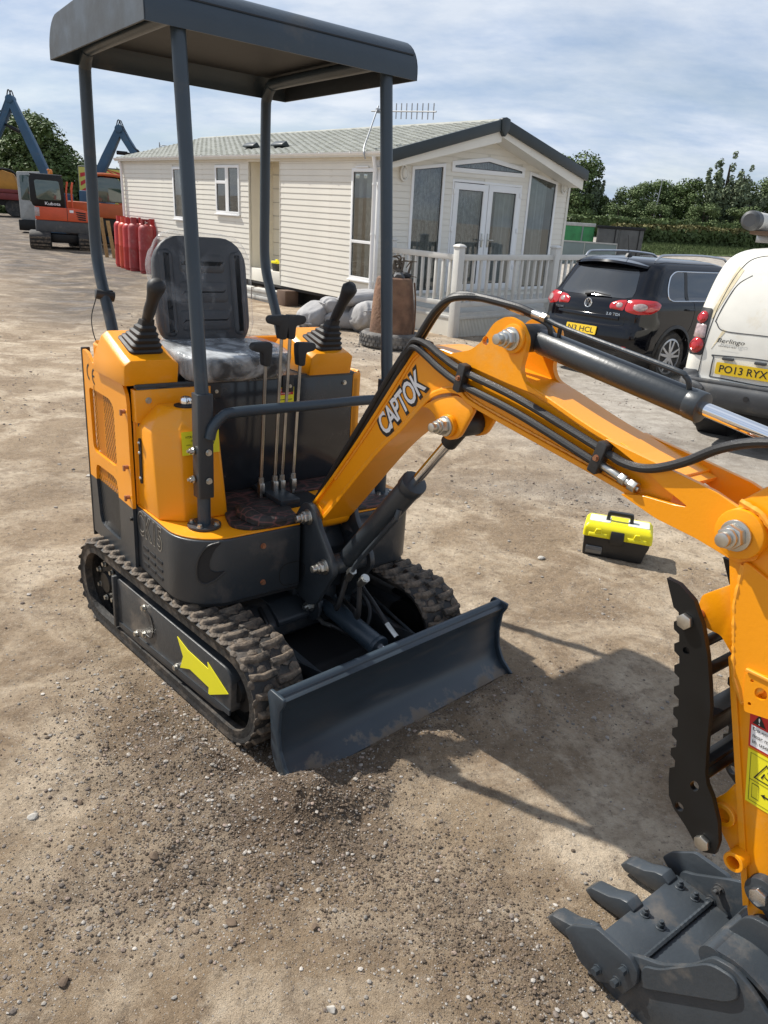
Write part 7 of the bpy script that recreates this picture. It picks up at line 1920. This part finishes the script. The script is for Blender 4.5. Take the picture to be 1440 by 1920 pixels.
# ears for the thumb, low lugs, pins
ear = rpoly([(1.876, .925), (1.945, .985), (1.975, .82), (1.93, .862), (1.90, .862), (1.872, .885)], .008)
for y in (AY0 + .004, AY1 - .016):
    g = MB(); g.prism(ear, y, y + .012); g.build('thumb_ear', 'orange', arm, .002)
low = rpoly([(2.03, .585), (2.015, .545), (1.995, .515), (2.005, .49), (2.02, .465), (2.05, .435), (2.065, .405), (2.10, .40), (2.12, .44), (2.08, .52)], .012)
for y in (AY0 + .002, AY1 - .014):
    g = MB(); g.prism(low, y, y + .012); g.build('thumb_ear', 'orange', arm, .002)
def pipe(x, z, y0, y1, ro, ri, name, mat, par):
    g = MB(); n = 22; L = []
    for r_, y in ((ri, y0), (ro, y0), (ro, y1), (ri, y1)): L.append([(x + r_ * math.cos(2 * PI * k / n), y, z + r_ * math.sin(2 * PI * k / n)) for k in range(n)])
    L.append(L[0]); g.ring(L, False, False); return g.build(name, mat, par, .001, 1)
pipe(2.075, .435, AY0 - .03, AY1 + .03, .0205, .0135, 'pin_bush', 'orange', arm)
pipe(2.025, .502, AY0 - .008, AY1 + .008, .024, .015, 'pin_bush', 'orange', arm)
# thumb
tip = [(1.824, .952), (1.852, .950), (1.888, .930), (1.915, .89), (1.938, .835), (1.955, .78), (1.967, .735), (1.977, .66), (1.988, .596), (1.996, .575), (2.012, .555), (2.035, .51), (2.046, .47), (2.045, .44), (2.022, .427), (2.0, .437), (1.975, .458), (1.945, .478), (1.928, .500), (1.921, .53)]
edge = []
E0, E1 = Vector((1.918, .548)), Vector((1.850, .902))
bow = lambda t: .018 * math.sin(PI * min(1, max(0, t))) * -1
nT = 8
pts_ = []
for k in range(nT):
    t0, t1 = k / nT, (k + 1) / nT
    for f, dpt in ((.04, .0), (.30, .0), (.45, .011), (.78, .011), (.96, .0)):
        t = t0 + (t1 - t0) * f; p = E0.lerp(E1, t); nrm2 = Vector((E1 - E0).normalized().yx) * Vector((1, -1)) 
        q = p + Vector((.98, .18)) * (dpt + .006 * math.sin(PI * t)); pts_.append((q.x, q.y))
tp = tip + pts_
for y in (-.076, .132):
    g = MB(); g.plate(tp, [circ(1.954, .490, .010, 14), circ(1.974, .556, .0115, 14, .8), circ(1.895, .825, .0075, 12)], y, y + .013)
    th = bb(g, 'thumb_plate', 'black_steel')
mb = MB(); mb.cyl((1.895, -.07, .825), (1.895, .14, .825), .011); mb.cyl((1.93, -.065, .79), (1.93, .14, .79), .012); mb.bx(1.93, 1.97, -.064, .133, .70, .712); mb.bx(1.955, 1.985, -.064, .133, .60, .612); mb.cyl((1.974, -.064, .585), (1.974, .133, .585), .018); mb.bx(1.945, 1.956, -.064, .133, .64, .70); bb(mb, 'thumb_crossbar', 'black_steel', .002)
def hexhead(x, z, y, r, name='bolt_head'):
    g = MB(); g.cyl((x, y, z), (x, y - .011, z), r, n=6); return bb(g, name, 'zinc', .0016, 2)
hexhead(1.882, .885, -.0765, .0165); hexhead(2.018, .450, -.0765, .0165)
mb = MB(); mb.cyl((1.882, -.066, .885), (1.882, .13, .885), .011); bb(mb, 'thumb_pin', 'copper_bolt')
# bucket linkage
for x, z in ((2.135, .40), (2.157, .315)):
    mb = MB(); mb.cyl((x, AY0 - .022, z), (x, AY1 + .022, z), .033, n=24); lk = bb(mb, 'link_boss', 'charcoal', .003)
    g = MB(); g.cyl((x, AY0 - .022, z), (x, AY0 - .036, z), .0185, n=6); g.build('bolt_head', 'steel', lk, .002)
mb = MB(); mb.prism(rpoly([(2.10, .40), (2.15, .44), (2.3, .36), (2.3, .29), (2.2, .33), (2.14, .37)], .02), AY0 - .02, AY0 - .006); mb.prism(rpoly([(2.125, .31), (2.16, .35), (2.25, .28), (2.27, .18), (2.2, .12), (2.14, .22)], .02), AY0 - .02, AY0 - .004); mb.prism(rpoly([(2.125, .31), (2.16, .35), (2.25, .28), (2.27, .18), (2.2, .12), (2.14, .22)], .02), AY1 + .004, AY1 + .02); bb(mb, 'bucket_link', 'charcoal', .003)
hexhead(2.192, .262, AY0 - .02, .02)

# --- bucket
KY0, KY1 = -.155, .222
shell = [(1.862, .058), (1.95, .0575), (1.965, .062), (2.06, .050), (2.14, .030), (2.21, .055), (2.26, .105), (2.285, .17), (2.275, .23), (2.24, .275), (2.17, .298), (2.12, .292)]
ss = smoothp(shell, 3)
mb = MB(); strip(mb, ss, KY0 + .012, KY1 - .012, .010, True); bk = bb(mb, 'bucket_shell', 'bucket_grey', .001, 1)
g = MB(); g.bx(1.860, 1.955, KY0 + .012, KY1 - .012, .0585, .0685); g.build('lip_plate', 'bucket_grey', bk, .002)
bead([(1.957, .0), (1.957, .001)], .004, bk, 0) if False else None
g = MB(); g.tube([(1.958, KY0 + .02 + k * .006, .0675 + .0012 * math.sin(k * 2.1)) for k in range(57)], .0062, 6); g.build('weld_bead', 'bucket_grey', bk)
sidep = rpoly([(1.865, .02), (1.868, .085), (1.90, .10), (1.985, .156), (2.03, .180), (2.085, .235), (2.12, .292), (2.16, .302), (2.195, .29), (2.255, .25), (2.29, .17), (2.26, .09), (2.19, .025), (2.1, .002), (1.95, .002)], .012)
for y in (KY0, KY1 - .012):
    g = MB(); g.prism(sidep, y, y + .012); g.build('bucket_side', 'bucket_grey', bk, .002)
    o_ = -1 if y < 0 else 1; yo = y if o_ < 0 else y + .012
    g = MB(); g.prism(rpoly([(2.005, .092), (1.996, .150), (2.03, .172), (2.12, .282), (2.172, .292), (2.185, .255), (2.168, .228)], .02), yo, yo + o_ * .007); g.build('wear_plate', 'bucket_grey', bk, .002, 1)
    sc2 = rpoly([(1.808, .075), (1.826, .104), (1.884, .150), (1.972, .150), (1.995, .132), (1.998, .10), (1.975, .045), (1.95, .052), (1.915, .02), (1.86, .028)], .008)
    yc_ = yo + o_ * .0005
    g = MB(); g.prism(sc2, yc_, yc_ + o_ * .013); cut = g.build('side_cutter', 'bucket_grey', bk, .0025)
    for x, z in ((1.907, .052), (1.966, .112), (1.955, .066)):
        g = MB(); bolt(g, (x, yc_ + o_ * .013, z), (0, o_, 0), .0085, .014); g.build('bolt', 'bucket_grey', bk)
        g = MB(); yi_ = (y + .012) if o_ < 0 else y
        bolt(g, (x, yi_, z), (0, -o_, 0), .010, .012); g.cyl((x, yi_, z), (x, yi_ - o_ * .024, z), .0055); g.build('bolt', 'bucket_grey', bk)
# teeth
for y in (-.112, .034, .180):
    g = MB(); hw = .022
    L = []
    for x, z0, z1, w_ in ((1.736, .022, .027, .021), (1.75, .016, .044, .022), (1.80, .018, .060, .021), (1.828, .022, .078, .021), (1.848, .026, .084, .021), (1.868, .03, .074, .020), (1.874, .032, .060, .018)):
        L.append([(x, y - w_, z0), (x, y + w_, z0), (x, y + w_, z1 - .002), (x, y + w_ * .6, z1), (x, y - w_ * .6, z1), (x, y - w_, z1 - .002)])
    g.ring(L); g.build('bucket_tooth', 'bucket_grey', bk, .0016, 2)
    for x in (1.888, 1.93):
        g = MB(); g.lathe([(.001, 0), (.0125, 0), (.0125, .003), (.001, .003)], (x, y, .0685), 'z', 16); g.cyl((x, y, .0715), (x, y, .081), .0088, n=6); g.cyl((x, y, .081), (x, y, .088), .0055, n=10); g.build('bolt', 'bucket_grey', bk, .001, 1)
g = MB(); g.cyl((2.115, -.03, .232), (2.115, .10, .232), .030, n=26); g.cyl((2.115, KY0 + .01, .275), (2.115, KY1 - .01, .275), .026, n=24); g.build('torque_tube', 'bucket_grey', bk)
for y in (-.075, .125):
    g = MB(); g.prism(rpoly([(2.09, .26), (2.13, .36), (2.19, .37), (2.26, .30), (2.27, .2), (2.18, .22)], .025), y, y + .014); g.build('bucket_ear', 'charcoal', bk, .003)
# ------------------------------------------------------------------ smaller things standing about
# toolbox on the dirt
TBX = thing('toolbox', 'black toolbox with yellow lid and black handle, alone on the dirt beyond the boom', 'toolbox', (1.245, 3.78, gz(1.245, 3.78)), R(-17.5))
TBX.scale = (.98, .98, .98)
g = MB(); g.ring([[(-.165, -.075, .0), (.145, -.075, .0), (.145, .085, .0), (-.165, .085, .0)], [(-.168, -.08, .04), (.150, -.08, .04), (.150, .09, .04), (-.168, .09, .04)], [(-.170, -.088, .098), (.168, -.088, .098), (.168, .095, .098), (-.170, .095, .098)], [(-.170, -.088, .125), (.170, -.088, .125), (.170, .095, .125), (-.170, .095, .125)]]); tb_ = g.build('box', 'tool_black', TBX, .010, 3)
g = MB(); g.prism(rrect(-.152, -.066, .022, .064, .006, 3), -.0905, -.080); g.build('window', 'tool_window', tb_, .003)
g = MB(); g.prism(rrect(-.148, -.07, .026, .042, .003, 2), -.092, -.088); g.build('window_label', 'grey_print', tb_)
g = MB(); g.ring([[(x * s + .0, y * t_, z) for x, y in rrect(-.178, .178, -.096, .102, .014, 4)] for s, t_, z in ((1, 1, .118), (1.0, 1.0, .150), (.985, .97, .170), (.90, .82, .190), (.84, .72, .193))]); lid = g.build('lid', 'tool_yellow', TBX, .002, 1)
for x in (-.10, .10):
    g = MB(); g.prism(rrect(x - .055, x + .055, -.055, .055, .012, 3), .193, .1965, 'z'); g.build('lid_tray', 'tray_clear', lid, .003)
    g = MB(); g.ring([[(x - .052, -.094, .118), (x + .052, -.094, .118), (x + .052, -.094, .146), (x - .052, -.094, .146)], [(x - .045, -.106, .124), (x + .045, -.106, .124), (x + .045, -.101, .142), (x - .045, -.101, .142)]]); g.build('lid_boss', 'tool_yellow', lid, .002, 1)
    g = MB(); g.prism([(x - .02, .142), (x + .02, .142), (x + .012, .168), (x - .012, .168)], -.103, -.09); g.build('lid_rib', 'tool_yellow', lid, .002, 1)
g = MB(); g.ring([[(-.034, -.100, .088), (.034, -.100, .088), (.034, -.085, .088), (-.034, -.085, .088)], [(-.036, -.108, .12), (.036, -.108, .12), (.036, -.09, .12), (-.036, -.09, .12)], [(-.034, -.102, .165), (.034, -.102, .165), (.034, -.085, .165), (-.034, -.085, .165)]]); g.build('latch', 'tool_black', TBX, .003, 2)
g = MB(); P = rpoly([(-.072, .185), (-.068, .236), (-.06, .246), (.06, .246), (.068, .236), (.072, .185), (.052, .185), (.050, .226), (-.050, .226), (-.052, .185)], .008); g.prism(P, -.014, .014); g.build('handle', 'tool_black', TBX, .004, 2)
# second, small yellow-lidded box on the porch sill
q = Matrix.Translation((HO[0], HO[1], 0)) @ Matrix.Rotation(HA, 4, 'Z') @ FH @ Vector((3.40, -.10, .601))
T2 = thing('toolbox', 'small dark box with yellow lid on the sill of the caravan porch', 'toolbox', q, HA)
g = MB(); g.ring([[(x * s, y * s, z) for x, y in rrect(-.10, .10, -.07, .07, .01, 3)] for s, z in ((.82, 0), (1, .15))]); g.build('box', 'tool_black', T2, .004)
g = MB(); g.prism(rrect(-.112, .112, -.08, .08, .012, 3), .15, .20, 'z'); g.build('lid', 'tool_yellow', T2, .012); g = MB(); g.bx(-.05, .05, -.01, .01, .20, .23); g.build('handle', 'tool_yellow', T2, .004)
# gas bottles
def bottle(x, y, s, mat, label, rz, z=None):
    t = thing('gas_bottle', label, 'gas bottle', (x, y, gz(x, y) - .01), rz, 'gas bottles by the caravan', s)
    g = MB(); g.lathe([(.001, .0), (.165, .0), (.172, .015), (.168, .05), (.187, .075), (.187, .60), (.189, .61), (.187, .62), (.187, 1.08), (.178, 1.14), (.145, 1.195), (.09, 1.225), (.04, 1.235), (.001, 1.236)], n=22); g.build('cylinder', mat, t)
    g = MB(); L = []
    for zc, r in ((1.20, .115), (1.36, .118), (1.36, .112), (1.20, .109)):
        L.append([(r * math.cos(R(a)), r * math.sin(R(a)), zc) for a in range(-60, 241, 20)])
    L.append(L[0]); g.ring(L, False, False, closed=False); g.build('collar', mat, t)
    g = MB(); g.cyl((0, 0, 1.22), (0, 0, 1.31), .025, n=10); g.cyl((0, 0, 1.27), (.06, 0, 1.27), .016, n=8); g.build('valve', 'zinc', t)
    g = MB(); pa = [(-.188 * math.cos(R(a)), -.188 * math.sin(R(a))) for a in (60, 75, 90, 105, 120)]
    g.ring([[(a, b, .72) for a, b in pa], [(a, b, .92) for a, b in pa]], False, False, closed=False); g.build('worn_print', 'gas_faded', t)
for x, y, mat, lab, rz in ((-6.61, 20.68, 'gas_faded', 'faded red gas bottle at the near end of the row, right by the caravan wall', .3),
                          (-7.04, 21.16, 'gas_faded', 'pinkish worn gas bottle, second from the near end of the row', 1.2),
                          (-7.30, 21.50, 'gas_red', 'deep red gas bottle in the middle of the front row', 2.0),
                          (-7.52, 21.80, 'gas_orange', 'bright orange-red gas bottle, second from the far end of the row', .8),
                          (-7.74, 22.10, 'gas_red', 'red gas bottle at the far end of the front row', 2.6),
                          (-6.52, 21.05, 'gas_red', 'red gas bottle in the back row, tight against the caravan siding', 1.6),
                          (-6.95, 21.55, 'gas_red', 'red gas bottle half hidden behind the middle of the front row', .2),
                          (-7.28, 21.95, 'gas_orange', 'orange-red gas bottle showing only its collar at the back of the row', 3.0)):
    bottle(x, y, .98, mat, lab, rz)
# rusty pot in a tyre, with scrap on top
TY = thing('tyre', 'worn grey car tyre lying flat around the rusty pot', 'tyre', (-.075, 11.30, gz(-.075, 11.3)))
g = MB(); g.lathe([(.29, .03), (.33, .005), (.40, .0), (.435, .03), (.452, .07), (.452, .15), (.435, .19), (.40, .215), (.33, .21), (.29, .185)], n=44)
g.f = [f for f in g.f if len(f) == 4]; ty = g.build('carcass', 'tyre_grey', TY)
for row, (r0, z0) in enumerate(((.454, .055), (.456, .11), (.452, .165))):
    for k in range(40):
        a = 2 * PI * (k + .5 * row) / 40; e = MB(); e.bx(-.006, .008, -.026, .026, -.018, .018, T=Matrix.Translation((r0 * math.cos(a), r0 * math.sin(a), z0)) @ Matrix.Rotation(a, 4, 'Z') @ Matrix.Rotation(.25, 4, 'X')); 
        if row == 1 and k > 39: break
        e.build('tread_block', 'tyre_grey', ty)
PO = thing('rusty_pot', 'rusty brown tapered iron pot standing in the old tyre', 'pot', (-.075, 11.30, gz(-.075, 11.3)))
g = MB(); L = []
for z, r in ((.02, .31), (.10, .325), (.3, .322), (.55, .305), (.75, .285), (.90, .262), (.955, .25), (.975, .225), (.965, .19), (.90, .19)):
    L.append([((r * (1 + .02 * math.sin(3 * a + z * 5))) * math.cos(a), r * (1 + .02 * math.cos(2 * a + z * 3)) * math.sin(a), z) for a in np.linspace(0, 2 * PI, 36, endpoint=False)])
g.ring(L); g.build('body', 'rust', PO)
g = MB(); g.tube([(.315, -.12, .12), (.325, -.13, .4), (.31, -.11, .7), (.28, -.1, .92)], .012, 6, smooth=4); g.build('seam', 'rust', PO)
g = MB(); g.cyl((0, 0, .90), (0, 0, .92), .19, n=20); g.build('soil', 'clod', PO)
SC = thing('scrap_heap', 'tangle of dry stems and rags piled on the rusty pot', 'scrap', (-.075, 11.30, gz(-.075, 11.3) + .93))
rs = random.Random(11)
for k in range(16):
    a = rs.uniform(0, 6.28); r = rs.uniform(.02, .16); h = rs.uniform(.08, .32); g = MB(); g.tube([(r * math.cos(a), r * math.sin(a), 0), (r * 1.2 * math.cos(a) + rs.uniform(-.08, .08), r * 1.2 * math.sin(a), h), (r * 1.3 * math.cos(a) + rs.uniform(-.16, .16), r * 1.3 * math.sin(a), h * rs.uniform(.5, 1.1))], [.02, .015, .006], 6, smooth=3); g.build('stem', 'plant_dry', SC)
for k, (x, y, z, r, m) in enumerate(((.05, -.10, .05, .10, 'plastic_grey'), (.14, -.02, .06, .09, 'dark_inside'), (-.08, -.06, .06, .10, 'plant_dry'), (.0, .1, .1, .12, 'plant_dry'))):
    bm = bmesh.new(); bmesh.ops.create_icosphere(bm, subdivisions=2, radius=r)
    for v in bm.verts: v.co *= 1 + .35 * (rs.random() - .5); v.co.z *= .7; v.co += Vector((x, y, z))
    me = bpy.data.meshes.new('rag'); bm.to_mesh(me); bm.free(); me.materials.append(M[m]); link('rag', me, SC)
# filled sacks
def sack(x, y, z, L_, W_, H_, rz, tilt, label, seed):
    t = thing('sack', label, 'sack', (x, y, z), rz, 'grey sacks heaped by the caravan'); t.rotation_euler = (0, tilt, rz)
    bm = bmesh.new(); bmesh.ops.create_icosphere(bm, subdivisions=5, radius=1)
    co = np.array([v.co[:] for v in bm.verts]); sg = np.sign(co); e = .74
    q = sg * np.abs(co) ** e; q *= np.array([L_ / 2, W_ / 2, H_ / 2]) * .93
    pin = np.clip((np.abs(q[:, 0]) / (L_ / 2) - .55) / .45, 0, 1); q[:, 2] *= 1 - .55 * pin ** 2; q[:, 1] *= 1 - .12 * pin
    wr = fbm(co[:, 0] * 1.3 + seed * 7, co[:, 1] * 1.3 + co[:, 2] * 1.5, 2) * .07 * H_ + pin * .05 * H_ * np.sin(co[:, 1] * 14 + seed) + .010 * np.abs(fbm(q[:, 0] * 8 + seed, q[:, 1] * 20 + q[:, 2] * 9, 3))
    for v, p, w_ in zip(bm.verts, q, wr): v.co = Vector(p) + v.normal * float(w_)
    for f in bm.faces: f.smooth = True
    me = bpy.data.meshes.new('bag'); bm.to_mesh(me); bm.free(); me.materials.append(M['sack']); link('bag', me, t)
    g = MB(); g.tube([(-L_ * .46, -W_ * .33, .0), (-L_ * .485, 0, .01), (-L_ * .46, W_ * .33, .0)], .010, 6, smooth=4); g.build('hem', 'sack', t)
gs0 = gz(-.9, 12.9)
sack(-1.38, 12.95, gs0 + .20,   .74, .50, .40, 1.1, -.35, 'grey sack lying apart at the left of the heap, its tied end up', 1)
sack(-.80, 13.02, gs0 + .16,  .95, .56, .34, .15, 0, 'grey sack lying flat across the middle of the heap', 2)
sack(-.48, 12.72, gs0 + .25,  .86, .62, .52, 1.9, .30, 'large bulging grey sack next to the rusty pot', 3)
sack(-.62, 12.98, gs0 + .52,  .84, .52, .26, .35, -.12, 'topmost grey sack draped over the heap', 4)
sack(-1.02, 13.05, gs0 + .34,  .62, .44, .30, .5, .2, 'small grey sack tucked behind the heap under the siding', 5)
# white lengths and a brown block under the caravan edge
FP = Matrix.Translation((HO[0], HO[1], 0)) @ Matrix.Rotation(HA, 4, 'Z')
k = 0
for row in range(4):
    for col in range(2):
        p = FP @ Vector((4.62 - .05 * row, .06 + .13 * col + .03 * (row % 2), .0 + .072 * row)); 
        t = thing('plastic_length', ('%s white plastic length of the bundle under the caravan, on its %s side' % (('bottom', 'second lowest', 'third lowest', 'topmost')[row], ('inner', 'outer')[col])), 'plastic length', (p.x, p.y, p.z), HA + PI, 'white lengths bundled under the caravan')
        g = MB(); g.bx(0, 1.55 + .06 * ((row + col) % 3), -.06, .06, .0, .066); g.build('profile', 'plank_white', t, .006)
p = FP @ Vector((3.75, .14, 0)); t = thing('strap', 'brown strap tied round the bundle of white lengths', 'strap', (p.x, p.y, 0), HA)
g = MB(); g.tube([(0, -.17, .02), (0.01, -.17, .28), (0, .0, .31), (0, .17, .29), (.01, .18, .05)], .012, 6); g.build('band', 'card_brown', t)
p = FP @ Vector((2.68, .10, 0)); t = thing('brown_block', 'dark brown block beside the end of the white bundle', 'block', (p.x, p.y, 0), HA)
g = MB(); g.bx(-.16, .16, -.16, .16, 0, .33); g.build('block', 'card_brown', t, .012)
# individual stones that stand out
for x, y, r, m, fl, lab in ((-.426, 1.771, .019, 'stone_pale', .45, 'flat pale stone, the largest on the dirt left of the blade'),
                           (-.61, 2.042, .012, 'stone_grey', .6, 'grey stone just below the front end of the right track'),
                           (-.525, 1.507, .014, 'clod', .7, 'dark clod in the middle of the disturbed dirt at lower left'),
                           (-.276, 1.624, .014, 'clod', .7, 'dark clod below the left corner of the blade'),
                           (-.883, 1.614, .013, 'stone_pale', .6, 'pale stone near the left edge of the photo'),
                           (-.26, 1.742, .011, 'stone_pink', .5, 'small pinkish stone by the spoil under the blade corner'),
                           (-.19, 1.636, .010, 'stone_pale', .7, 'whitish stone right of the dark clod below the blade'),
                           (-.288, 1.332, .014, 'clod', .5, 'dark clod alone on pale dirt near the bottom'),
                           (-.093, 1.334, .010, 'clod', .8, 'small dark clod right of the bottom middle'),
                           (-.038, 1.141, .010, 'stone_pale', .8, 'upright pale stone at the bottom edge'),
                           (-.611, 1.158, .014, 'clod', .6, 'dark clod at the bottom left corner'),
                           (-.786, 1.685, .009, 'clod', .7, 'dark clod left of the flat pale stone'),
                           (-1.87, 4.545, .024, 'stone_pale', .35, 'pale flat stone left of the engine door'),
                           (1.206, 6.074, .03, 'stone_grey', .45, 'flat grey stone behind the boom, above the toolbox'),
                           (.839, 3.672, .02, 'stone_pale', .55, 'pale stone left of the toolbox')):
    o = stone(x, y, r, m, fl, int(abs(x * 1000))); tag(o, lab, 'stone')
